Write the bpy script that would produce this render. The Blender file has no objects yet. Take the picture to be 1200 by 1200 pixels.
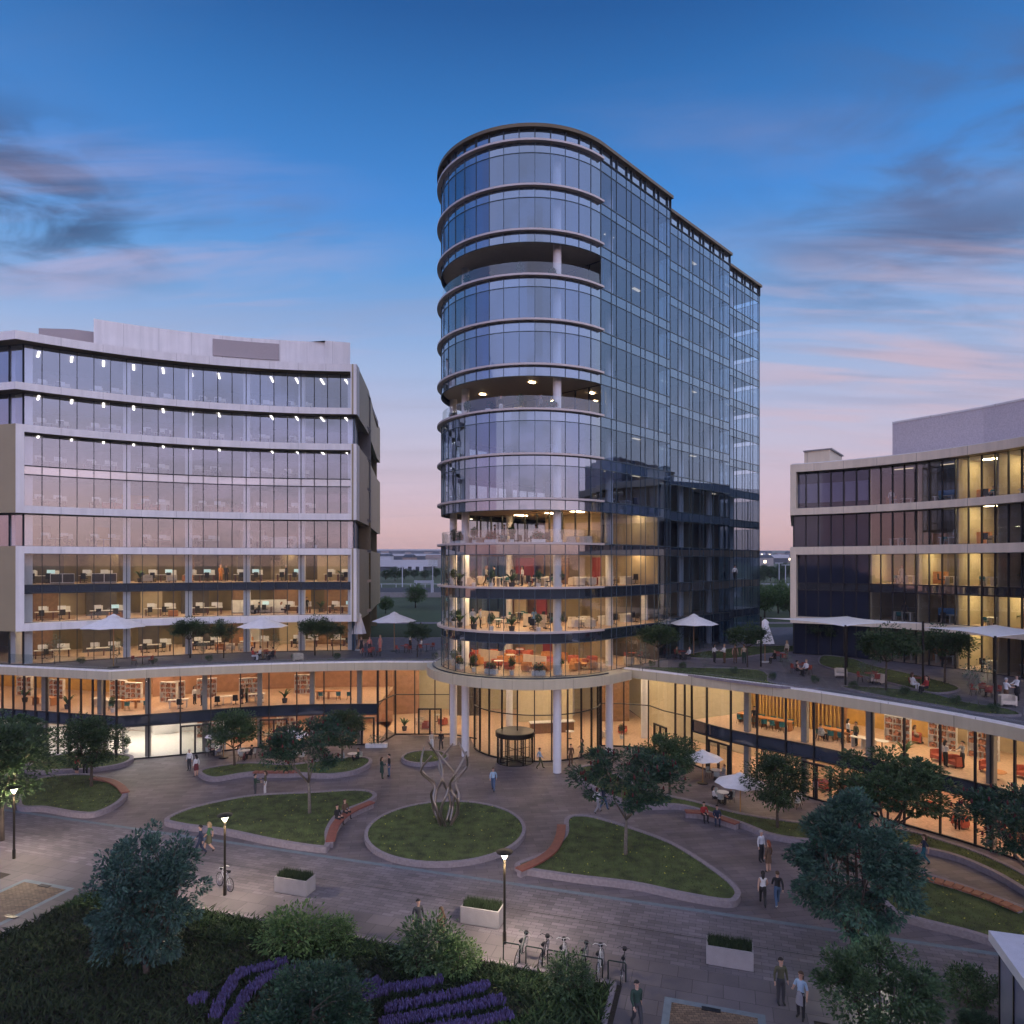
import bpy, math, random
from mathutils import Vector, Matrix
R = math.radians
PI = math.pi
SC = bpy.context.scene
COL = SC.collection
rnd = random.Random(7)

# ------------------------------------------------------------------ materials
MATS = {}
def mat(name, col, rough=0.7, metal=0.0, var=0.12, scale=3.0, bump=0.0, bscale=20.0, spec=0.5, island=0.0, transl=0.0, seam=0.0):
    m = bpy.data.materials.new(name); m.use_nodes = True
    nt = m.node_tree; N = nt.nodes; L = nt.links
    b = N['Principled BSDF']
    b.inputs['Roughness'].default_value = rough
    b.inputs['Metallic'].default_value = metal
    b.inputs['Specular IOR Level'].default_value = spec
    tc = N.new('ShaderNodeTexCoord')
    no = N.new('ShaderNodeTexNoise'); no.inputs['Scale'].default_value = scale
    no.inputs['Detail'].default_value = 5
    L.new(tc.outputs['Object'], no.inputs['Vector'])
    ra = N.new('ShaderNodeValToRGB')
    c0 = [max(0, c*(1-var)) for c in col]; c1 = [c*(1+var) for c in col]
    ra.color_ramp.elements[0].position = 0.3; ra.color_ramp.elements[1].position = 0.7
    ra.color_ramp.elements[0].color = (*c0, 1); ra.color_ramp.elements[1].color = (*c1, 1)
    L.new(no.outputs['Fac'], ra.inputs['Fac'])
    out = ra.outputs['Color']
    if island:
        ge = N.new('ShaderNodeNewGeometry')
        hs = N.new('ShaderNodeHueSaturation')
        mr = N.new('ShaderNodeMapRange'); mr.inputs['To Min'].default_value = 1-island; mr.inputs['To Max'].default_value = 1+island
        L.new(ge.outputs['Random Per Island'], mr.inputs['Value']); L.new(mr.outputs['Result'], hs.inputs['Value'])
        mh = N.new('ShaderNodeMapRange'); mh.inputs['To Min'].default_value = 0.5+0.05*island; mh.inputs['To Max'].default_value = 0.5-0.06*island
        L.new(ge.outputs['Random Per Island'], mh.inputs['Value']); L.new(mh.outputs['Result'], hs.inputs['Hue'])
        L.new(out, hs.inputs['Color']); out = hs.outputs['Color']
    if seam:      # joints between the cladding panels
        sx = N.new('ShaderNodeSeparateXYZ'); L.new(tc.outputs['Object'], sx.inputs[0])
        dv = N.new('ShaderNodeMath'); dv.operation = 'DIVIDE'; dv.inputs[1].default_value = seam; L.new(sx.outputs['X'], dv.inputs[0])
        fr = N.new('ShaderNodeMath'); fr.operation = 'FRACT'; L.new(dv.outputs[0], fr.inputs[0])
        lt = N.new('ShaderNodeMath'); lt.operation = 'LESS_THAN'; lt.inputs[1].default_value = 0.018/seam*1.5; L.new(fr.outputs[0], lt.inputs[0])
        mm = N.new('ShaderNodeMix'); mm.data_type = 'RGBA'; L.new(lt.outputs[0], mm.inputs[0]); L.new(out, mm.inputs[6]); mm.inputs[7].default_value = (*[c*0.55 for c in col], 1); out = mm.outputs[2]
        n4 = N.new('ShaderNodeTexNoise'); n4.inputs['Scale'].default_value = 1.0; mp4 = N.new('ShaderNodeMapping'); mp4.inputs['Scale'].default_value = (2.2,2.2,0.12)
        L.new(tc.outputs['Object'], mp4.inputs[0]); L.new(mp4.outputs[0], n4.inputs['Vector'])
        m4 = N.new('ShaderNodeMapRange'); m4.inputs['From Min'].default_value = 0.35; m4.inputs['From Max'].default_value = 0.75; m4.inputs['To Min'].default_value = 1.0; m4.inputs['To Max'].default_value = 0.86
        L.new(n4.outputs['Fac'], m4.inputs['Value']); s4 = N.new('ShaderNodeVectorMath'); s4.operation = 'SCALE'; L.new(out, s4.inputs[0]); L.new(m4.outputs['Result'], s4.inputs['Scale']); out = s4.outputs[0]
    L.new(out, b.inputs['Base Color'])
    if bump:
        n2 = N.new('ShaderNodeTexNoise'); n2.inputs['Scale'].default_value = bscale; n2.inputs['Detail'].default_value = 4
        L.new(tc.outputs['Object'], n2.inputs['Vector'])
        bp = N.new('ShaderNodeBump'); bp.inputs['Strength'].default_value = bump; bp.inputs['Distance'].default_value = 0.05
        L.new(n2.outputs['Fac'], bp.inputs['Height']); L.new(bp.outputs['Normal'], b.inputs['Normal'])
    if transl:
        tr = N.new('ShaderNodeBsdfTranslucent'); mx = N.new('ShaderNodeMixShader'); mx.inputs['Fac'].default_value = transl
        L.new(out, tr.inputs['Color']); L.new(b.outputs['BSDF'], mx.inputs[1]); L.new(tr.outputs['BSDF'], mx.inputs[2])
        L.new(mx.outputs['Shader'], N['Material Output'].inputs['Surface'])
    MATS[name] = m
    return m

def emit(name, col, strength):
    m = bpy.data.materials.new(name); m.use_nodes = True
    b = m.node_tree.nodes['Principled BSDF']
    b.inputs['Base Color'].default_value = (0.8, 0.8, 0.8, 1)
    b.inputs['Emission Color'].default_value = (*col, 1)
    b.inputs['Emission Strength'].default_value = strength
    MATS[name] = m
    return m

def glass(name, tint=(0.82, 0.87, 0.9), base=0.14, power=3.0, gloss=(0.95, 0.97, 1.0), wav=0.0, peak=0.85):
    m = bpy.data.materials.new(name); m.use_nodes = True
    nt = m.node_tree; N = nt.nodes; L = nt.links
    N.remove(N['Principled BSDF'])
    tr = N.new('ShaderNodeBsdfTransparent'); tr.inputs['Color'].default_value = (*tint, 1)
    gl = N.new('ShaderNodeBsdfGlossy'); gl.inputs['Color'].default_value = (*gloss, 1); gl.inputs['Roughness'].default_value = 0.01
    lw = N.new('ShaderNodeLayerWeight'); lw.inputs['Blend'].default_value = 0.5
    pw = N.new('ShaderNodeMath'); pw.operation = 'POWER'; pw.inputs[1].default_value = power
    ma = N.new('ShaderNodeMath'); ma.operation = 'MULTIPLY_ADD'; ma.inputs[1].default_value = peak-base; ma.inputs[2].default_value = base
    mx = N.new('ShaderNodeMixShader')
    L.new(lw.outputs['Facing'], pw.inputs[0]); L.new(pw.outputs[0], ma.inputs[0]); L.new(ma.outputs[0], mx.inputs['Fac'])
    L.new(tr.outputs['BSDF'], mx.inputs[1]); L.new(gl.outputs['BSDF'], mx.inputs[2])
    L.new(mx.outputs['Shader'], N['Material Output'].inputs['Surface'])
    if wav:
        tc = N.new('ShaderNodeTexCoord'); no = N.new('ShaderNodeTexNoise'); no.inputs['Scale'].default_value = 0.35
        L.new(tc.outputs['Object'], no.inputs['Vector'])
        bp = N.new('ShaderNodeBump'); bp.inputs['Strength'].default_value = wav; bp.inputs['Distance'].default_value = 0.1
        L.new(no.outputs['Fac'], bp.inputs['Height']); L.new(bp.outputs['Normal'], gl.inputs['Normal'])
    MATS[name] = m
    return m

# ------------------------------------------------------------------ mesh builder
class MB:
    def __init__(s): s.v = []; s.f = []; s.mi = []
    def add(s, vs, fs, mi=0):
        o = len(s.v); s.v += [tuple(p) for p in vs]
        s.f += [tuple(i+o for i in f) for f in fs]; s.mi += [mi]*len(fs)
    def box(s, x0, x1, y0, y1, z0, z1, mi=0, M=None):
        vs = [Vector(p) for p in ((x0,y0,z0),(x1,y0,z0),(x1,y1,z0),(x0,y1,z0),(x0,y0,z1),(x1,y0,z1),(x1,y1,z1),(x0,y1,z1))]
        if M is not None: vs = [M @ p for p in vs]
        s.add(vs, [(0,3,2,1),(4,5,6,7),(0,1,5,4),(1,2,6,5),(2,3,7,6),(3,0,4,7)], mi)
    def obox(s, c, d, lx, ly, z0, z1, mi=0):
        """box centred at plan point c, long axis d (unit 2D)"""
        n = (-d[1], d[0])
        q = [(c[0]+a*d[0]*lx/2+b*n[0]*ly/2, c[1]+a*d[1]*lx/2+b*n[1]*ly/2) for a, b in ((-1,-1),(1,-1),(1,1),(-1,1))]
        s.prism(q, z0, z1, mi)
    def prism(s, poly, z0, z1, mi=0, bottom=True, top=True):
        a = sum(poly[i-1][0]*poly[i][1]-poly[i][0]*poly[i-1][1] for i in range(len(poly)))
        if a < 0: poly = poly[::-1]
        n = len(poly)
        vs = [(p[0],p[1],z0) for p in poly]+[(p[0],p[1],z1) for p in poly]
        fs = [(i,(i+1)%n,n+(i+1)%n,n+i) for i in range(n)]
        if top: fs.append(tuple(range(n,2*n)))
        if bottom: fs.append(tuple(range(n-1,-1,-1)))
        s.add(vs, fs, mi)
    def sheet(s, pts, z0, z1, mi=0):
        for i in range(len(pts)-1):
            p, q = pts[i], pts[i+1]
            s.add([(p[0],p[1],z0),(q[0],q[1],z0),(q[0],q[1],z1),(p[0],p[1],z1)], [(0,1,2,3)], mi)
    def band(s, pts, z0, z1, t, mi=0, closed=False):
        """upright band whose outer face follows pts (outside on the right of travel), thickness t inwards"""
        inn = offset(pts, -t, closed)
        n = len(pts); m = n if closed else n-1
        vs = [(p[0],p[1],z0) for p in pts]+[(p[0],p[1],z1) for p in pts]+[(p[0],p[1],z0) for p in inn]+[(p[0],p[1],z1) for p in inn]
        fs = []
        for i in range(m):
            j = (i+1) % n
            fs += [(i,j,n+j,n+i), (2*n+j,2*n+i,3*n+i,3*n+j), (n+i,n+j,3*n+j,3*n+i), (j,i,2*n+i,2*n+j)]
        if not closed:
            fs += [(0,n,3*n,2*n), (n-1,3*n-1,4*n-1,2*n-1)]
        s.add(vs, fs, mi)
    def tube(s, path, r, k=8, mi=0, cap=True):
        path = [Vector(p) for p in path]
        rs = r if isinstance(r, (list, tuple)) else [r]*len(path)
        o = []
        up = Vector((0,0,1))
        prev = None
        vs = []
        for i, p in enumerate(path):
            t = (path[min(i+1,len(path)-1)]-path[max(i-1,0)])
            if t.length < 1e-9: t = Vector((0,0,1))
            t.normalize()
            if prev is None:
                a = Vector((1,0,0)) if abs(t.x) < 0.9 else Vector((0,1,0))
                x = (a - t*a.dot(t)).normalized()
            else:
                x = prev - t*prev.dot(t)
                x = x.normalized() if x.length > 1e-6 else Vector((1,0,0))
            prev = x; y = t.cross(x)
            for j in range(k):
                an = 2*PI*j/k
                vs.append(p + (x*math.cos(an)+y*math.sin(an))*rs[i])
        fs = []
        for i in range(len(path)-1):
            for j in range(k):
                a, b = i*k+j, i*k+(j+1)%k
                fs.append((a,b,b+k,a+k))
        if cap:
            fs.append(tuple(range(k-1,-1,-1))); fs.append(tuple((len(path)-1)*k+j for j in range(k)))
        s.add(vs, fs, mi)
    def lathe(s, prof, k=24, mi=0, c=(0,0), z=0, cap=True):
        vs = []
        for r, h in prof:
            for j in range(k):
                a = 2*PI*j/k
                vs.append((c[0]+r*math.cos(a), c[1]+r*math.sin(a), z+h))
        fs = []
        for i in range(len(prof)-1):
            for j in range(k):
                a, b = i*k+j, i*k+(j+1)%k
                fs.append((a,b,b+k,a+k))
        if cap:
            fs.append(tuple(range(k-1,-1,-1))); fs.append(tuple((len(prof)-1)*k+j for j in range(k)))
        s.add(vs, fs, mi)
    def build(s, name, mats, parent=None, smooth=False, loc=None, rz=0):
        me = bpy.data.meshes.new(name); me.from_pydata([tuple(p) for p in s.v], [], s.f)
        mats = mats if isinstance(mats, (list, tuple)) else [mats]
        for m in mats: me.materials.append(MATS[m] if isinstance(m, str) else m)
        if len(mats) > 1: me.polygons.foreach_set('material_index', s.mi)
        if smooth: me.polygons.foreach_set('use_smooth', [True]*len(s.f))
        me.update()
        o = bpy.data.objects.new(name, me); COL.objects.link(o)
        if parent is not None: o.parent = parent
        if loc is not None: o.location = loc
        if rz: o.rotation_euler.z = rz
        return o

def tag(o, label=None, cat=None, group=None, kind=None):
    if label: o['label'] = label
    if cat: o['category'] = cat
    if group: o['group'] = group
    if kind: o['kind'] = kind
    return o
def thing(name, label, cat, loc=(0,0,0), rz=0, group=None):
    o = bpy.data.objects.new(name, None); COL.objects.link(o)
    o.empty_display_size = 0.2
    o.location = loc; o.rotation_euler.z = rz
    return tag(o, label, cat, group)
def dup(root, loc, rz=0, label=None, group=None, scale=None):
    r = root.copy(); COL.objects.link(r); r.location = loc; r.rotation_euler.z = rz
    if label: r['label'] = label
    if group: r['group'] = group
    if scale is not None: r.scale = (scale,)*3 if isinstance(scale, (int, float)) else scale
    for ch in list(root.children):
        c = ch.copy(); COL.objects.link(c); c.parent = r
        for g in list(ch.children):
            d = g.copy(); COL.objects.link(d); d.parent = c
    return r
def remove_tree(o):
    for ch in list(o.children): remove_tree(ch)
    bpy.data.objects.remove(o)

ORD = ['first','second','third','fourth','fifth','sixth','seventh','eighth','ninth','tenth','eleventh','twelfth','thirteenth','fourteenth','fifteenth','sixteenth','seventeenth','eighteenth','nineteenth','twentieth']+['twenty-'+w for w in ('first','second','third','fourth','fifth','sixth','seventh','eighth','ninth')]+['thirtieth']

# ------------------------------------------------------------------ plan geometry
def unit(a, b):
    dx, dy = b[0]-a[0], b[1]-a[1]; l = math.hypot(dx, dy) or 1e-9
    return (dx/l, dy/l)
def offset(pts, d, closed=False):
    """parallel polyline; positive d lies to the right of travel (outside)"""
    n = len(pts); out = []
    for i in range(n):
        if closed or 0 < i < n-1:
            u0 = unit(pts[i-1], pts[i]); u1 = unit(pts[i], pts[(i+1) % n])
        elif i == 0: u0 = u1 = unit(pts[0], pts[1])
        else: u0 = u1 = unit(pts[-2], pts[-1])
        n0 = (u0[1], -u0[0]); n1 = (u1[1], -u1[0])
        mx, my = n0[0]+n1[0], n0[1]+n1[1]; l2 = mx*mx+my*my
        if l2 < 1e-6: out.append((pts[i][0]+n0[0]*d, pts[i][1]+n0[1]*d)); continue
        k = min(2.0/l2, 2.5)
        out.append((pts[i][0]+mx*k*d, pts[i][1]+my*k*d))
    return out
def arc3(p, q, r, n):
    ax, ay = p; bx, by = q; cx, cy = r
    D = 2*(ax*(by-cy)+bx*(cy-ay)+cx*(ay-by))
    ux = ((ax*ax+ay*ay)*(by-cy)+(bx*bx+by*by)*(cy-ay)+(cx*cx+cy*cy)*(ay-by))/D
    uy = ((ax*ax+ay*ay)*(cx-bx)+(bx*bx+by*by)*(ax-cx)+(cx*cx+cy*cy)*(bx-ax))/D
    rad = math.hypot(ax-ux, ay-uy)
    a0 = math.atan2(ay-uy, ax-ux); a1 = math.atan2(by-uy, bx-ux); a2 = math.atan2(cy-uy, cx-ux)
    def norm(a, ref, s):
        while s*(a-ref) < 0: a += s*2*PI
        return a
    for s in (1, -1):
        m = norm(a1, a0, s); e = norm(a2, a0, s)
        if abs(m-a0) < abs(e-a0): break
    return [(ux+rad*math.cos(a0+(e-a0)*i/n), uy+rad*math.sin(a0+(e-a0)*i/n)) for i in range(n+1)]
def plen(pts): return sum(math.dist(pts[i], pts[i+1]) for i in range(len(pts)-1))
def at_len(pts, s):
    for i in range(len(pts)-1):
        l = math.dist(pts[i], pts[i+1])
        if s <= l or i == len(pts)-2:
            u = unit(pts[i], pts[i+1]); return (pts[i][0]+u[0]*s, pts[i][1]+u[1]*s), u
        s -= l
def resample(pts, n):
    L = plen(pts); return [at_len(pts, L*i/n)[0] for i in range(n+1)]
def catmull(pts, k=8, closed=True):
    n = len(pts); out = []
    rng = range(n) if closed else range(n-1)
    for i in rng:
        g = lambda j: pts[j % n] if closed else pts[max(0, min(n-1, j))]
        p0, p1, p2, p3 = g(i-1), g(i), g(i+1), g(i+2)
        for j in range(k):
            t = j/k
            out.append(tuple(0.5*((2*p1[c])+(-p0[c]+p2[c])*t+(2*p0[c]-5*p1[c]+4*p2[c]-p3[c])*t*t+(-p0[c]+3*p1[c]-3*p2[c]+p3[c])*t**3) for c in (0,1)))
    if not closed: out.append(tuple(pts[-1]))
    return out
CAMH = 17.0; FPX = 800.0; HOR = 660.0
def px(u, v, z=0.0):
    Y = FPX*(CAMH-z)/(v-HOR); return ((u-600.0)/FPX*Y, Y)
def inside(p, poly):
    x, y = p; r = False; j = len(poly)-1
    for i in range(len(poly)):
        xi, yi = poly[i][0], poly[i][1]; xj, yj = poly[j][0], poly[j][1]
        if (yi > y) != (yj > y) and x < (xj-xi)*(y-yi)/(yj-yi)+xi: r = not r
        j = i
    return r
UU = (0.9552, -0.2959); VV = (0.2959, 0.9552)     # promenade frame
def uv(u, v): return (u*UU[0]+v*VV[0], u*UU[1]+v*VV[1])

# ------------------------------------------------------------------ camera, light, sky
cam = bpy.data.cameras.new('camera'); co = bpy.data.objects.new('camera', cam); COL.objects.link(co)
co.location = (0, 0, CAMH); co.rotation_euler = (R(90), 0, 0)
cam.sensor_width = 36; cam.lens = 24; cam.shift_y = (HOR-600)/1200.0
cam.clip_start = 0.5; cam.clip_end = 12000
SC.camera = co

SUN_AZ = math.atan2(-0.80, 0.60)          # direction towards the afterglow, behind the camera to the right
SUN_EL = R(9)
sd = bpy.data.lights.new('sun', 'SUN'); sd.energy = 1.75; sd.angle = R(165); sd.color = (1.0, 0.90, 0.86)
so = bpy.data.objects.new('sun', sd); COL.objects.link(so)
tow = Vector((math.cos(SUN_AZ)*math.cos(SUN_EL), math.sin(SUN_AZ)*math.cos(SUN_EL), math.sin(SUN_EL)))
so.rotation_euler = tow.to_track_quat('Z', 'Y').to_euler()
so.location = tow*60

def build_world():
    w = bpy.data.worlds.new('World'); SC.world = w; w.use_nodes = True
    nt = w.node_tree; N = nt.nodes; L = nt.links
    bg = N['Background']
    tc = N.new('ShaderNodeTexCoord')
    sep = N.new('ShaderNodeSeparateXYZ'); L.new(tc.outputs['Generated'], sep.inputs[0])
    def ramp(stops):
        r = N.new('ShaderNodeValToRGB'); e = r.color_ramp.elements
        def lin(c): return tuple((x/255/12.92 if x/255 <= 0.04045 else ((x/255+0.055)/1.055)**2.4) for x in c)
        e[0].position = stops[0][0]; e[0].color = (*lin(stops[0][1]), 1)
        e[1].position = stops[-1][0]; e[1].color = (*lin(stops[-1][1]), 1)
        for p, c in stops[1:-1]:
            k = e.new(p); k.color = (*lin(c), 1)
        return r
    front = ramp(SKY_FRONT); back = ramp(SKY_BACK)
    L.new(sep.outputs['Z'], front.inputs['Fac']); L.new(sep.outputs['Z'], back.inputs['Fac'])
    my = N.new('ShaderNodeMapRange'); my.inputs['From Min'].default_value = 0.25; my.inputs['From Max'].default_value = -0.6
    my.interpolation_type = 'SMOOTHSTEP'
    L.new(sep.outputs['Y'], my.inputs['Value'])
    bk = N.new('ShaderNodeVectorMath'); bk.operation = 'SCALE'; bk.inputs['Scale'].default_value = BACK_GAIN; L.new(back.outputs['Color'], bk.inputs[0])
    mix = N.new('ShaderNodeMix'); mix.data_type = 'RGBA'
    L.new(my.outputs['Result'], mix.inputs[0]); L.new(front.outputs['Color'], mix.inputs[6]); L.new(bk.outputs[0], mix.inputs[7])
    cur = mix.outputs[2]
    # streaky clouds: noise on the direction projected to a flat layer
    zc = N.new('ShaderNodeMath'); zc.operation = 'ADD'; zc.inputs[1].default_value = 0.12; L.new(sep.outputs['Z'], zc.inputs[0])
    zm = N.new('ShaderNodeMath'); zm.operation = 'MAXIMUM'; zm.inputs[1].default_value = 0.05; L.new(zc.outputs[0], zm.inputs[0])
    dx = N.new('ShaderNodeMath'); dx.operation = 'DIVIDE'; L.new(sep.outputs['X'], dx.inputs[0]); L.new(zm.outputs[0], dx.inputs[1])
    dy = N.new('ShaderNodeMath'); dy.operation = 'DIVIDE'; L.new(sep.outputs['Y'], dy.inputs[0]); L.new(zm.outputs[0], dy.inputs[1])
    cmb = N.new('ShaderNodeCombineXYZ'); L.new(dx.outputs[0], cmb.inputs[0]); L.new(dy.outputs[0], cmb.inputs[1])
    def cloud(cur, col, scale, stretch, off, lo, hi, amount, mask=None, rot=0.0, add=False):
        mp = N.new('ShaderNodeMapping'); mp.inputs['Scale'].default_value = stretch; mp.inputs['Location'].default_value = off
        mp.inputs['Rotation'].default_value = (0, 0, rot)
        L.new(cmb.outputs[0], mp.inputs[0])
        no = N.new('ShaderNodeTexNoise'); no.inputs['Scale'].default_value = scale; no.inputs['Detail'].default_value = 7
        no.inputs['Roughness'].default_value = 0.55; no.inputs['Distortion'].default_value = 0.6
        L.new(mp.outputs[0], no.inputs['Vector'])
        mr = N.new('ShaderNodeMapRange'); mr.interpolation_type = 'SMOOTHSTEP'
        mr.inputs['From Min'].default_value = lo; mr.inputs['From Max'].default_value = hi; mr.inputs['To Max'].default_value = amount
        L.new(no.outputs['Fac'], mr.inputs['Value'])
        f = mr.outputs['Result']
        if mask:                      # a cloud bank around one compass direction
            (mx_, my_, mz_), rad, sx, sz = mask
            l = math.sqrt(mx_*mx_+my_*my_+mz_*mz_); c = (mx_/l, my_/l, mz_/l)
            sb = N.new('ShaderNodeVectorMath'); sb.operation = 'SUBTRACT'; sb.inputs[1].default_value = c
            L.new(tc.outputs['Generated'], sb.inputs[0])
            ml = N.new('ShaderNodeVectorMath'); ml.operation = 'MULTIPLY'; ml.inputs[1].default_value = (sx, sx, sz)
            L.new(sb.outputs[0], ml.inputs[0])
            ln = N.new('ShaderNodeVectorMath'); ln.operation = 'LENGTH'; L.new(ml.outputs[0], ln.inputs[0])
            m2 = N.new('ShaderNodeMapRange'); m2.interpolation_type = 'SMOOTHSTEP'
            m2.inputs['From Min'].default_value = rad; m2.inputs['From Max'].default_value = 0.0
            L.new(ln.outputs['Value'], m2.inputs['Value'])
            mm = N.new('ShaderNodeMath'); mm.operation = 'MULTIPLY'; L.new(f, mm.inputs[0]); L.new(m2.outputs['Result'], mm.inputs[1]); f = mm.outputs[0]
        mx = N.new('ShaderNodeMix'); mx.data_type = 'RGBA'
        L.new(f, mx.inputs[0]); L.new(cur, mx.inputs[6]); mx.inputs[7].default_value = (*col, 1)
        return mx.outputs[2]
    for c in CLOUDS: cur = cloud(cur, **c)
    sky = N.new('ShaderNodeTexSky'); sky.sky_type = 'NISHITA'; sky.sun_disc = False
    sky.sun_elevation = SUN_EL; sky.sun_rotation = PI/2 - SUN_AZ
    sk = N.new('ShaderNodeVectorMath'); sk.operation = 'SCALE'; sk.inputs['Scale'].default_value = 0.006
    L.new(sky.outputs['Color'], sk.inputs[0])
    ad = N.new('ShaderNodeVectorMath'); ad.operation = 'ADD'; L.new(cur, ad.inputs[0]); L.new(sk.outputs[0], ad.inputs[1])
    L.new(ad.outputs[0], bg.inputs['Color']); bg.inputs['Strength'].default_value = 1.0
def pixdir(u, v): return ((u-600)/800.0, 1.0, (HOR-v)/800.0)
SKY_FRONT = [(0.0,(222,172,160)),(0.03,(222,180,178)),(0.09,(212,186,200)),(0.17,(196,190,214)),(0.27,(160,182,222)),(0.37,(106,160,220)),(0.46,(70,138,214)),(0.55,(52,116,187)),(0.63,(35,90,156)),(0.8,(24,62,116)),(1.0,(20,50,98))]
SKY_BACK = [(0.0,(230,166,158)),(0.06,(224,172,180)),(0.13,(198,172,208)),(0.22,(150,156,212)),(0.36,(112,138,204)),(0.7,(70,110,175)),(1.0,(20,50,98))]
CLOUDS = [
 dict(col=(0.42,0.32,0.38), scale=1.1, stretch=(0.35,1.6,1), off=(3.1,1.0,0), lo=0.5, hi=0.78, amount=0.28),
 dict(col=(0.17,0.21,0.34), scale=1.3, stretch=(0.4,1.5,1), off=(7.7,4.0,0), lo=0.52, hi=0.78, amount=0.14),
 dict(col=(0.035,0.055,0.13), scale=4.2, stretch=(0.8,1.25,1), off=(1.3,2.4,0), lo=0.36, hi=0.62, amount=1.0, mask=(pixdir(0,225),0.26,1.0,2.2)),
 dict(col=(0.085,0.13,0.27), scale=3.6, stretch=(0.75,1.3,1), off=(5.0,9.0,0), lo=0.40, hi=0.66, amount=0.85, mask=(pixdir(1170,190),0.40,1.0,1.8), rot=0.5),
 dict(col=(0.11,0.14,0.27), scale=4.0, stretch=(0.4,1.5,1), off=(2.0,3.0,0), lo=0.36, hi=0.62, amount=0.85, mask=(pixdir(1120,275),0.24,1.0,3.2)),
 dict(col=(0.16,0.18,0.33), scale=4.0, stretch=(0.4,1.5,1), off=(2.0,5.0,0), lo=0.40, hi=0.66, amount=0.6, mask=(pixdir(280,245),0.17,1.0,3.0)),
 dict(col=(0.05,0.07,0.14), scale=1.0, stretch=(0.6,1.2,1), off=(0.4,8.0,0), lo=0.40, hi=0.62, amount=0.6, mask=((-0.1,-1.0,0.33),1.0,1.0,1.6)),
 dict(col=(0.30,0.27,0.40), scale=3.2, stretch=(0.35,1.8,1), off=(9.0,2.0,0), lo=0.42, hi=0.66, amount=0.6, mask=(pixdir(1120,400),0.34,1.0,2.6)),
 dict(col=(0.62,0.48,0.58), scale=3.0, stretch=(0.35,1.8,1), off=(4.0,6.0,0), lo=0.40, hi=0.66, amount=0.75, mask=(pixdir(1060,450),0.52,1.0,2.0)),
 dict(col=(0.50,0.42,0.60), scale=3.0, stretch=(0.4,1.6,1), off=(11.0,3.0,0), lo=0.42, hi=0.68, amount=0.6, mask=(pixdir(150,340),0.48,1.0,2.0)),
]
BACK_GAIN = 2.0
build_world()
SC.view_settings.view_transform = 'Standard'; SC.view_settings.look = 'None'; SC.view_settings.exposure = 0; SC.view_settings.gamma = 1
SC.render.engine = 'CYCLES'
cy = SC.cycles
cy.use_denoising = True
cy.use_adaptive_sampling = True; cy.adaptive_threshold = 0.035
cy.max_bounces = 6; cy.diffuse_bounces = 2; cy.glossy_bounces = 4; cy.transmission_bounces = 4; cy.transparent_max_bounces = 20
cy.sample_clamp_indirect = 4.0; cy.sample_clamp_direct = 0.0; cy.caustics_reflective = False; cy.caustics_refractive = False
cy.use_light_tree = True
# ------------------------------------------------------------------ building materials
def panelglass(name, col, base=0.2, power=3.0, rough=0.03, gloss=(0.95,0.97,1.0)):
    m = bpy.data.materials.new(name); m.use_nodes = True
    nt = m.node_tree; N = nt.nodes; L = nt.links
    N.remove(N['Principled BSDF'])
    di = N.new('ShaderNodeBsdfDiffuse')
    tc = N.new('ShaderNodeTexCoord'); no = N.new('ShaderNodeTexNoise'); no.inputs['Scale'].default_value = 0.7
    L.new(tc.outputs['Object'], no.inputs['Vector'])
    ra = N.new('ShaderNodeValToRGB')
    ra.color_ramp.elements[0].color = (*[c*0.8 for c in col], 1); ra.color_ramp.elements[1].color = (*[c*1.2 for c in col], 1)
    L.new(no.outputs['Fac'], ra.inputs['Fac']); L.new(ra.outputs['Color'], di.inputs['Color'])
    gl = N.new('ShaderNodeBsdfGlossy'); gl.inputs['Color'].default_value = (*gloss, 1); gl.inputs['Roughness'].default_value = rough
    lw = N.new('ShaderNodeLayerWeight'); lw.inputs['Blend'].default_value = 0.5
    pw = N.new('ShaderNodeMath'); pw.operation = 'POWER'; pw.inputs[1].default_value = power
    ma = N.new('ShaderNodeMath'); ma.operation = 'MULTIPLY_ADD'; ma.inputs[1].default_value = 0.85-base; ma.inputs[2].default_value = base
    mx = N.new('ShaderNodeMixShader')
    L.new(lw.outputs['Facing'], pw.inputs[0]); L.new(pw.outputs[0], ma.inputs[0]); L.new(ma.outputs[0], mx.inputs['Fac'])
    L.new(di.outputs['BSDF'], mx.inputs[1]); L.new(gl.outputs['BSDF'], mx.inputs[2])
    L.new(mx.outputs['Shader'], N['Material Output'].inputs['Surface'])
    MATS[name] = m
mat('white_panel', (0.86,0.84,0.83), 0.5, var=0.04, scale=0.6, seam=2.7)
mat('cream_panel', (0.82,0.70,0.53), 0.5, var=0.05, scale=0.6, seam=2.1)
mat('canopy_panel', (0.54,0.475,0.33), 0.45, var=0.05, scale=0.5, seam=2.4)
mat('deck_stone', (0.15,0.13,0.15), 0.7, var=0.2, scale=1.5, bump=0.3)
mat('soffit', (0.56,0.48,0.36), 0.6, var=0.06)
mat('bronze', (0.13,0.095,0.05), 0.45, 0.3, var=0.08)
mat('ring_metal', (0.52,0.46,0.44), 0.4, 0.2, var=0.05)
mat('mullion_dark', (0.030,0.040,0.050), 0.4, 0.5, var=0.1)
mat('mullion_tower', (0.06,0.095,0.12), 0.4, 0.3, var=0.1)
mat('mullion_black', (0.018,0.018,0.020), 0.45, 0.3, var=0.1)
mat('roof_grey', (0.33,0.31,0.32), 0.8, var=0.12, bump=0.3)
mat('roof_brick', (0.44,0.38,0.38), 0.85, var=0.1, scale=14, bump=0.6, bscale=30)
mat('white_column', (0.74,0.73,0.74), 0.5, var=0.03)
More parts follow.
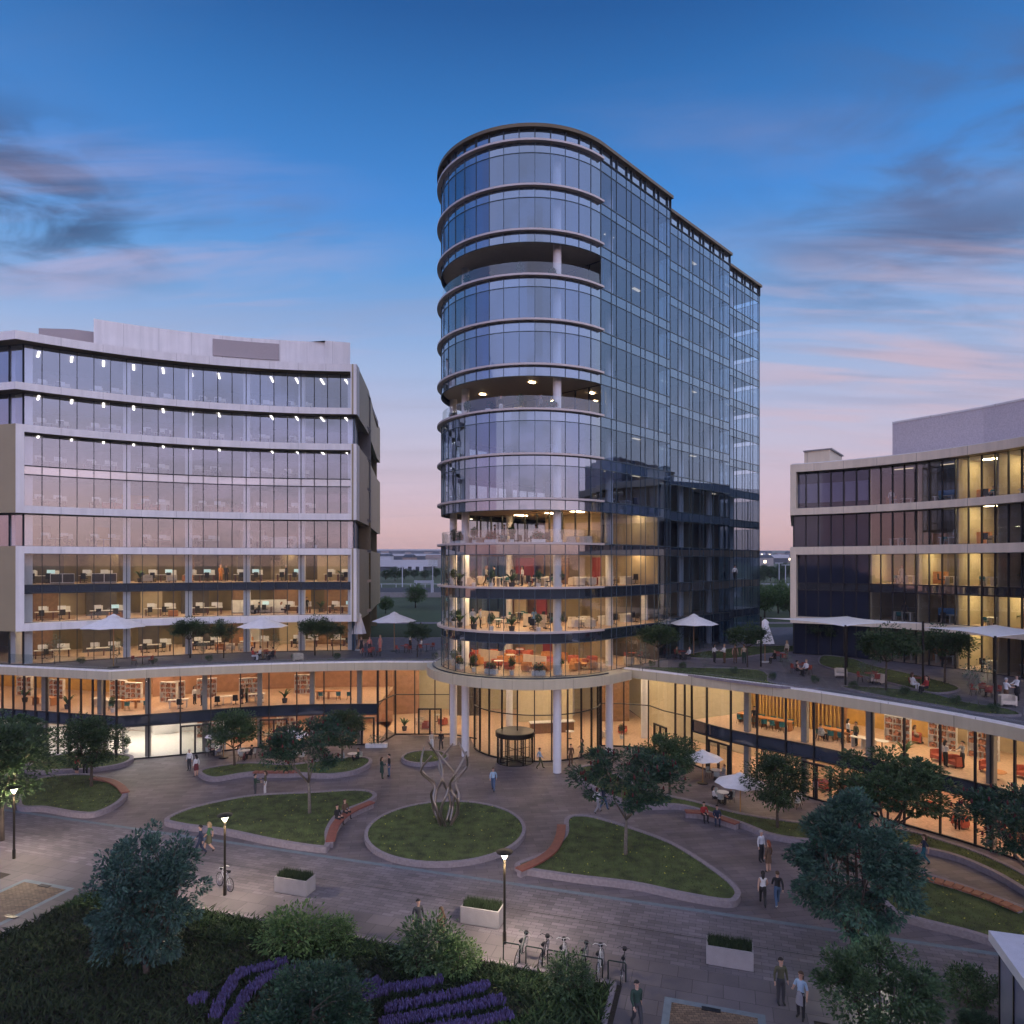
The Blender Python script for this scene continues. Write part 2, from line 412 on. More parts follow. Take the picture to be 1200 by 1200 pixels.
mat('grey_column', (0.30,0.28,0.25), 0.6, var=0.06)
mat('slab_edge', (0.45,0.42,0.38), 0.7)
mat('wood_floor', (0.56,0.385,0.265), 0.4, var=0.2, scale=5)
mat('carpet', (0.20,0.18,0.18), 0.9, var=0.12)
mat('ceiling_white', (0.50,0.47,0.43), 0.8, var=0.03)
mat('wall_beige', (0.17,0.135,0.07), 0.8, var=0.06)
mat('wall_pale', (0.36,0.29,0.19), 0.8, var=0.05)
mat('wall_upper', (0.30,0.29,0.29), 0.8, var=0.05)
mat('wall_white', (0.74,0.71,0.66), 0.8, var=0.04)
mat('wall_orange', (0.33,0.18,0.11), 0.7, var=0.15, scale=2)
mat('lobby_pale', (0.58,0.52,0.36), 0.8, var=0.05)
mat('wall_ochre', (0.50,0.30,0.08), 0.7, var=0.15, scale=2)
mat('wall_red', (0.20,0.02,0.03), 0.7, var=0.1)
mat('wall_dark', (0.07,0.06,0.05), 0.7, var=0.15)
mat('wood_panel', (0.35,0.19,0.08), 0.5, var=0.2, scale=4)
mat('brown_wood', (0.22,0.12,0.06), 0.5, var=0.2, scale=4)
mat('blue_side', (0.05,0.11,0.19), 0.35, 0.2, var=0.05)
mat('olive_panel', (0.33,0.28,0.165), 0.5, 0.15, var=0.06, scale=0.4)
mat('louvre', (0.20,0.20,0.20), 0.6)
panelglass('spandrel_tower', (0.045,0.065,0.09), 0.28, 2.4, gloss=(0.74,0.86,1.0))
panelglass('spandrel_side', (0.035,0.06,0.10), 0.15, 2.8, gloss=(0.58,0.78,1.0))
panelglass('spandrel_left', (0.022,0.03,0.042), 0.20, 2.5)
panelglass('spandrel_pale', (0.20,0.25,0.30), 0.30, 2.5)
panelglass('spandrel_right', (0.02,0.02,0.025), 0.12, 2.5)
panelglass('spandrel_podium', (0.030,0.038,0.052), 0.10, 3)
panelglass('dark_glazing', (0.018,0.021,0.038), 0.045, 3.5, gloss=(0.7,0.8,1.0))
mat('blind', (0.23,0.23,0.30), 0.8, var=0.05)
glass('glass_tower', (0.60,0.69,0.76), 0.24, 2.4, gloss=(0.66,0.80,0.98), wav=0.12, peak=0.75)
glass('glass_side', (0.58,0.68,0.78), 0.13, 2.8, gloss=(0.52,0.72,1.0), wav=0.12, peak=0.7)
glass('glass_lit', (0.86,0.89,0.88), 0.10, 3.0)
glass('glass_left', (0.74,0.79,0.84), 0.23, 2.2, gloss=(0.80,0.88,1.0), wav=0.10)
glass('glass_dark', (0.62,0.66,0.76), 0.06, 3.0, gloss=(0.7,0.8,1.0))
glass('glass_podium', (0.90,0.91,0.89), 0.06, 3.5, peak=0.6)
glass('glass_rail', (0.80,0.85,0.86), 0.10, 3.0, peak=0.6)
emit('lamp_warm', (1.0,0.68,0.38), 34.0)
emit('lamp_warm_left', (1.0,0.74,0.46), 32.0)
emit('lamp_lobby', (1.0,0.74,0.48), 30.0)
emit('lamp_orange', (1.0,0.68,0.44), 24.0)
emit('lamp_white', (1.0,0.92,0.82), 26.0)
emit('lamp_dim', (1.0,0.88,0.78), 5.0)
emit('lamp_dim_tower', (1.0,0.76,0.52), 0.8)
emit('lamp_yellow', (1.0,0.78,0.40), 60.0)

def curtain(parent, pts, lens, z0, z1, gm, mm, name='window_band', w=0.07, dep=0.16, transoms=(), out=0.05):
    """glazing along pts with mullions at the given lengths; the mullions are a sub-part"""
    g = MB(); g.sheet(pts, z0, z1)
    go = g.build(name, gm, parent)
    if lens is not None:
        m = MB()
        for s in lens:
            p, u = at_len(pts, s); n = (u[1], -u[0])
            c = (p[0]+n[0]*out, p[1]+n[1]*out)
            m.obox(c, u, w, dep, z0, z1)
        if name != 'x':
            m.band(offset(pts, out+dep/2-0.01), z0, z0+0.035, dep*0.7); m.band(offset(pts, out+dep/2-0.01), z1-0.035, z1-0.001, dep*0.7)
        for t in transoms:
            m.band(offset(pts, out+dep/2-0.01), t-0.035, t+0.035, dep-0.02)
        m.build('mullion', mm, go)
    return go
def slab(parent, poly, z0, z1, m, name='floor_slab'):
    b = MB(); b.prism(poly, z0, z1); return b.build(name, m, parent)
def lamp(parent, c, u, z, lx, ly, m, name='ceiling_light'):
    b = MB(); b.obox((0,0), (1,0), lx, ly, -0.05, 0.0)
    return b.build(name, m, parent, loc=(c[0], c[1], z), rz=math.atan2(u[1], u[0]))
def between(outer, d0, d1):
    return offset(outer, -d0) + offset(outer, -d1)[::-1]

TERR = 7.95
FH = 3.535
# ================================================================== left office block
LB = thing('office_block', 'white framed office block with concave glass front beside the terrace with closed parasol', 'office building', (0,0,0), 0, 'office buildings round the plaza')
LA, LM, LBp = (-43.4,60.7), (-32.6,67.2), (-16.4,70.7)
G = arc3(LA, LM, LBp, 44)
LG = plen(G)
WRAP = (-60.0,65.2)
GW = [WRAP]+G
bays = [LG*i/22 for i in range(23)]
wl = math.dist(WRAP, LA)
wb = [wl-1.6*i for i in range(1,10) if wl-1.6*i > 0]
lensW = wb + [wl+s for s in bays]
Fl = offset(GW, 1.3)
ue = unit(G[-2], G[-1])
E = (Fl[-1][0]+ue[0]*0.55, Fl[-1][1]+ue[1]*0.55)
SIDE = [E, (-16.8,80.0), (-19.4,98.0), (-19.9,103.0)]
rows_l = [  # z0, z1, lamp material, floor, back wall, glass
    (7.95, 11.05, 'lamp_warm_left', 'wood_floor', 'wall_beige', 'glass_lit'),
    (11.7, 14.3, 'lamp_warm_left', 'wood_floor', 'wall_beige', 'glass_lit'),
    (15.05, 17.85, 'lamp_warm_left', 'wood_floor', 'wall_beige', 'glass_lit'),
    (18.5, 21.4, 'lamp_dim', 'carpet', 'wall_pale', 'glass_left'),
    (22.05, 24.9, 'lamp_dim', 'carpet', 'wall_upper', 'glass_left'),
    (25.7, 28.5, 'lamp_dim', 'carpet', 'wall_upper', 'glass_left'),
    (29.15, 32.15, 'lamp_dim', 'carpet', 'wall_upper', 'glass_left'),
    (32.8, 36.5, 'lamp_dim', 'carpet', 'wall_upper', 'glass_left')]
LEFT_FLOOR = [8.0, 11.62, 15.08, 18.57, 22.12, 25.72, 29.22, 32.82]
for i, (z0, z1, lm, fm, wm, gm) in enumerate(rows_l):
    framed = i in (1,2,4,5)
    line = G if framed else GW
    lens = bays if framed else lensW
    curtain(LB, line, lens, z0, z1, gm, 'mullion_dark', w=0.06)
    zf = LEFT_FLOOR[i]
    ztop = LEFT_FLOOR[i+1]-0.3 if i < 7 else 36.55
    slab(LB, between(GW, 0.12, 10.5), zf-0.3, zf, fm)
    c = MB(); c.prism(between(GW, 0.14, 10.4), ztop-0.03, ztop-0.004); c.build('ceiling', 'ceiling_white', LB)
    b = MB(); b.band(offset(GW, -10.0), zf, ztop, 0.3); b.build('back_wall', wm, LB)
    for k in range(12):
        p, u = at_len(G, LG*(k+0.5)/12); n = (-u[1], u[0])
        lamp(LB, (p[0]+n[0]*2.9, p[1]+n[1]*2.9), n, ztop-0.04, 2.2, 0.26 if i < 3 else 0.17, lm)
    if i in (0,1,2):
        for k in range(0,12,2):
            p, u = at_len(G, LG*(k+1.0)/12); n = (-u[1], u[0])
            lamp(LB, (p[0]+n[0]*7.0, p[1]+n[1]*7.0), n, ztop-0.04, 2.2, 0.26, lm)
# doors and panels on the back walls
for i, ks in ((0,(2,7,10)),(1,(1,5,9)),(2,(2,5,8,10)),(3,(0,2,4,7,9)),(4,(3,6,8))):
    for k in ks:
        p, u = at_len(offset(G, -9.95), plen(offset(G,-10))*(k+0.5)/12); n = (u[1], -u[0])
        b = MB(); b.obox((p[0]+n[0]*0.06, p[1]+n[1]*0.06), u, rnd.choice((1.1,1.9,2.6)), 0.08, LEFT_FLOOR[i], LEFT_FLOOR[i]+2.25)
        b.build('wall_panel', rnd.choice(('wall_pale','wall_dark','wall_orange','brown_wood','wall_ochre','wall_white')), LB)
rw = random.Random(31)
for i in range(3):
    for f0, f1, d in ((.02,.10,6.2),(.17,.25,6.8),(.30,.36,5.6),(.44,.52,6.6),(.58,.63,5.8),(.72,.80,6.4),(.86,.97,6.0)):
        o_ = rw.uniform(-.02,.02); b = MB(); dd = d+rw.uniform(-.5,.6)
        b.band([(p[0]-u[1]*dd, p[1]+u[0]*dd) for p, u in (at_len(G, LG*(f0+o_+(f1-f0)*q/5)) for q in range(6))], LEFT_FLOOR[i], LEFT_FLOOR[i+1]-0.31, 0.12)
        b.build('partition', rw.choice(('wall_dark','wall_dark','wall_beige','brown_wood','wall_pale')), LB)
for z0, z1, m in ((14.3,15.05,'spandrel_left'),(24.9,25.7,'spandrel_pale')):
    b = MB(); b.sheet(G, z0, z1); so_ = b.build('spandrel', m, LB)
    m2 = MB()
    for s in bays:
        p, u = at_len(G, s); n = (u[1], -u[0]); m2.obox((p[0]+n[0]*0.05, p[1]+n[1]*0.05), u, 0.06, 0.16, z0, z1)
    m2.band(offset(G,0.1), z0, z0+0.05, 0.1); m2.band(offset(G,0.1), z1-0.05, z1, 0.1)
    m2.build('mullion', 'mullion_dark', so_)
def hframe(z0, z1, line, mt='white_panel'):
    b = MB(); b.band(line, z0, z1, 1.55); return b.build('frame_beam', mt, LB)
FB = Fl[1:]+[E]
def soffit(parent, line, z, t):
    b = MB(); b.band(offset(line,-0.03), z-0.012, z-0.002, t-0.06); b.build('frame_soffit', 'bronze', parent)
FW = Fl+[E]
hframe(11.05, 11.7, FB); hframe(17.85, 18.5, FB); hframe(21.4, 22.05, FB); hframe(28.5, 29.15, FB)
hframe(32.15, 32.8, FW); hframe(36.5, 37.25, FW)
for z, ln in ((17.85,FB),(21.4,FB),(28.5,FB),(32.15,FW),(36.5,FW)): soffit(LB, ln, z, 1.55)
for z0, z1 in ((11.05,18.5),(21.4,29.15),(32.15,37.25)):
    if z0 < 30:
        pl = [Fl[0], Fl[1], at_len(Fl[1:], 0.62)[0]]
        b = MB(); b.band(pl[1:], z0+0.65, z1-0.65, 1.5); b.build('frame_post', 'white_panel', LB)
        b = MB(); b.band([Fl[0], (Fl[1][0]-0.02, Fl[1][1]-0.005)], z0+0.01, z1-0.01, 0.5); b.build('side_panel', 'olive_panel', LB)
    b = MB(); b.band([at_len(FB, plen(FB)-0.6)[0], E], z0+0.65, z1-0.65, 1.5); b.build('frame_post', 'white_panel', LB)
    b = MB(); b.band([(E[0]+0.01, E[1]+0.02)]+SIDE[1:], z0, z1, 0.5); b.build('side_panel', 'olive_panel', LB)
for z0, z1 in ((7.95,11.05),(18.5,21.4),(29.15,32.15)):
    b = MB(); b.band([(G[-1][0]+0.1, G[-1][1]+0.1), (-18.2,81), (-20.8,100)], z0, z1, 0.3); b.build('side_wall', 'blue_side', LB)
for k in (0,6,10,14,18,22):
    p, u = at_len(G, max(0.35, min(LG-0.35, LG*k/22))); n = (-u[1], u[0])
    b = MB(); b.obox((p[0]+n[0]*0.6, p[1]+n[1]*0.6), u, 0.62, 0.62, 7.9, 36.5); b.build('column', 'white_column', LB)
for s in (2.0, 9.0):
    p, u = at_len([LA, WRAP], s); b = MB(); b.obox((p[0]+0.2, p[1]+0.9), u, 0.6, 0.6, 7.9, 36.5); b.build('column', 'white_column', LB)
b = MB(); b.prism([(p[0],p[1]) for p in offset(FW,-0.8)]+[(-19,97),(-20.2,102),(-62,92)], 36.6, 37.1); b.build('roof', 'roof_grey', LB)
b = MB(); b.band([(-20.3,102.5),(-62,92.5),(-60.2,66)], 0, 36.6, 0.4); b.build('rear_wall', 'olive_panel', LB)
# plant rooms on the roof
pr = offset(G, -1.6)
i0 = 8
ph = [p for p in pr[i0:]]
ph[-1] = (-19.6,71.6)
b = MB(); b.prism(ph+[(-21,80),(-40,76)], 37.1, 40.35); po = b.build('plant_room', 'white_panel', LB)
b = MB(); b.band([at_len(ph, plen(ph)*f)[0] for f in (0.39,0.45,0.51,0.57,0.63)], 38.2, 39.9, 0.1)
b.v = [(x+0.06, y-0.12, z) for x, y, z in b.v]; b.build('louvre', 'roof_brick', po)
pb = [(-45.0,64.9),(-41.9,65.2),(-39.1,66.6)]
b = MB(); b.prism(pb+[(-41,73),(-47,72)], 37.1, 39.35); po = b.build('plant_room', 'roof_brick', LB)
b = MB(); b.obox(((pb[1][0]*0.25+pb[2][0]*0.75)+0.03, (pb[1][1]*0.25+pb[2][1]*0.75)-0.07), unit(pb[1],pb[2]), 1.0, 0.12, 37.7, 38.7); b.build('louvre', 'louvre', po)

# ================================================================== tower
TW = thing('office_tower', 'tall blue glass office tower with rounded nose and stepped side', 'office tower', (0,0,0), 0, 'office buildings round the plaza')
CX, CY, TR = 1.57, 62.0, 7.95
DA = (0.686,0.7276); DN = (0.7276,-0.686)
def tp(a, b): return (CX+a*DA[0]+b*DN[0], CY+a*DA[1]+b*DN[1])
def nose(r, n=40, f0=0.0, f1=1.0):
    return [tp(-r*math.sin(PI*(f0+(f1-f0)*i/n)), -r*math.cos(PI*(f0+(f1-f0)*i/n))) for i in range(n+1)]
A1, A2, A3 = 11.1, 26.2, 37.1
def outline(r, closed=False):
    o = [tp(A3, -r)] + nose(r) + [tp(A1, r), tp(A1, r-1.3), tp(A2, r-1.3), tp(A2, r-2.6), tp(A3, r-2.6)]
    return o
zk = [TERR+FH*k for k in range(13)]
BALC = (3, 6, 9)
nose_len = PI*TR
nose_m = [nose_len*i/20 for i in range(21)]
sides = [([tp(0,TR), tp(A1,TR)], A1), ([tp(A1,TR-1.3), tp(A2,TR-1.3)], A2-A1), ([tp(A2,TR-2.6), tp(A3,TR-2.6)], A3-A2)]
def side_m(L):
    out = [0.0]; s = 0.0; i = 0
    while s < L-0.5:
        s += (1.5, 0.75)[i % 2]; i += 1
        if s < L-0.4: out.append(s)
    return out+[L]
LIT = {0:1, 1:1, 2:1, 3:1}
for k in range(12):
    z0, z1 = zk[k], zk[k+1]-0.85
    lit = k in LIT
    gm = 'glass_lit' if k < 3 else 'glass_tower'
    if k not in BALC:
        curtain(TW, nose(TR), nose_m, z0+0.02, z1, gm, 'mullion_tower', w=0.04, dep=0.06, out=0.02)
    for j, (ln, L) in enumerate(sides):
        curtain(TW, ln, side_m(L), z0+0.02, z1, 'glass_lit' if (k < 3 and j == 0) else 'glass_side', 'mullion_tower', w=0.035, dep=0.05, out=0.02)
    for e in ([tp(A1,TR), tp(A1,TR-1.3)], [tp(A2,TR-1.3), tp(A2,TR-2.6)], [tp(A3,TR-2.6), tp(A3,-TR)]):
        curtain(TW, e, [0.65] if plen(e) < 3 else [i*1.5 for i in range(1,9)], z0+0.02, z1, 'glass_tower', 'mullion_dark')
    curtain(TW, [tp(A3,-TR), tp(0,-TR)], [1.5*i for i in range(1,25)], z0+0.02, z1, 'glass_tower', 'mullion_dark')
    slab(TW, offset(outline(TR), -0.15), z0-0.32, z0, 'wood_floor' if lit else 'carpet')
    c = MB(); c.prism(offset(outline(TR), -0.17), zk[k+1]-0.36, zk[k+1]-0.325); c.build('ceiling', 'soffit' if k in BALC else 'ceiling_white', TW)
    if k in BALC:
        e0 = [tp(1.5,-TR+0.1), tp(1.5,TR-0.1)]
        curtain(TW, e0, [1.5*i for i in range(0,11)], z0+0.02, z1+0.4, 'glass_lit', 'mullion_dark')
        r_ = MB(); r_.sheet(nose(TR-0.05), z0+0.05, z0+1.15); r_.build('balustrade', 'glass_rail', TW)
        for e1 in ([tp(0,TR-0.02),tp(1.5,TR-0.02)],):
            pass
    if k == 6:
        for a, b in ((3.4,-4.5),(3.4,0.0),(3.4,4.5),(-3.0,-3.0),(-3.0,3.0)): lamp(TW, tp(a,b), DA, zk[k+1]-0.37, 0.5, 0.3, 'lamp_warm')
    # ceiling lights
    if lit:
        pos = [(a, b) for a in (-5.4,-2.4,0.8) for b in (-5.2,-1.9,1.9,5.2) if math.hypot(a, b) < 7.2 or a > 0] + [(4.5,5.6),(8.5,5.6)]
        if k == 3: pos = [(a, b) for a, b in pos if a > 2] + [(3.2,0),(3.2,-4),(3.2,3)]
        for a, b in pos:
            lamp(TW, tp(a,b), DA, zk[k+1]-0.37, 1.5, 0.5, 'lamp_warm')
    else:
        for a, b in [(4.5,5.6),(9,5.6),(16,4.4),(22,4.4),(29,3.2),(34,3.2)]:
            if rnd.random() < (0.6 if k < 6 else 0.3): lamp(TW, tp(a,b), DA, zk[k+1]-0.37, 1.2, 0.3, 'lamp_dim_tower')
for k in range(1, 13):
    z = zk[k]
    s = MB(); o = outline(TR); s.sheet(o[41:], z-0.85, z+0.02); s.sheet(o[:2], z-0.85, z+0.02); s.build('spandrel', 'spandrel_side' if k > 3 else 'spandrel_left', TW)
    s = MB(); s.sheet(nose(TR), z-0.85, z+0.02)
    sp = s.build('spandrel', 'spandrel_tower' if k > 3 else 'spandrel_left', TW)
    m = MB()
    for q in nose_m:
        p, u = at_len(nose(TR), q); n = (u[1],-u[0]); m.obox((p[0]+n[0]*0.02, p[1]+n[1]*0.02), u, 0.04, 0.06, z-0.85, z)
    for ln, L in sides:
        for q in side_m(L):
            p, u = at_len(ln, q); n = (u[1],-u[0]); m.obox((p[0]+n[0]*0.02, p[1]+n[1]*0.02), u, 0.035, 0.05, z-0.85, z)
        m.band(offset(ln, 0.05), z-0.87, z-0.83, 0.08); m.band(offset(ln, 0.05), z-0.02, z+0.02, 0.08)
    m.band(offset(nose(TR), 0.04), z-0.87, z-0.835, 0.07)
    m.build('mullion', 'mullion_tower', sp)
    r = MB(); r.band(nose(TR+0.38), z-0.06, z+0.10, 0.55); r.build('sunshade_ring', 'ring_metal', TW)
# parapet storey and roof
zt = zk[12]
s = MB(); s.sheet(outline(TR), zt+0.02, zt+1.0); sp = s.build('parapet', 'spandrel_tower', TW)
m = MB()
for q in nose_m:
    p, u = at_len(nose(TR), q); n = (u[1],-u[0]); m.obox((p[0]+n[0]*0.05, p[1]+n[1]*0.05), u, 0.07, 0.16, zt, zt+1.0)
for ln, L in sides:
    for q in side_m(L):
        p, u = at_len(ln, q); n = (u[1],-u[0]); m.obox((p[0]+n[0]*0.05, p[1]+n[1]*0.05), u, 0.06, 0.16, zt, zt+1.0)
m.band(offset(outline(TR),0.1), zt+0.02, zt+0.09, 0.1)
m.build('mullion', 'mullion_dark', sp)
b = MB(); b.band(outline(TR+0.38), zt+1.0, zt+1.28, 0.9); b.build('roof_fascia', 'bronze', TW)
b = MB(); b.prism(offset(outline(TR), -0.3), zt+0.5, zt+0.8); b.build('roof', 'roof_grey', TW)
b = MB(); b.band([tp(0.35,-TR-0.45), tp(-0.25,-TR-0.45)], zk[10]-0.3, zt+1.27, 0.4); b.build('edge_fin', 'bronze', TW)
# core and interior walls
for k in range(12):
    lit = k in LIT
    cw = MB(); z0, z1 = zk[k]+0.0, zk[k+1]-0.36
    cw.prism([tp(6,-3.2),tp(6,2.6),tp(33,2.2),tp(33,-3.2)], z0, z1); cw.build('core_wall', 'wall_pale' if k in (0,1,2,3,6) else rnd.choice(('wall_beige','wall_white','wall_beige')), TW)
    for a in (9.5, 18.5, 27.0):
        q = MB(); lim = TR-0.4 if a < A1 else (TR-1.8 if a < A2 else TR-3.0)
        if rnd.random() < 0.7:
            q.prism([tp(a,2.4),tp(a,lim),tp(a+0.12,lim),tp(a+0.12,2.4)], z0, z1); q.build('partition', rnd.choice(('wall_beige','wall_pale','wall_dark')), TW)
for k, items in ((0,((-1.5,1.0,'wall_red'),(2.0,1.6,'wall_beige'))),(1,((-2.2,1.2,'wall_red'),(1.5,2.2,'wall_beige'),(-5.0,1.6,'wall_pale'))),(2,((-4.4,2.4,'wall_red'),(0.6,1.1,'brown_wood'),(4.4,0.9,'wall_red')))):
    for b_, w, mt in items:
        q = MB(); q.prism([tp(4.2,b_-w/2),tp(4.2,b_+w/2),tp(4.4,b_+w/2),tp(4.4,b_-w/2)], zk[k], zk[k]+2.5); q.build('partition', mt, TW)
    q = MB(); q.prism([tp(5.6,-7.4),tp(5.6,-3.2),tp(5.75,-3.2),tp(5.75,-7.4)], zk[k], zk[k]+2.9); q.build('partition', 'wall_orange' if k else 'wall_pale', TW)
cols = [(-5.2,-2.9),(-3.4,-6.5),(-3.3,6.0),(3.9,6.05),(11.0,5.2),(18.2,5.0),(25.3,4.6),(32.2,3.9),(3.9,-6.2),(14,-6.2),(25,-6.2)]
for i, (a, b_) in enumerate(cols):
    c = tp(a, b_); q = MB(); q.lathe([(0.34,0.0),(0.34,zt-0.4)], 20, c=c); q.build('column', 'white_column', TW, smooth=False)
# projecting canopy ring under the nose
CR_ = 9.25
def nosewide(r): return [tp(2.6,-r)] + nose(r, 48) + [tp(2.6, r)]
b = MB(); b.prism(nosewide(CR_), 7.18, 7.93); b.build('canopy', 'canopy_panel', TW)
b = MB(); b.sheet(nose(CR_-0.55), 7.95, 9.0); b.build('balustrade', 'glass_rail', TW)
b = MB(); b.band(nose(CR_-0.5), 7.93, 8.02, 0.1); b.build('balustrade_base', 'mullion_dark', TW)
# lobby drum
LC = (2.3,64.3); LR = 5.9
def lob(r, a0, a1, n=36): return [(LC[0]+r*math.cos(R(a0+(a1-a0)*i/n)), LC[1]+r*math.sin(R(a0+(a1-a0)*i/n))) for i in range(n+1)]
LOB = lob(LR, 195, 352)
lobl = plen(LOB)
curtain(TW, LOB, [lobl*i/11 for i in range(12)], 0.02, 7.18, 'glass_podium', 'mullion_black', w=0.09, transoms=(4.0,0.08), name='lobby_glazing')
b = MB(); b.prism(LOB+[(9.6,63.6),(12.7,62.7),(15.2,58.2),(21.4,59.4),(14.9,69),(13.4,79.4),(-15.3,79.4),(-14.9,73.6),(-11.5,67.8),(-4,66.2)], 0.012, 0.03); b.build('lobby_floor', 'wood_floor', TW)
b = MB(); b.band([(-15.5,78.0),(-15.4,79.5),(13.6,79.5),(14.7,69.2),(21.5,59.5)], 0.03, 7.15, 0.3); b.build('lobby_wall', 'lobby_pale', TW)
b = MB(); b.band([(9.4,73.2),(12.6,73.4)], 0.03, 7.15, 0.3); b.build('lobby_wall', 'brown_wood', TW)
b = MB(); b.band([(-15.0,76.0),(-10.5,77.2)], 0.03, 7.15, 0.3); b.build('lobby_wall', 'wall_orange', TW)
b = MB(); b.band([(0.5,73.0),(6.5,73.2)], 0.03, 7.15, 0.3); b.build('lobby_wall', 'lobby_pale', TW)
b = MB(); b.band([(-7.0,76.0),(-3.5,76.0)], 0.03, 7.15, 0.3); b.build('lobby_wall', 'wall_dark', TW)
for x, y in ((-1,66.5),(2.3,64),(5.6,66.5),(-4,71),(2.5,69.5),(8,68),(-7.5,71.5),(-1,76),(11,66.5),(-8.5,76),(-10,69.5),(-12.5,74),(14.5,64.5),(17.0,60.5),(12.6,70.5)):
    lamp(TW, (x,y), (1,0), 7.16, 1.5, 1.0, 'lamp_lobby')
for i in range(5):
    q = MB(); q.lathe([(0.10,0),(0.10,1.6)], 10, c=(3.5+0.55*i,67.2+0.1*i), z=4.6); q.build('pendant_lamp', 'mullion_black', TW)

# ================================================================== podium wings
def canopy_edge(line, back, name, obj_, soffit=True):
    b = MB(); b.prism(line+back, 7.20, 7.90); return b.build(name, ['canopy_panel'], obj_)
PWL = thing('podium_wing', 'low podium wing with concave canopy below the white framed block', 'podium building', (0,0,0), 0, 'podium wings')
CL = [(-62,64.4),(-33.8,57.2)] + catmull([(-33.8,57.2),(-29.5,58.9),(-23,60.9),(-16.4,62.1),(-11.5,62.5),(-7.0,62.35)], 6, False)[1:]
canopy_edge(CL, [(-1.5,68),(0.0,84),(-62,84)], 'terrace_deck', PWL)
b = MB(); b.prism(offset(CL,-0.3)+[(-1.5,68),(0.0,83.8),(-61.8,83.8)], 7.85, 7.912); b.build('deck_paving', 'deck_stone', PWL)
b = MB(); b.band(offset(CL,-0.05), 7.90, 8.02, 0.35); b.build('deck_kerb', 'white_panel', PWL)
b = MB(); b.sheet(offset(CL,-0.75), 7.9, 8.95); b.build('balustrade', 'glass_rail', PWL)
PL = [(-62,65.9),(-34.0,58.75)] + catmull([(-34.0,58.75),(-30.3,60.0),(-27,61.4),(-23,62.9),(-18,63.7),(-12.6,63.9)], 5, False)[1:]
PL2 = [(-12.6,63.9),(-11.6,67.7),(-6.0,67.7),(-3.4,65.9)]
plw = math.dist(PL[0], PL[1]); pll = plen(PL)
lensP = [plw-1.25*i for i in range(1,20) if plw-1.25*i > 0] + [plw+(pll-plw)*i/9 for i in range(10)]
UPF = 3.82
GYM = min((abs(600+800*at_len(PL, pll*i/900)[0][0]/at_len(PL, pll*i/900)[0][1]-262), i/900) for i in range(500,901))[1]
curtain(PWL, PL, lensP, UPF, 7.2, 'glass_podium', 'mullion_black', w=0.10)
curtain(PWL, PL, lensP, 0.02, 2.86, 'glass_podium', 'mullion_black', w=0.10, transoms=(0.08,))
b = MB(); b.sheet(PL, 2.86, UPF); sp = b.build('spandrel', 'spandrel_podium', PWL)
m = MB()
for s in lensP:
    p, u = at_len(PL, s); n = (u[1],-u[0]); m.obox((p[0]+n[0]*0.05, p[1]+n[1]*0.05), u, 0.10, 0.16, 2.86, UPF)
m.band(offset(PL,0.1), 2.83, 2.9, 0.12); m.band(offset(PL,0.1), UPF-0.03, UPF+0.04, 0.12); m.build('mullion', 'mullion_black', sp)
curtain(PWL, PL2, [0, 1.9, 3.9, 5.9, 7.9, 9.5, 11.6], 0.02, 7.2, 'glass_podium', 'mullion_black', w=0.10, transoms=(4.0,0.08), name='lobby_glazing')
slab(PWL, between(PL, 0.15, 9.5), 3.45, 3.78, 'wood_floor')
b = MB(); b.prism(between(PL, 0.15, 9.5), 0.012, 0.03); b.build('ground_floor', 'wood_floor', PWL)
b = MB(); b.prism(between([at_len(PL, pll*GYM*i/24)[0] for i in range(25)], 0.2, 9.0), 0.02, 0.034); b.build('gym_floor', 'wall_white', PWL)
p, u = at_len(PL, pll*GYM+0.1); n = (-u[1],u[0]); b = MB(); b.obox((p[0]+n[0]*4.8, p[1]+n[1]*4.8), n, 8.6, 0.15, 0.03, 3.44); b.build('partition', 'wall_white', PWL)
bl = offset(PL, -9.2); bll = plen(bl)
for f0, f1, lo, hi in ((0.0,0.42,'wall_white','wall_ochre'),(0.42,GYM,'wall_white','wall_orange'),(GYM,1.0,'wall_orange','wall_orange')):
    seg = [at_len(bl, bll*(f0+(f1-f0)*i/12))[0] for i in range(13)]
    for z0, z1, mm in ((0.03,3.45,lo),(3.78,7.17,hi)):
        b = MB(); b.band(seg, z0, z1, 0.3); b.build('back_wall', mm, PWL)
for f in (0.05,0.22,0.40,0.52,0.61,0.70,0.79,0.88,0.965):
    p, u = at_len(PL, pll*f); n = (-u[1],u[0])
    b = MB(); b.obox((p[0]+n[0]*0.65, p[1]+n[1]*0.65), u, 0.42, 0.42, 0.02, 7.19); b.build('column', 'grey_column', PWL)
for f in [0.06,0.16,0.27,0.36,0.45,0.51,0.57,0.63,0.69,0.75,0.81,0.87,0.93,0.98]:
    p, u = at_len(PL, pll*f); n = (-u[1],u[0])
    for d in (2.6, 6.4):
        lamp(PWL, (p[0]+n[0]*d, p[1]+n[1]*d), u, 7.15, 1.4, 0.5, 'lamp_orange')
        lamp(PWL, (p[0]+n[0]*d, p[1]+n[1]*d), u, 3.42, 1.4, 0.5, 'lamp_white' if f < GYM else 'lamp_orange')
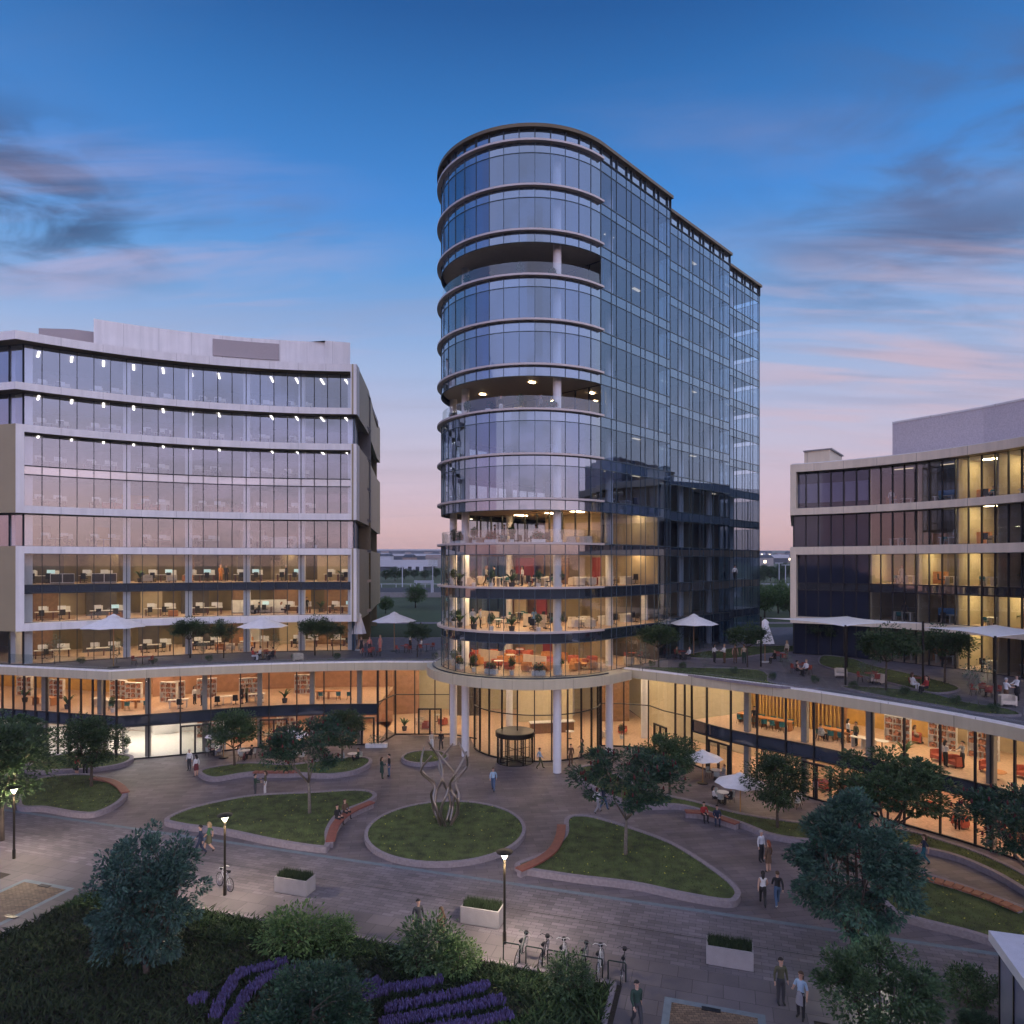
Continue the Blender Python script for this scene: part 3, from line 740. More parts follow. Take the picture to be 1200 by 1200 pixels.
def door(parent, line, s, w=2.0, h=2.5, out=0.12):
    p, u = at_len(line, s); n = (u[1],-u[0])
    M = Matrix.Translation((p[0]+n[0]*out, p[1]+n[1]*out, 0)) @ Matrix.Rotation(math.atan2(u[1],u[0]), 4, 'Z')
    f = MB()
    for x in (-w/2, 0, w/2): f.box(x-0.08, x+0.08, -0.07, 0.07, 0.02, h, M=M)
    f.box(-w/2-0.08, w/2+0.08, -0.075, 0.075, h, h+0.14, M=M)
    for x0, x1 in ((-w/2+0.08,-0.08),(0.08,w/2-0.08)): f.box(x0, x1, -0.05, 0.05, 0.02, 0.14, M=M)
    fo = f.build('door', 'mullion_black', parent)
    g = MB()
    for x0, x1 in ((-w/2+0.08,-0.08),(0.08,w/2-0.08)): g.box(x0, x1, -0.012, 0.012, 0.15, h, M=M)
    g.build('door_pane', 'glass_podium', fo)
    hd = MB()
    for x in (-0.16, 0.16): hd.tube([M @ Vector((x,-0.1,0.9)), M @ Vector((x,-0.1,1.4))], 0.02, 6)
    hd.build('handle', 'ring_metal', fo)
for fx in (228.0, 321.0, 425.0):
    best = min((abs(600+800*at_len(PL, pll*i/400)[0][0]/at_len(PL, pll*i/400)[0][1]-fx), pll*i/400) for i in range(401))
    door(PWL, PL, best[1], 2.3 if fx < 400 else 2.2)
door(PWL, PL2, 7.4, 2.2, 2.5)

PWR = thing('podium_wing', 'low podium wing with curved canopy below the cream framed block', 'podium building', (0,0,0), 0, 'podium wings')
CRL = catmull([(9.6,58.7),(11.5,57.2),(14.8,54.4),(20.3,49.2),(24.9,43.2),(27.2,39.3),(28.3,36.3),(29.0,31.0),(29.2,24.0)], 6, False)
canopy_edge(CRL, [(62,24),(62,100),(32,96),(6,66)], 'terrace_deck', PWR)
b = MB(); b.prism(offset(CRL,-0.3)+[(61.8,24),(61.8,99.8),(32,95.8),(6,66)], 7.85, 7.912); b.build('deck_paving', 'deck_stone', PWR)
b = MB(); b.band(offset(CRL,-0.05), 7.90, 8.02, 0.35); b.build('deck_kerb', 'white_panel', PWR)
b = MB(); b.sheet(offset(CRL,-0.75), 7.9, 8.95); b.build('balustrade', 'glass_rail', PWR)
PR = [(8.1,63.5),(10.4,63.2),(12.6,62.4),(13.4,60.2),(15.0,58.0)] + catmull([(15.0,58.0),(17.3,54.0),(21.6,49.4),(25.9,43.8),(27.9,41.0),(29.6,37.5),(30.7,32.0),(31.0,24.0)], 6, False)[1:]
prl = plen(PR)
def lens_px(line, xs):
    L = plen(line); out = []
    for fx in xs:
        out.append(min((abs(600+800*at_len(line, L*i/900)[0][0]/at_len(line, L*i/900)[0][1]-fx), L*i/900) for i in range(901))[1])
    return out
lensR = lens_px(PR, [705,731,760,792,803,811,829,857,888,921,954,988,1022,1060,1102,1143,1162,1190]) + [prl-1.9*i for i in range(6)]
s_split = lens_px(PR, [811])[0]
def sub(line, s0, s1):
    L = plen(line); pts = [at_len(line, s0)[0]]; acc = 0
    for i in range(1, len(line)):
        acc += math.dist(line[i-1], line[i])
        if s0+0.01 < acc < s1-0.01: pts.append(line[i])
    return pts+[at_len(line, s1)[0]]
PRa = sub(PR, 0, s_split); PRb = sub(PR, s_split, prl)
la = [s for s in lensR if s <= s_split+0.01]; lb = [s-s_split for s in lensR if s >= s_split-0.01]
curtain(PWR, PRa, la, 0.02, 7.2, 'glass_podium', 'mullion_black', w=0.11, transoms=(4.0,0.08), name='lobby_glazing')
curtain(PWR, PRb, lb, UPF, 7.2, 'glass_podium', 'mullion_black', w=0.11)
curtain(PWR, PRb, lb, 0.02, 2.86, 'glass_podium', 'mullion_black', w=0.11, transoms=(0.08,))
b = MB(); b.sheet(PRb, 2.86, UPF); sp = b.build('spandrel', 'spandrel_podium', PWR)
m = MB()
for s in lb:
    p, u = at_len(PRb, s); n = (u[1],-u[0]); m.obox((p[0]+n[0]*0.05, p[1]+n[1]*0.05), u, 0.11, 0.16, 2.86, UPF)
m.band(offset(PRb,0.1), 2.83, 2.9, 0.12); m.band(offset(PRb,0.1), UPF-0.03, UPF+0.04, 0.12); m.build('mullion', 'mullion_black', sp)
slab(PWR, between(PRb, 0.15, 9.5), 3.45, 3.78, 'wood_floor')
b = MB(); b.prism(between(PRb, 0.15, 9.5), 0.012, 0.034); b.build('ground_floor', 'wood_floor', PWR)
bl = offset(PRb, -9.2); bll = plen(bl)
for f0, f1, lo, hi in ((0.0,0.32,'wall_pale','wall_ochre'),(0.32,0.62,'wall_orange','wall_pale'),(0.62,1.0,'wall_orange','wall_white')):
    seg = [at_len(bl, bll*(f0+(f1-f0)*i/12))[0] for i in range(13)]
    for z0, z1, mm in ((0.03,3.45,lo),(3.78,7.17,hi)):
        b = MB(); b.band(seg, z0, z1, 0.3); b.build('back_wall', mm, PWR)
# slatted ochre screen in the meeting room
sl = offset(PRb, -5.0); sll = plen(sl)
b = MB()
for i in range(26):
    p, u = at_len(sl, sll*(0.045+0.0075*i)); b.obox(p, u, 0.12, 0.12, 3.78, 7.15)
so2 = b.build('slat_screen', 'wall_ochre', PWR)
b = MB(); b.band([at_len(sl, sll*(0.04+0.02*i))[0] for i in range(11)], 3.78, 7.14, 0.05); b.v = [(x+0.1,y+0.15,z) for x,y,z in b.v]; b.build('screen_back', 'wood_panel', so2)
for fx in (868, 935, 1010, 1150):
    s = lens_px(PR, [fx])[0]; p, u = at_len(PR, s+0.2); n = (-u[1],u[0])
    b = MB(); b.obox((p[0]+n[0]*0.75, p[1]+n[1]*0.75), u, 0.42, 0.42, 0.03, 7.19); b.build('column', 'grey_column', PWR)
L2 = plen(PRb)
for f in [0.05,0.13,0.21,0.29,0.37,0.45,0.53,0.61,0.69,0.78,0.88]:
    p, u = at_len(PRb, L2*f); n = (-u[1],u[0])
    for d in (2.6, 6.4):
        lamp(PWR, (p[0]+n[0]*d, p[1]+n[1]*d), u, 7.15, 1.4, 0.5, 'lamp_lobby')
        lamp(PWR, (p[0]+n[0]*d, p[1]+n[1]*d), u, 3.42, 1.4, 0.5, 'lamp_orange')
for fx in (843, 958): door(PWR, PR, lens_px(PR, [fx])[0], 2.0)
door(PWR, PRa, lens_px(PRa, [775])[0], 1.9)

# ================================================================== right office block
RB = thing('office_block', 'cream framed office block behind the shade sails', 'office building', (0,0,0), 0, 'office buildings round the plaza')
RG = arc3((28.3,68.6),(36.4,61.4),(40.4,53.2), 30)
u_ = unit(RG[-2], RG[-1])
RG += [(41.6,46.0),(41.9,38.0)]
RL = plen(RG)
RF = offset(RG, 1.2)
u0 = unit(RG[0], RG[1]); RF0 = (RF[0][0]-u0[0]*0.15, RF[0][1]-u0[1]*0.15)
RFB = [RF0]+RF
def _lp(xs): return [min((abs(600+800*at_len(RG, RL*i/1500)[0][0]/at_len(RG, RL*i/1500)[0][1]-fx), RL*i/1500) for i in range(1501))[1] for fx in xs]
bs = _lp([1019,1074,1120,1167,1214,1262,1330])
DARK = bs[0]; bay = DARK/6
rl = [bay*i for i in range(6)]+[bs[0]+(bs[1]-bs[0])*i/4 for i in range(4)]+[bs[j]+(bs[j+1]-bs[j])*i/3 for j in range(1,6) for i in range(3)]+[bs[6]]
rows_r = [(7.95,11.1),(11.7,14.3),(15.05,17.85),(18.5,21.75),(22.4,26.0)]
RIGHT_FLOOR = [7.99,11.66,15.08,18.57,22.3]
LITR = {(4,2):1,(4,3):1,(3,2):1,(2,0):1,(2,1):1,(2,2):1,(1,2):1,(1,3):1,(0,2):1,(0,4):1,(3,4):1,(4,4):1}
for i, (z0, z1) in enumerate(rows_r):
    zf = RIGHT_FLOOR[i]; ztop = RIGHT_FLOOR[i+1]-0.3 if i < 4 else 26.0
    gd = sub(RG, 0, DARK); gl_ = sub(RG, DARK, RL)
    if i == 4:
        curtain(RB, gd, rl[:7], z0, z1, 'glass_dark', 'mullion_black', w=0.09)
        for k in range(6):
            p, u = at_len(gd, bay*(k+0.5)); n = (-u[1],u[0])
            b = MB(); b.obox((p[0]+n[0]*0.25, p[1]+n[1]*0.25), u, bay-0.16, 0.03, z0+0.6, z1-1.1); b.build('blind', 'blind', RB)
        b = MB(); b.band(offset(gd,-0.8), z0, z1, 0.1); b.build('dark_wall', 'wall_dark', RB)
    else:
        curtain(RB, gd, rl[:7], z0, z1, 'dark_glazing', 'mullion_black', w=0.09, name='dark_window_band')
    curtain(RB, gl_, [s-DARK for s in rl[6:]], z0, z1, 'glass_lit', 'mullion_black', w=0.09)
    slab(RB, between(RG, 0.12, 7.0), zf-0.3, zf, 'wood_floor')
    c = MB(); c.prism(between(RG, 0.14, 6.9), ztop-0.03, ztop-0.004); c.build('ceiling', 'ceiling_white', RB)
    b = MB(); b.band(offset(RG,-6.2), zf, ztop, 0.3); b.build('back_wall', 'wall_beige', RB)
    for k in range(6):
        p, u = at_len(RG, bs[k]+0.05); n = (-u[1],u[0])
        b = MB(); b.obox((p[0]+n[0]*3.15, p[1]+n[1]*3.15), n, 5.9, 0.14, zf, ztop); b.build('partition', 'wall_pale', RB)
        p, u = at_len(RG, (bs[k]+bs[k+1])/2); n = (-u[1],u[0])
        lt = LITR.get((i,k))
        lamp(RB, (p[0]+n[0]*2.6, p[1]+n[1]*2.6), u, ztop-0.04, 1.6, 0.5 if lt else 0.2, 'lamp_yellow' if lt else 'lamp_dim_tower')
        if lt:
            b = MB(); b.obox((p[0]+n[0]*5.9+u[0]*0.9, p[1]+n[1]*5.9+u[1]*0.9), u, 0.35, 0.06, zf+0.4, ztop-0.4); b.build('light_panel', 'lamp_dim', RB)
b = MB(); b.sheet(RG, 14.3, 15.05); sp = b.build('spandrel', 'spandrel_right', RB)
m = MB()
for s in rl:
    p, u = at_len(RG, s); n = (u[1],-u[0]); m.obox((p[0]+n[0]*0.05, p[1]+n[1]*0.05), u, 0.09, 0.16, 14.3, 15.05)
m.band(offset(RG,0.1), 14.3, 14.36, 0.1); m.band(offset(RG,0.1), 14.99, 15.05, 0.1)
m.build('mullion', 'mullion_black', sp)
for z0, z1 in ((11.1,11.7),(17.85,18.6),(21.75,22.4),(26.0,26.75)):
    b = MB(); b.band(RFB, z0, z1, 1.45); b.build('frame_beam', 'cream_panel', RB)
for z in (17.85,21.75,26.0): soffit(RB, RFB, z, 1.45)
for z0, z1 in ((11.1,18.6),(21.75,26.75)):
    b = MB(); b.band([RF0, at_len(RFB,0.55)[0]], z0+0.6, z1-0.75, 1.4); b.build('frame_post', 'cream_panel', RB)
    b = MB(); b.band([(36,88), (RF0[0]+0.02, RF0[1]+0.03)], z0, z1, 0.5); b.build('side_panel', 'cream_panel', RB)
for z0, z1 in ((7.95,11.1),(18.6,21.75)):
    b = MB(); b.band([(37,88), (RG[0][0]+0.02, RG[0][1]+0.04)], z0, z1, 0.4); b.build('side_wall', 'blue_side', RB)
b = MB(); b.prism(offset(RFB,-0.6)+[(60,38),(60,88),(37,87)], 26.1, 26.55); b.build('roof', 'roof_grey', RB)
b = MB(); b.band([(60,38.5),(60,88),(37,87.5)][::-1], 0, 26.1, 0.4); b.build('rear_wall', 'cream_panel', RB)
b = MB(); b.band(offset(RFB,-0.9), 26.75, 26.95, 1.2); b.build('parapet', 'white_panel', RB)
q = [(29.2,68.2),(31.0,66.6),(34.3,71),(32.5,72.6)]
b = MB(); b.prism(q, 26.5, 28.1); po = b.build('plant_room', 'cream_panel', RB)
b = MB(); b.prism([(q[0][0]-.15,q[0][1]-.1),(q[1][0]+.1,q[1][1]-.2),(q[2][0]+.2,q[2][1]),(q[3][0],q[3][1]+.2)], 28.1, 28.22); b.build('roof', 'roof_grey', po)
mat('roof_mesh', (0.64,0.58,0.60), 0.8, var=0.14, scale=9, bump=0.5, bscale=25)
ph = [(36.0,64.6),(40.2,58.2),(43.5,50.0),(45.0,40.0)]
b = MB(); b.prism(ph+[(58,40),(58,70),(46,74)], 26.5, 30.2); po = b.build('plant_room', 'roof_mesh', RB)
b = MB(); b.band(offset(ph,0.06), 30.2, 30.36, 0.3); b.build('coping', 'white_panel', po)
# ------------------------------------------------------------------ ground
def pave(name, col, bw, bh, mortar, ang, var=0.25, rough=0.75):
    m = bpy.data.materials.new(name); m.use_nodes = True
    nt = m.node_tree; N = nt.nodes; L = nt.links; b = N['Principled BSDF']
    tc = N.new('ShaderNodeTexCoord'); mp = N.new('ShaderNodeMapping'); mp.inputs['Rotation'].default_value = (0,0,ang)
    L.new(tc.outputs['Object'], mp.inputs[0])
    br = N.new('ShaderNodeTexBrick'); br.inputs['Scale'].default_value = 1.0
    br.inputs['Brick Width'].default_value = bw; br.inputs['Row Height'].default_value = bh; br.inputs['Mortar Size'].default_value = mortar
    br.inputs['Color1'].default_value = (*[c*(1-var) for c in col],1); br.inputs['Color2'].default_value = (*[c*(1+var) for c in col],1)
    br.inputs['Mortar'].default_value = (*[c*0.42 for c in col],1); br.inputs['Mortar Smooth'].default_value = 0.2
    L.new(mp.outputs[0], br.inputs['Vector'])
    no = N.new('ShaderNodeTexNoise'); no.inputs['Scale'].default_value = 0.25; no.inputs['Detail'].default_value = 6; L.new(tc.outputs['Object'], no.inputs['Vector'])
    mr = N.new('ShaderNodeMapRange'); mr.inputs['From Min'].default_value = 0.3; mr.inputs['From Max'].default_value = 0.7; mr.inputs['To Min'].default_value = 0.70; mr.inputs['To Max'].default_value = 1.22
    L.new(no.outputs['Fac'], mr.inputs['Value'])
    sc_ = N.new('ShaderNodeVectorMath'); sc_.operation = 'SCALE'; L.new(br.outputs['Color'], sc_.inputs[0]); L.new(mr.outputs['Result'], sc_.inputs['Scale'])
    L.new(sc_.outputs[0], b.inputs['Base Color'])
    n3 = N.new('ShaderNodeTexNoise'); n3.inputs['Scale'].default_value = 1.3; L.new(tc.outputs['Object'], n3.inputs['Vector'])
    m3 = N.new('ShaderNodeMapRange'); m3.inputs['To Min'].default_value = rough-0.2; m3.inputs['To Max'].default_value = rough+0.1; L.new(n3.outputs['Fac'], m3.inputs['Value'])
    L.new(m3.outputs['Result'], b.inputs['Roughness'])
    bp = N.new('ShaderNodeBump'); bp.inputs['Strength'].default_value = 0.5; bp.inputs['Distance'].default_value = 0.02; bp.invert = True
    L.new(br.outputs['Fac'], bp.inputs['Height']); L.new(bp.outputs['Normal'], b.inputs['Normal'])
    MATS[name] = m
pang = R(17.2)
pave('paver_plaza', (0.145,0.120,0.128), 1.3, 0.42, 0.012, R(-8), 0.20, 0.62)
pave('paver_promenade', (0.162,0.143,0.158), 0.62, 0.26, 0.012, pang, 0.22, 0.7)
pave('paver_border', (0.138,0.120,0.127), 1.2, 0.9, 0.012, pang, 0.16, 0.7)
pave('cobbles', (0.19,0.13,0.085), 0.2, 0.12, 0.012, R(0), 0.3, 0.8)
mat('kerb_stone', (0.25,0.215,0.235), 0.8, var=0.15, scale=6, bump=0.3, bscale=40)
mat('strip_stone', (0.15,0.19,0.215), 0.7, var=0.12)
mat('soil', (0.035,0.028,0.02), 0.95, var=0.3, scale=8, bump=0.8, bscale=30)
mat('turf', (0.075,0.098,0.028), 0.95, var=0.5, scale=1.4, bump=0.7, bscale=60)
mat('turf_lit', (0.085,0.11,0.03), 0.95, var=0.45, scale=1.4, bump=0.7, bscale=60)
mat('far_field', (0.06,0.085,0.035), 0.95, var=0.45, scale=0.06)
mat('asphalt', (0.05,0.05,0.055), 0.85, var=0.15)

b = MB()
prof = [(-4000,-0.02),(84.5,-0.02),(85.0,6.0),(92,7.2),(120,8.4),(150,9.4),(200,10.6),(300,12.6),(600,18.5),(1200,31),(2500,58),(4500,100),(7500,150)]
xs = [-1,-0.6,-0.35,-0.2,-0.1,0,0.1,0.2,0.35,0.6,1]
g = [[(x*max(220,1.4*abs(y)), y, z) for x in xs] for y, z in prof]
b.v = [p for row in g for p in row]; w_ = len(xs)
for i in range(len(prof)-1):
    for j in range(w_-1): b.f.append((i*w_+j, i*w_+j+1, (i+1)*w_+j+1, (i+1)*w_+j)); b.mi.append(0 if i == 0 else 1)
tag(b.build('ground', ['soil','far_field']), kind='structure')
def sheet(name, poly, z, m):
    b = MB(); b.add([(p[0],p[1],z) for p in poly], [tuple(range(len(poly)))])
    if sum(poly[i-1][0]*poly[i][1]-poly[i][0]*poly[i-1][1] for i in range(len(poly))) < 0: b.f = [b.f[0][::-1]]
    return tag(b.build(name, m), kind='structure')
sheet('plaza', [uv(-72,34.75),uv(42,34.75),(70,55),(70,84),(-80,84)], 0.0, 'paver_plaza')
sheet('promenade', [uv(-90,29.6),uv(60,29.6),uv(60,34.45),uv(-90,34.45)], 0.0, 'paver_promenade')
sheet('paving_strip', [uv(-90,34.45),uv(60,34.45),uv(60,34.75),uv(-90,34.75)], 0.004, 'strip_stone')
sheet('footpath', [uv(-90,27.55),uv(60,27.55),uv(60,29.6),uv(-90,29.6)], 0.0, 'paver_border')
sheet('drain_line', [uv(-90,32.05),uv(60,32.05),uv(60,32.10),uv(-90,32.10)], 0.006, 'mullion_black')
for u0_, u1_ in ((-37.2,-31.2),(-3.9,3.2)):
    sheet('path', [uv(u0_,-10),uv(u1_,-10),uv(u1_,27.55),uv(u0_,27.55)], 0.0, 'paver_border')
    a0, a1 = (-35.9,-32.4) if u0_ < -30 else (-2.2,1.5)
    sheet('path_border', [uv(a0,-10),uv(a1,-10),uv(a1,27.35),uv(a0,27.35)], 0.006, 'strip_stone')
    sheet('path_inlay', [uv(a0+0.28,-10),uv(a1-0.28,-10),uv(a1-0.28,27.07),uv(a0+0.28,27.07)], 0.011, 'cobbles')
    for uu, vv in ((a0+1.75,27.05),(a1-0.28,24.2)):
        p = uv(uu, vv); b = MB(); b.obox(p, UU, 0.7, 0.22, 0.012, 0.03); tag(b.build('drain_grate', 'mullion_black'), 'dark drain grate set in the blue border of the cobbled inlay at %s' % ('its far edge' if vv > 26 else 'its long edge'), 'drain grate', 'drain grates in the cobbled paths')
# ------------------------------------------------------------------ vegetation
import numpy as np
mat('bark', (0.085,0.065,0.05), 0.9, var=0.25, scale=8, bump=0.6, bscale=25)
mat('bark_pale', (0.16,0.14,0.12), 0.9, var=0.25, scale=8, bump=0.5, bscale=25)
mat('leaf_dark', (0.042,0.081,0.031), 0.6, var=0.3, scale=1.0, island=0.45, transl=0.25)
mat('leaf_mid', (0.056,0.109,0.042), 0.6, var=0.3, scale=1.0, island=0.45, transl=0.25)
mat('leaf_blue', (0.052,0.110,0.088), 0.55, var=0.25, scale=1.2, island=0.45, transl=0.25)
mat('leaf_sumac', (0.030,0.072,0.040), 0.55, var=0.3, scale=1.2, island=0.45, transl=0.25)
mat('leaf_teal', (0.055,0.118,0.086), 0.55, var=0.3, scale=1.2, island=0.45, transl=0.25)
mat('leaf_bright', (0.091,0.168,0.049), 0.6, var=0.3, scale=1.2, island=0.4, transl=0.3)
mat('leaf_grey', (0.140,0.196,0.154), 0.6, var=0.2, scale=2, island=0.3, transl=0.25)
mat('sumac_cone', (0.085,0.008,0.010), 0.7, var=0.2, scale=10)
mat('blossom', (0.62,0.60,0.66), 0.7, var=0.1)
mat('lavender_flower', (0.092,0.066,0.175), 0.8, var=0.3, scale=6, island=0.4)
mat('lavender_stem', (0.05,0.075,0.04), 0.8, var=0.3, scale=6, island=0.3)
mat('ground_cover', (0.042,0.081,0.022), 0.8, var=0.5, scale=0.5, island=0.5, transl=0.2)
mat('meadow', (0.031,0.048,0.017), 0.85, var=0.45, scale=0.5, island=0.5, transl=0.2)
mat('grass_blade', (0.087,0.129,0.031), 0.8, var=0.4, scale=0.7, island=0.55, transl=0.2)
mat('fallen_leaf', (0.55,0.55,0.06), 0.8, var=0.3, scale=4, island=0.3)
mat('planter_grass', (0.035,0.06,0.022), 0.8, var=0.3, scale=3, island=0.4, transl=0.2)
mat('flower_red', (0.45,0.05,0.04), 0.7, var=0.3, scale=4, island=0.3)

def rv(r): 
    while True:
        p = Vector((r.uniform(-1,1), r.uniform(-1,1), r.uniform(-1,1)))
        if 0.05 < p.length <= 1: return p
def leaf_quad(b, p, d, up, l, w, mi=0):
    s = d.cross(up)
    if s.length < 1e-4: s = Vector((1,0,0))
    s.normalize()
    m = p + d*l*0.5 + up*l*0.06
    b.add([p, m+s*w*0.5, p+d*l, m-s*w*0.5], [(0,1,2,3)], mi)
def frond(b, p, d, l, r, pairs=6, lw=0.27, mi=0):
    """one pinnate leaf: leaflets in pairs along a drooping rib"""
    d = d.normalized(); up = Vector((0,0,1)); s = d.cross(up)
    s = s.normalized() if s.length > 1e-3 else Vector((1,0,0))
    for i in range(pairs):
        t = (i+0.6)/pairs
        q = p + d*l*t + Vector((0,0,-0.20*l*t*t))
        ll = l*lw*(1.0-0.45*abs(t-0.4))
        for k in (-1,1):
            dd = (s*k + d*0.55 + Vector((0,0,-0.02-0.25*r.random()))).normalized()
            leaf_quad(b, q, dd, Vector((0,0,1)), ll*1.1, ll*0.62, mi)
    leaf_quad(b, p+d*l+Vector((0,0,-0.20*l)), (d+Vector((0,0,-0.4))).normalized(), up, l*lw, l*lw*0.5, mi)
def skeleton(r, h, cw, ch, th, tr, forks, sub=4, bend=0.25, flat=1.0):
    """trunk and limbs; returns (mesh builder, tip points with outward directions)"""
    b = MB(); tips = []
    top = Vector((r.uniform(-1,1)*0.12, r.uniform(-1,1)*0.12, th))
    b.tube([(0,0,-0.15),(top.x*0.3,top.y*0.3,th*0.5),top], [tr*1.25,tr,tr*0.8], 8)
    cz = h-ch/2
    for f in range(forks):
        a = 2*PI*(f+r.uniform(-0.3,0.3))/forks
        e = r.uniform(0.15,0.9) if f else 1.0
        tgt = Vector((math.cos(a)*cw*0.30*e**0.2, math.sin(a)*cw*0.30*e**0.2, cz + ch*r.uniform(-0.15,0.25)))
        if forks > 4 and f == 0: tgt = Vector((0.1,0,h-ch*0.25))
        mid = top.lerp(tgt, 0.5) + Vector((math.cos(a)*bend, math.sin(a)*bend, -0.05*h))
        b.tube([top-Vector((0,0,0.05)), mid, tgt], [tr*0.55,tr*0.42,tr*0.28], 6)
        for k in range(sub):
            base = mid.lerp(tgt, r.uniform(0.1,1.0))
            dv = rv(r).normalized(); dv = (dv + Vector((math.cos(a),math.sin(a),0.25))*0.75).normalized()
            rad = Vector((cw*0.5, cw*0.5, ch*0.5))
            q = Vector((dv.x*rad.x, dv.y*rad.y, cz+dv.z*rad.z*0.9 + 0.0))
            q = base.lerp(q, r.uniform(0.72,0.98))
            m2 = base.lerp(q, 0.5)+Vector((0,0,0.04*h))
            b.tube([base, m2, q], [tr*0.24,tr*0.17,tr*0.07], 5)
            tips.append((q, (q-Vector((0,0,cz-ch*0.2))).normalized())); tips.append((m2, (m2-Vector((0,0,cz-ch*0.3))).normalized()))
    return b, tips
TREES = {}
def make_tree(kind, seed, h, cw, ch, th, tr, forks=5, sub=5, style='leaf', n=3600, leaf=0.2, spread=0.16, lm='leaf_dark', bark='bark', cones=0, blooms=0, flatten=0.65, trunk=True, name='tree', grow=0, taper=0.0):
    r = random.Random(seed)
    b, tips = skeleton(r, h, cw, ch, th, tr, forks, sub)
    c = MB()
    cz = h-ch/2
    # a few stray clumps widen and roughen the outline
    for i in range(grow):
        d = rv(r).normalized(); k = r.uniform(0.55,1.0)
        tips.append((Vector((d.x*cw*0.5*k, d.y*cw*0.5*k, cz+d.z*ch*0.5*k)), d))
    if taper: tips = [(Vector((q.x*(1-taper*max(0,(q.z-cz)/(ch*0.5))), q.y*(1-taper*max(0,(q.z-cz)/(ch*0.5))), q.z)), d) for q, d in tips]
    per = max(1, n//len(tips))
    for q, d in tips:
        s = cw*spread*r.uniform(0.6,1.35)
        for i in range(max(1, int(per*r.uniform(0.6,1.4)))):
            o = rv(r); o = Vector((o.x*s, o.y*s, o.z*s*flatten))
            p = q+o
            dd = (o.normalized()*0.8 + d*0.6 + rv(r)*0.5 + Vector((0,0,-0.15))).normalized()
            if style == 'frond': frond(c, p, Vector((dd.x,dd.y,dd.z*0.5+0.1)), leaf*r.uniform(0.75,1.25), r, 6)
            else:
                leaf_quad(c, p, dd, (rv(r)+Vector((0,0,1.2))).normalized(), leaf*r.uniform(0.7,1.3), leaf*0.52)
    mats = [lm]
    if cones:
        mats.append('sumac_cone')
        for i in range(cones):
            q, d = tips[(i*7) % len(tips)]; s = cw*spread
            p = q + Vector((r.uniform(-s,s)*1.1, r.uniform(-s,s)*1.1, s*flatten*r.uniform(0.3,0.9)))
            c.tube([p, p+Vector((0,0,0.10)), p+Vector((0,0,0.22))], [0.04,0.06,0.015], 6, 1)
    if blooms:
        mats.append('blossom')
        for i in range(blooms):
            q, d = r.choice(tips); s = cw*spread
            p = q + Vector((r.uniform(-s,s), r.uniform(-s,s), s*flatten*r.uniform(0,0.9)))
            for k in range(4): leaf_quad(c, p+rv(r)*0.05, rv(r).normalized(), Vector((0,0,1)), 0.16, 0.12, len(mats)-1)
    t = thing(name, 'x', 'tree', (0,0,-100))
    if trunk: b.build('trunk', bark, t, smooth=True)
    else: b.build('stem', bark, t, smooth=True)
    c.build('crown' if name == 'tree' else 'foliage', mats, t)
    TREES[kind] = t
make_tree('sumac', 3, 6.4, 6.2, 3.3, 2.3, 0.10, 5, 6, 'leaf', 9500, 0.20, 0.088, 'leaf_sumac', 'bark_pale', cones=70, flatten=0.55)
make_tree('maple', 5, 5.0, 3.9, 3.2, 1.7, 0.09, 5, 6, 'leaf', 9000, 0.18, 0.15, 'leaf_dark', 'bark', grow=14)
make_tree('maple_b', 6, 4.8, 4.0, 3.0, 1.7, 0.09, 4, 6, 'leaf', 8500, 0.18, 0.15, 'leaf_mid', 'bark', grow=12)
make_tree('broad', 8, 6.3, 6.6, 4.4, 1.6, 0.14, 7, 6, 'leaf', 15000, 0.21, 0.095, 'leaf_mid', 'bark', grow=14, flatten=0.5)
make_tree('big_front', 11, 7.3, 5.4, 6.3, 0.9, 0.14, 8, 7, 'leaf', 26000, 0.185, 0.092, 'leaf_teal', 'bark', cones=14, grow=60, flatten=0.55, taper=0.55)
make_tree('terrace', 13, 3.9, 3.3, 2.0, 1.8, 0.06, 6, 5, 'leaf', 6500, 0.16, 0.14, 'leaf_dark', 'bark', grow=14, flatten=0.5)
make_tree('terrace_b', 14, 3.7, 3.0, 1.8, 1.7, 0.05, 5, 5, 'leaf', 3600, 0.15, 0.13, 'leaf_dark', 'bark', grow=8, flatten=0.45)
make_tree('sapling', 17, 2.7, 1.3, 2.0, 0.6, 0.025, 4, 5, 'leaf', 420, 0.12, 0.16, 'leaf_grey', 'bark_pale')
make_tree('far', 19, 8.5, 7.5, 6.5, 2.0, 0.2, 6, 6, 'leaf', 5200, 0.42, 0.16, 'leaf_bright', 'bark', grow=30)
make_tree('wood', 20, 9.0, 9.0, 7.0, 2.0, 0.25, 6, 5, 'leaf', 2600, 0.7, 0.17, 'leaf_dark', 'bark', grow=24)
make_tree('bush_tree', 21, 6.2, 5.8, 5.9, 0.5, 0.16, 9, 6, 'leaf', 17000, 0.21, 0.085, 'leaf_blue', 'bark', grow=60, name='shrub', trunk=False, flatten=0.7)
make_tree('shrub', 23, 2.0, 2.9, 1.9, 0.25, 0.05, 8, 6, 'leaf', 2600, 0.19, 0.15, 'leaf_bright', 'bark', grow=16, name='shrub', trunk=False, flatten=0.9)
make_tree('shrub_b', 24, 2.1, 2.6, 2.0, 0.25, 0.05, 7, 6, 'leaf', 2300, 0.19, 0.15, 'leaf_mid', 'bark', grow=12, name='shrub', trunk=False, flatten=0.9)
make_tree('shrub_dark', 25, 3.0, 4.2, 3.0, 0.3, 0.08, 8, 6, 'leaf', 13000, 0.15, 0.095, 'leaf_sumac', 'bark', grow=30, name='shrub', trunk=False, flatten=0.8)
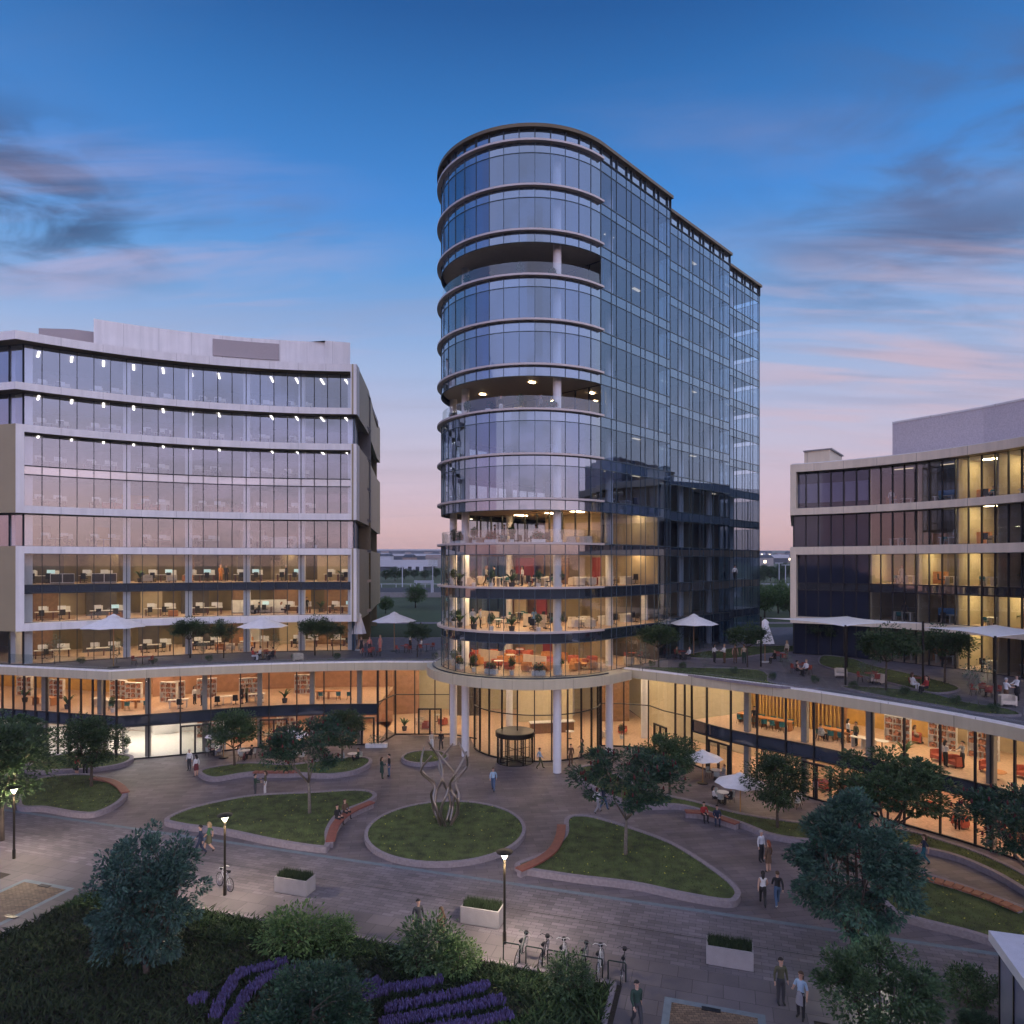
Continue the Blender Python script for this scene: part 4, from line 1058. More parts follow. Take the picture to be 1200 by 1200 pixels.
make_tree('shrub_small', 26, 1.5, 1.5, 1.45, 0.2, 0.03, 6, 5, 'leaf', 1500, 0.13, 0.17, 'leaf_mid', 'bark', grow=10, name='shrub', trunk=False, flatten=0.95)
def plant_tree(kind, loc, label, rz=0, scale=1.0, group=None, cat=None):
    t = dup(TREES[kind], loc, rz, label, group, scale)
    if cat: t['category'] = cat
    return t
def T(kind, u, v, label, scale=1.0, rz=None, group='trees on the plaza', z=0.0, cat=None):
    p = px(u, v, z); return plant_tree(kind, (p[0], p[1], z), label, rnd.uniform(0, 6.28) if rz is None else rz, scale, group, cat)
# trees on the plaza
T('maple', 107, 926, 'spreading tree on the round lawn with red bench before the white gym', 1.13, 0.6)
T('maple_b', 275, 901, 'small round tree in the wavy planter near the outdoor cafe tables', 1.03, 2.0)
T('sumac', 363, 958, 'forked sumac with red cones on the leaf-shaped lawn with seated pair', 1.03, 0.3)
T('maple', 401, 896, 'dark round tree at the far end of the wavy planter', 0.93, 4.0)
T('sumac', 733, 1007, 'forked sumac with red cones on the lawn beside the curved red bench', 1.02, 2.4)
T('maple_b', 785, 936, 'round tree behind the sumac beside the small cafe parasol', 0.98, 1.0)
T('maple', 911, 975, 'round tree in the strip planter by the larger cafe parasol', 1.0, 3.0)
T('broad', 1042, 1004, 'broad dark tree against the lit podium windows', 1.0, 1.2)
T('big_front', 1000, 1128, 'tall dense dark tree with few red cones beside the promenade', (0.97,0.97,1.02), 0.4)
T('broad', 1027, 1262, 'low broad dark tree at the bottom edge beside the standing couple', (0.58,0.58,0.70), 2.9)
T('maple', 2, 985, 'dark tree behind the lamp at the picture edge', 1.45, 0.9)
T('broad', -6, 945, 'tall dark tree before the podium corner, partly out of view', 1.05, 2.2)
T('sumac', 1206, 1075, 'sumac with red cones cut off by the edge above the glass kiosk', 0.98, 5.0)
# shrubs in the planted bed
g_ = 'shrubs of the planted bed'
T('bush_tree', 172, 1142, 'huge blue-green rounded bush towering over the promenade', (0.76,0.76,0.98), 1.0, g_, cat='shrub')
T('shrub', 345, 1117, 'light green shrub on the bed edge opposite the first planter box', 0.95, 0.5, g_, cat='shrub')
T('shrub', 392, 1108, 'smaller light green shrub touching the shrub opposite the planter box', 0.62, 2.5, g_, cat='shrub')
T('shrub_b', 500, 1138, 'leafy shrub in front of the standing couple', 1.0, 3.3, g_, cat='shrub')
T('shrub', 535, 1140, 'low shrub between the couple and the bicycle racks', 0.66, 4.4, g_, cat='shrub')
T('shrub_b', 668, 1165, 'green shrub covering part of the bicycle racks', 0.70, 5.2, g_, cat='shrub')
T('shrub_dark', 366, 1235, 'dense dark feathery shrub amid the lavender', 0.98, 0.2, g_, cat='shrub')
T('shrub_dark', 1146, 1222, 'dark clipped shrub beside the glass kiosk', 0.36, 0.2, g_, cat='shrub')
T('shrub_small', 1132, 1180, 'fine pale shrub between the kiosk and the low broad tree', 1.0, 1.2, g_, cat='shrub')
T('shrub_small', 1152, 1178, 'thin upright shrub touching the kiosk wall', 0.95, 2.2, g_, cat='shrub')
# terrace trees
g_ = 'small trees on the roof terraces'
for k, u, v, s, lb in (('terrace',223,771,1.0,'twin-crowned small tree on the terrace between the two parasols'),('terrace_b',262,771,0.98,'small tree touching the twin-crowned tree on the terrace'),
    ('terrace',369,768,1.0,'small dark tree by the white block corner'),('terrace_b',390,769,0.9,'small tree next to the closed parasol'),
    ('terrace_b',489,770,0.9,'small tree behind the seated guest on the terrace next to the tower'),
    ('terrace',772,783,1.02,'small tree before the tower side on the terrace'),('terrace',876,782,1.0,'small tree beside the closed parasol on the cream-side terrace'),
    ('terrace',1038,810,1.2,'dense tree between the two shade sails'),('terrace',1107,802,1.12,'spreading tree before the yellow-lit offices'),
    ('terrace_b',966,768,0.95,'faint tree before the dark glazing of the cream block')):
    T(k, u, v, lb, s, None, g_, 7.92)
for u, v, s, lb in ((64,778,1.05,'grey-green sapling at the corner of the white block terrace'),(137,777,0.85,'thin sapling below the big open parasol'),(322,770,0.9,'thin sapling behind the table under the second parasol'),
    (753,786,0.9,'thin sapling by the tower corner of the terrace'),(826,787,0.7,'pale sapling amid the standing terrace guests'),(921,790,0.75,'pale sapling on the terrace beside the seated guests'),
    (1018,808,1.0,'pale thin sapling by the red terrace seats'),(1147,828,1.25,'tall pale sapling before the yellow-lit office'),(236,773,0.8,'thin sapling beneath the twin-crowned terrace tree')):
    T('sapling', u, v, lb, s, None, 'saplings on the roof terraces', 7.92)

for i, (u, v) in enumerate(((95,778),(180,778),(245,775.5),(345,774),(395,773),(510,772),(764,782),(800,784),(860,790),(905,797),(955,801),(1000,808),(1060,815),(1120,826),(1165,836))):
    T('shrub_small', u, v, 'knee-high green shrub at the terrace rail, %s counted from the podium corner' % ORD[i], 0.42, None, 'low shrubs along the terrace rail', 7.92, cat='shrub')
# ------------------------------------------------------------------ planters and lawns
def blades(poly, z, dens, h, w, m, name, extra=None, seed=1, curve=0.3, parent=None, lim=60000):
    r = random.Random(seed)
    xs = [p[0] for p in poly]; ys = [p[1] for p in poly]
    A = (max(xs)-min(xs))*(max(ys)-min(ys)); N = min(lim, int(A*dens))
    b = MB()
    for i in range(N):
        p = (r.uniform(min(xs),max(xs)), r.uniform(min(ys),max(ys)))
        if not inside(p, poly) or (extra and not extra(p)): continue
        hh = h*r.uniform(0.5,1.4); a = r.uniform(0,2*PI); t = r.uniform(-curve,curve); t2 = r.uniform(-curve,curve)
        c, s = math.cos(a)*w*0.5, math.sin(a)*w*0.5
        b.add([(p[0]-c,p[1]-s,z),(p[0]+c,p[1]+s,z),(p[0]+c*0.4+t*hh,p[1]+s*0.4+t2*hh,z+hh*0.7),(p[0]+t*hh*1.6,p[1]+t2*hh*1.6,z+hh)], [(0,1,2),(0,2,3)])
    if not b.f: return None
    o = b.build(name, m, parent); 
    return tag(o, kind='stuff')
LAWN = [0]
def lawn(pts_px, label="", h=0.34, kw=0.30, zref=0.17, smooth=6, world=None, z0=0.0, dens=55, turf='turf', cat='planter'):
    poly = world or catmull([px(u, v, zref) for u, v in pts_px], smooth)
    if sum(poly[i-1][0]*poly[i][1]-poly[i][0]*poly[i-1][1] for i in range(len(poly))) < 0: poly = poly[::-1]
    # counter-clockwise travel: outside is on the right
    t = thing('lawn_planter', label, cat, (0,0,0), 0, 'raised lawns on the plaza')
    b = MB(); b.band(poly, z0-0.02, z0+h, kw, closed=True); b.build('kerb', 'kerb_stone', t)
    inn = offset(poly, -kw+0.02, True)
    b = MB(); b.add([(p[0],p[1],z0+h-0.05) for p in inn], [tuple(range(len(inn)))]); b.build('lawn', turf, t)
    LAWN[0] += 1
    blades(inn, z0+h-0.06, dens, 0.10, 0.035, 'grass_blade', 'grass', seed=LAWN[0])
    r = random.Random(100+LAWN[0]); f = MB()
    xs = [p[0] for p in inn]; ys = [p[1] for p in inn]
    for i in range(int((max(xs)-min(xs))*(max(ys)-min(ys))*0.8)):
        p = (r.uniform(min(xs),max(xs)), r.uniform(min(ys),max(ys)))
        if inside(p, inn): leaf_quad(f, Vector((p[0],p[1],z0+h+0.03+r.uniform(0,.03))), Vector((r.uniform(-1,1),r.uniform(-1,1),0.1)).normalized(), Vector((0,0,1)), r.uniform(.07,.13), .08)
    if f.f: tag(f.build('leaves', 'fallen_leaf'), kind='stuff')
    return poly
mat('bench_red', (0.23,0.075,0.055), 0.6, var=0.15, scale=4)
mat('bench_brick', (0.33,0.13,0.07), 0.7, var=0.15, scale=4)
def bench(pts_px, label, w=0.55, z=0.36, zref=0.45, m='bench_red', slats=False, flip=1):
    line = catmull([px(u, v, zref) for u, v in pts_px], 5, False)
    L = plen(line); n = max(6, int(L/0.4))
    line = resample(line, n)
    t = thing('curved_bench', label, 'bench', (0,0,0), 0, 'curved benches on the lawn kerbs')
    b = MB()
    if slats:
        for i in range(n):
            p, u = at_len(line, L*(i+0.5)/n); b.obox(p, u, L/n*0.86, w, z, z+0.09)
    else: b.band(offset(line, w/2), z, z+0.09, w)
    b.build('seat', m, t)
    b = MB(); b.band(offset(line, w/2-0.12), 0.0, z+0.005, w-0.24); b.build('base', 'kerb_stone', t)
CIRC = [(-4.17+5.05*math.cos(a*PI/24), 43.1+5.05*math.sin(a*PI/24)) for a in range(48)]
lawn(None, 'round lawn planter carrying the twisted metal sculpture', world=CIRC, kw=0.22, h=0.30)
lawn([(193,962),(228,947),(292,934),(360,930),(420,927),(441,932),(434,941),(401,955),(387,974),(386,993),(372,996),(319,988),(262,976),(210,969)], 'leaf-shaped lawn planter beside the round sculpture lawn, left of it')
lawn([(603,1017),(640,1000),(660,980),(662,962),(676,957),(705,961),(780,986),(830,1015),(864,1042),(866,1056),(850,1060),(797,1051),(740,1039),(660,1029)], 'leaf-shaped lawn planter between the tall lamp and the walking couple')
lawn([(20,946),(30,921),(60,911),(108,909),(140,918),(149,931),(138,944),(112,955),(86,955),(50,949)], 'rounded lawn planter with red bench before the podium corner')
lawn([(30,905),(40,893),(80,884),(110,884),(150,886),(156,891),(140,898),(105,903),(60,905)], 'narrow lawn planter along the podium corner windows', turf='turf_lit')
lawn([(232,907),(245,901),(290,895),(340,897),(385,891),(415,888),(434,890),(434,897),(415,906),(380,910),(330,907),(290,908),(250,914)], 'wavy lawn planter with red slatted bench below the cafe tables', turf='turf_lit')
C2 = [(-7.5+2.05*math.cos(a*PI/14), 59.0+2.05*math.sin(a*PI/14)) for a in range(28)]
lawn(None, 'small round lawn planter near the tower columns', world=C2, kw=0.2, turf='turf_lit')
lawn([(672,908),(680,900),(700,899),(735,915),(763,929),(817,941),(870,955),(947,966),(1047,972),(1110,988),(1165,1008),(1215,1035),(1212,1052),(1162,1024),(1110,1003),(1047,992),(990,988),(941,987),(900,980),(864,966),(801,947),(757,946),(720,937),(690,922)], 'long winding lawn strip below the podium windows', smooth=5, turf='turf_lit')
lawn([(1030,1050),(1050,1030),(1075,1024),(1130,1040),(1196,1064),(1240,1085),(1250,1130),(1200,1118),(1140,1098),(1077,1082),(1045,1070)], 'large lawn planter with orange slatted bench behind the tall dark tree')
bench([(436,939),(415,948),(401,957),(392,968),(387,985)], 'curved red bench with two seated people')
bench([(658,966),(656,980),(648,995),(632,1007),(608,1018)], 'curved red bench on the lawn beside the round sculpture lawn')
bench([(108,911),(128,914),(140,920),(147,928)], 'curved red bench on the rounded lawn by the podium corner')
bench([(297,904),(320,904),(340,904),(352,903)], 'red slatted bench in the wavy planter', slats=True)
bench([(803,950),(822,951),(840,956),(864,964)], 'red bench with two seated people on the winding lawn strip')
bench([(1073,1025),(1105,1033),(1140,1044),(1170,1055),(1196,1066)], 'long orange slatted bench behind the tall dark tree', m='bench_brick', slats=True)
# terrace lawns
def tlawn(pts, label):
    lawn(pts, label, h=0.16, kw=0.12, zref=8.0, z0=7.88, dens=30)
ce = [p for p in CL if p[0] > -32.5]
lawn(None, h=0.16, kw=0.12, z0=7.88, dens=30, world=offset(ce,-1.05)+offset(ce,-2.0)[::-1], label='thin lawn strip along the terrace edge below the white block')
tlawn([(750,782),(800,782),(880,784),(900,790),(905,800),(960,808),(900,803),(800,790)], 'lawn strip along the terrace edge beside the tower')
tlawn([(965,768),(1000,772),(1020,779),(1060,788),(1110,800),(1125,808),(1095,812),(1050,802),(1010,792),(985,786),(960,778)], 'terrace lawn before the cream block')
tlawn([(985,804),(1040,806),(1090,812),(1130,822),(1180,830),(1196,838),(1150,836),(1090,825),(1030,815)], 'lawn strip along the terrace edge below the shade sails')
tlawn([(800,768),(870,758),(940,757),(950,762),(900,766),(850,772)], 'lawn on the terrace behind the standing guests')

# ------------------------------------------------------------------ planted bed with lavender
BED = [uv(-31,27.3), uv(-4.25,27.3), uv(-4.25,13), uv(-33,13)]
b = MB(); b.band([uv(-31.2,27.5),uv(-4.1,27.5),uv(-4.1,13)][::-1], 0.0, 0.14, 0.2); b.build('bed_kerb', 'kerb_stone'); 
tag(bpy.data.objects['bed_kerb'], 'pale stone kerb edging the planted bed of lavender', 'kerb')
blades(BED, 0.0, 260, 0.20, 0.10, 'meadow', 'ground_cover', seed=50, curve=0.9, lim=90000, extra=lambda p: True)
blades(BED, 0.02, 260, 0.26, 0.13, 'ground_cover', 'ground_cover', seed=51, curve=1.0, lim=90000,
       extra=lambda p: (p[0]*VV[0]+p[1]*VV[1] > 25.6 - 0.5*math.sin(p[0]*1.3)) or (p[0]*UU[0]+p[1]*UU[1] > -7.5+0.6*math.sin(p[1]*2)))
def lavender(pts, label):
    line = catmull([px(u, v, 0.35) for u, v in pts], 6, False); L = plen(line); r = random.Random(len(label))
    st = MB(); fl = MB()
    for i in range(int(L*150)):
        p, u = at_len(line, r.uniform(0, L)); w = r.uniform(-0.14, 0.14)
        x, y = p[0]-u[1]*w+r.uniform(-.05,.05), p[1]+u[0]*w+r.uniform(-.05,.05)
        tx, ty = x-w*0.4*u[1]+r.uniform(-.05,.05), y+w*0.4*u[0]+r.uniform(-.05,.05); h = r.uniform(0.24,0.36)
        st.add([(x-.012,y,0),(x+.012,y,0),(tx,ty,h)], [(0,1,2)])
        fl.tube([(tx,ty,h-0.04),(tx,ty,h+0.06),(tx+r.uniform(-.03,.03),ty,h+0.14)], [0.02,0.032,0.008], 4, cap=False)
    for i in range(int(L*70)):
        p, u = at_len(line, r.uniform(0, L)); w = r.gauss(0, 0.12)
        leaf_quad(st, Vector((p[0]-u[1]*w, p[1]+u[0]*w, 0.02)), Vector((r.uniform(-.4,.4),r.uniform(-.4,.4),1)).normalized(), Vector((r.uniform(-1,1),r.uniform(-1,1),0)).normalized(), 0.26, 0.06)
    t = thing('lavender_row', label, 'lavender', (0,0,0), 0, 'rows of lavender in the planted bed')
    st.build('stems', 'lavender_stem', t); fl.build('flowers', 'lavender_flower', t)
lavender([(336,1125),(300,1134),(280,1140),(266,1160),(250,1190)], 'longest bent row of purple lavender, far end near the feathery shrub')
lavender([(352,1134),(318,1142),(296,1156),(276,1184),(268,1208)], 'bent purple lavender row hugging the feathery shrub')
lavender([(222,1173),(233,1168),(243,1166)], 'short separate clump of purple lavender near the huge bush')
lavender([(518,1146),(480,1154),(446,1160),(425,1168)], 'straight purple lavender row closest to the leafy shrub behind')
lavender([(446,1148),(425,1154),(400,1160)], 'short purple lavender row just behind the feathery shrub')
lavender([(574,1152),(530,1164),(480,1174),(452,1182)], 'second straight purple lavender row in front of the shrubs')
lavender([(590,1169),(540,1180),(490,1190),(446,1197)], 'third straight purple lavender row')
lavender([(600,1187),(560,1196),(520,1202),(470,1212)], 'straight purple lavender row at the bottom edge')
# ------------------------------------------------------------------ people
def pm(name, col, rough=0.8): return mat(name, col, rough, var=0.08, scale=6)
pm('skin_light', (0.52,0.32,0.23), 0.6); pm('skin_tan', (0.36,0.20,0.13), 0.6); pm('skin_dark', (0.14,0.075,0.05), 0.6)
pm('hair_dark', (0.02,0.016,0.014)); pm('hair_brown', (0.08,0.045,0.025)); pm('hair_red', (0.22,0.06,0.025)); pm('hair_fair', (0.35,0.24,0.12)); pm('hair_grey', (0.35,0.34,0.33))
for n_, c_ in dict(white=(0.70,0.70,0.70), black=(0.016,0.016,0.018), charcoal=(0.04,0.042,0.048), navy=(0.018,0.028,0.06), blue=(0.10,0.20,0.34), jeans=(0.06,0.11,0.20), teal=(0.015,0.12,0.16),
    green=(0.04,0.13,0.06), olive=(0.085,0.085,0.045), darkgreen=(0.02,0.05,0.035), red=(0.35,0.035,0.03), maroon=(0.13,0.02,0.025), brown=(0.12,0.07,0.04), cream=(0.58,0.50,0.40),
    grey=(0.25,0.25,0.27), lightblue=(0.32,0.45,0.58), coral=(0.55,0.20,0.15), orange=(0.6,0.22,0.05), yellow=(0.55,0.42,0.08), pale=(0.5,0.52,0.55)).items():
    pm('cloth_'+n_, c_)
pm('shoe_dark', (0.02,0.018,0.016), 0.5); pm('shoe_white', (0.6,0.6,0.6), 0.5); pm('eye_dark', (0.01,0.01,0.01), 0.3)
POSES = {}
def joints(pose):
    """joint positions, front = +Y, feet on z=0"""
    J = {'pelvis':(0,0,0.94),'waist':(0,0.01,1.06),'chest':(0,0.0,1.28),'neck':(0,0.0,1.47),'jaw':(0,0.015,1.545),'head':(0,0.015,1.64),'crown':(0,0.0,1.735)}
    for s, k in ((-1,'l'),(1,'r')):
        J['hip'+k]=(0.088*s,0,0.90); J['knee'+k]=(0.098*s,0.02,0.50); J['ankle'+k]=(0.10*s,-0.02,0.085); J['toe'+k]=(0.115*s,0.14,0.035)
        J['sho'+k]=(0.165*s,-0.01,1.40); J['elb'+k]=(0.235*s,-0.03,1.13); J['wri'+k]=(0.25*s,0.03,0.90); J['han'+k]=(0.248*s,0.05,0.82)
    if pose.startswith('walk'):
        f = 1 if pose == 'walk' else -1
        a, c = ('l','r') if f > 0 else ('r','l'); sa = -1 if a == 'l' else 1
        J['knee'+a]=(0.09*sa,0.20,0.53); J['ankle'+a]=(0.09*sa,0.30,0.10); J['toe'+a]=(0.10*sa,0.46,0.07)
        J['knee'+c]=(-0.09*sa,-0.02,0.49); J['ankle'+c]=(-0.09*sa,-0.30,0.16); J['toe'+c]=(-0.10*sa,-0.19,0.035)
        J['elb'+a]=(0.225*sa,-0.16,1.15); J['wri'+a]=(0.23*sa,-0.17,0.91); J['han'+a]=(0.225*sa,-0.16,0.83)
        J['elb'+c]=(-0.225*sa,0.08,1.14); J['wri'+c]=(-0.20*sa,0.25,0.97); J['han'+c]=(-0.19*sa,0.32,0.93)
    elif pose == 'talk':
        J['elbr']=(0.24,0.04,1.14); J['wrir']=(0.17,0.27,1.16); J['hanr']=(0.14,0.35,1.19)
        J['kneel']=(-0.12,0.05,0.49); J['anklel']=(-0.13,0.06,0.085); J['toel']=(-0.17,0.21,0.035)
    elif pose == 'reach':
        for s, k in ((-1,'l'),(1,'r')):
            J['elb'+k]=(0.22*s,0.12,1.18); J['wri'+k]=(0.16*s,0.36,1.14); J['han'+k]=(0.14*s,0.44,1.14)
    elif pose.startswith('sit'):
        dz = -0.47
        for k in ('pelvis','waist','chest','neck','jaw','head','crown'): J[k]=(J[k][0],J[k][1],J[k][2]+dz)
        lean = 0.0 if pose == 'sit' else 0.10
        for k, q in (('waist',0.3),('chest',0.7),('neck',1.0),('jaw',1.1),('head',1.15),('crown',1.15)): J[k]=(0,J[k][1]+lean*q,J[k][2])
        for s, k in ((-1,'l'),(1,'r')):
            J['hip'+k]=(0.095*s,0.02,0.47); J['knee'+k]=(0.13*s,0.43,0.50); J['ankle'+k]=(0.12*s,0.42,0.085); J['toe'+k]=(0.14*s,0.58,0.035)
            J['sho'+k]=(0.165*s,lean,1.40+dz); J['elb'+k]=(0.235*s,0.05+lean,1.14+dz); J['wri'+k]=(0.14*s,0.27+lean,1.07+dz); J['han'+k]=(0.10*s,0.35+lean,1.06+dz)
    return J
RAD = dict(pelvis=0.135,waist=0.115,chest=0.135,neck=0.055,jaw=0.072,head=0.092,crown=0.055,hip=0.105,knee=0.074,ankle=0.056,toe=0.042,sho=0.070,elb=0.051,wri=0.035,han=0.038)
EDGES = [('pelvis','waist'),('waist','chest'),('chest','neck'),('neck','jaw'),('jaw','head'),('head','crown')]
for k in 'lr': EDGES += [('pelvis','hip'+k),('hip'+k,'knee'+k),('knee'+k,'ankle'+k),('ankle'+k,'toe'+k),('chest','sho'+k),('sho'+k,'elb'+k),('elb'+k,'wri'+k),('wri'+k,'han'+k)]
def person_mesh(pose, fem, sleeve, legs):
    key = (pose, fem, sleeve, legs)
    if key in POSES: return POSES[key]
    J = joints(pose); names = list(J); idx = {n: i for i, n in enumerate(names)}
    me = bpy.data.meshes.new('sk'); me.from_pydata([J[n] for n in names], [(idx[a], idx[b]) for a, b in EDGES], [])
    o = bpy.data.objects.new('sk', me); COL.objects.link(o)
    o.modifiers.new('s', 'SKIN')
    if not me.skin_vertices: me.skin_vertices.new()
    for n in names:
        r = RAD.get(n, RAD.get(n[:-1], 0.05)); rx = ry = r
        if fem:
            if n.startswith('sho'): rx = ry = 0.050
            if n == 'waist': rx = ry = 0.095
            if n == 'chest': rx = ry = 0.115
        if n in ('pelvis','waist','chest'): rx, ry = r*1.12*(0.9 if fem else 1), r*0.80
        me.skin_vertices[0].data[idx[n]].radius = (rx, ry)
        me.skin_vertices[0].data[idx[n]].use_root = (n == 'pelvis')
    sb = o.modifiers.new('ss', 'SUBSURF'); sb.levels = 1; sb.render_levels = 1
    dg = bpy.context.evaluated_depsgraph_get(); dg.update()
    em = bpy.data.meshes.new_from_object(o.evaluated_get(dg))
    bpy.data.objects.remove(o)
    if fem and pose in ('stand','walk','talk','walk2'): pass
    b = MB(); b.v = [tuple(v.co) for v in em.vertices]; b.f = [tuple(p.vertices) for p in em.polygons]; b.mi = []
    bpy.data.meshes.remove(em)
    JV = {n: Vector(p) for n, p in J.items()}
    def seg(p, a, c):
        a, c = JV[a], JV[c]; t = max(0, min(1, (p-a).dot(c-a)/max(1e-9,(c-a).length_squared))); return (p-a-(c-a)*t).length
    lab = {}
    for a, c in EDGES:
        k = 0
        if (a, c) in (('pelvis','waist'),('waist','chest'),('chest','neck')): k = 1
        if c.startswith('sho'): k = 1
        if a.startswith('sho'): k = 1 if sleeve != 'none' else 0
        if a.startswith('elb'): k = 1 if sleeve == 'long' else 0
        if c.startswith('hip') or a.startswith('hip'): k = 2
        if a.startswith('knee'): k = 2 if legs == 'long' else 0
        if a.startswith('ankle'): k = 3
        lab[(a, c)] = k
    for f in b.f:
        c = sum((Vector(b.v[i]) for i in f), Vector())/len(f)
        e = min(EDGES, key=lambda q: seg(c, *q)); k = lab[e]
        if e == ('pelvis','waist') and (c.z < JV['waist'].z-0.05): k = 2
        if e == ('chest','neck') and c.z > JV['neck'].z-0.035: k = 0
        b.mi.append(k)
    # fingers and thumb, rooted in the palm
    for s, k in ((-1,'l'),(1,'r')):
        h = JV['han'+k]; d = (h-JV['wri'+k]).normalized()
        sd_ = Vector((0,1,0)) if abs(d.y) < 0.7 else Vector((s,0,0))
        x = (sd_-d*sd_.dot(d)).normalized(); inn = d.cross(x)*(s)
        for i, l in enumerate((0.070,0.080,0.075,0.058)):
            q = h - d*0.005 + x*(0.030-0.020*i)
            b.tube([q, q+d*l*0.5+inn*0.004, q+d*l*0.85+inn*0.018, q+d*l+inn*0.03], [0.0105,0.0095,0.0085,0.006], 5, 0)
        q = h - d*0.035 + x*0.025
        b.tube([q, q+x*0.028+d*0.022, q+x*0.032+d*0.055], [0.012,0.011,0.007], 5, 0)
    # face: nose, ears, eyes
    H = JV['head']
    b.tube([H+Vector((0,0.085,0.015)), H+Vector((0,0.112,-0.018)), H+Vector((0,0.088,-0.03))], [0.008,0.014,0.010], 5, 0)
    for s in (-1,1):
        b.tube([H+Vector((0.084*s,-0.005,-0.03)), H+Vector((0.098*s,-0.012,0.0)), H+Vector((0.086*s,-0.01,0.03))], [0.008,0.014,0.008], 5, 0)
        b.tube([H+Vector((0.034*s,0.083,0.012)), H+Vector((0.034*s,0.092,0.012))], [0.013,0.009], 6, 4)
    b.tube([H+Vector((-0.024,0.083,-0.052)), H+Vector((0.024,0.083,-0.052))], 0.008, 5, 5)
    me = bpy.data.meshes.new('person'); me.from_pydata(b.v, [], b.f)
    for m in ('skin_light','cloth_white','cloth_black','shoe_dark','eye_dark','cloth_coral'): me.materials.append(MATS[m])
    me.polygons.foreach_set('material_index', b.mi); me.polygons.foreach_set('use_smooth', [True]*len(b.f)); me.update()
    # hair
    def hair(long):
        hb = MB(); n = 12; rows = []
        for i in range(7):
            th = PI*0.60*i/6
            rows.append([(1.10*0.093*math.sin(th)*math.cos(2*PI*j/n), 1.14*0.098*math.sin(th)*math.sin(2*PI*j/n)-0.012-(0.012 if i > 3 else 0), 0.118*math.cos(th)+0.008 + (0.05 if (i >= 4 and 1 <= j <= 5) else 0.0)*(i-3)/2.0) for j in range(n)])
        hb.v = [tuple(H+Vector(p)) for row in rows for p in row]
        for i in range(6):
            for j in range(n): hb.f.append((i*n+j, (i+1)*n+j, (i+1)*n+(j+1)%n, i*n+(j+1)%n)); hb.mi.append(0)
        if long:
            B = H+Vector((0,-0.07,-0.02)); hb.tube([B+Vector((0,0,0.06)), B+Vector((0,-0.025,-0.05)), B+Vector((0,-0.03,-0.16)), B+Vector((0,-0.02,-0.25))], [0.06,0.085,0.075,0.03], 8)
        m = bpy.data.meshes.new('hair'); m.from_pydata(hb.v, [], hb.f); m.materials.append(MATS['hair_dark'])
        m.polygons.foreach_set('use_smooth', [True]*len(hb.f)); return m
    hm = hair(fem)
    sk = None
    P = JV['pelvis']
    if fem:
        k = MB(); n = 14
        if pose.startswith('sit'):
            k.tube([P+Vector((0,-0.02,0.10)), P+Vector((0,0.10,0.03)), P+Vector((0,0.42,0.04))], [0.13,0.185,0.19], 12)
        else:
            k.lathe([(0.118,0.12),(0.155,0.0),(0.175,-0.16),(0.195,-0.40)], n, c=(P.x,P.y), z=P.z, cap=False)
            k.v = [(x, y*0.82, z) for x, y, z in k.v]
        sk = bpy.data.meshes.new('skirt'); sk.from_pydata(k.v, [], k.f); sk.materials.append(MATS['cloth_black']); sk.polygons.foreach_set('use_smooth', [True]*len(k.f))
    POSES[key] = (me, hm, sk)
    return POSES[key]
def person(loc, face, label, pose='stand', top='white', bot='black', hair='dark', skin='light', fem=False, sleeve='long', legs='long', skirt=None, shoe='dark', h=1.0, group='people on the plaza'):
    """face: direction the person looks, in degrees (0 = +X, 90 = away from the street side)"""
    me, hm, sk = person_mesh(pose, fem, sleeve, legs)
    o = bpy.data.objects.new('person', me); COL.objects.link(o)
    for i, m in enumerate(('skin_'+skin, 'cloth_'+top, 'cloth_'+bot, 'shoe_'+shoe)):
        o.material_slots[i].link = 'OBJECT'; o.material_slots[i].material = MATS[m]
    o.location = loc; o.rotation_euler.z = R(face-90); o.scale = (h,h,h)
    tag(o, label, 'person', group)
    hh = bpy.data.objects.new('hair', hm); COL.objects.link(hh); hh.parent = o
    hh.material_slots[0].link = 'OBJECT'; hh.material_slots[0].material = MATS['hair_'+hair]
    if skirt:
        s = bpy.data.objects.new('skirt', sk); COL.objects.link(s); s.parent = o
        s.material_slots[0].link = 'OBJECT'; s.material_slots[0].material = MATS['cloth_'+skirt]
    return o
def P(u, v, face, label, z=0.0, pose='stand', **k):
    p = px(u, v, z); return person((p[0], p[1], z + k.pop('dz', 0.0)), face, label, pose, **k)
# plaza
P(222,903,-100,'man in white shirt and dark trousers standing outside the gym door',0,'stand',top='white',bot='charcoal',hair='grey')
P(230,910,150,'woman in white top and dark red skirt facing the man outside the gym',0,'stand',fem=True,top='white',bot='maroon',skirt='maroon',legs='short',hair='dark')
P(299,935,20,'man in dark green jacket gesturing to the woman in white trousers',0,'reach',top='darkgreen',bot='charcoal',hair='dark')
P(311,931,200,'woman in green top and white trousers below the wavy planter',0,'talk',fem=True,top='olive',bot='white',hair='brown')
P(235,1003,195,'man in dark suit striding past the leaf-shaped lawn',0,'walk',top='navy',bot='navy',hair='dark',h=1.03)
P(245,998,195,'woman in green top and olive skirt walking beside the man in suit',0,'walk2',fem=True,top='green',bot='olive',skirt='olive',legs='short',sleeve='short',hair='fair')
P(447.5,913,30,'woman in long dark green dress near the small round planter',0,'talk',fem=True,top='darkgreen',bot='darkgreen',skirt='darkgreen',hair='brown')
P(456,910,200,'man in black top and blue jeans facing the woman in green dress',0,'stand',top='black',bot='jeans',hair='dark',h=1.03)
P(90,910,-110,'woman in red top and dark shorts beside the podium corner lawn',0,'stand',fem=True,top='red',bot='black',legs='short',sleeve='short',hair='dark')
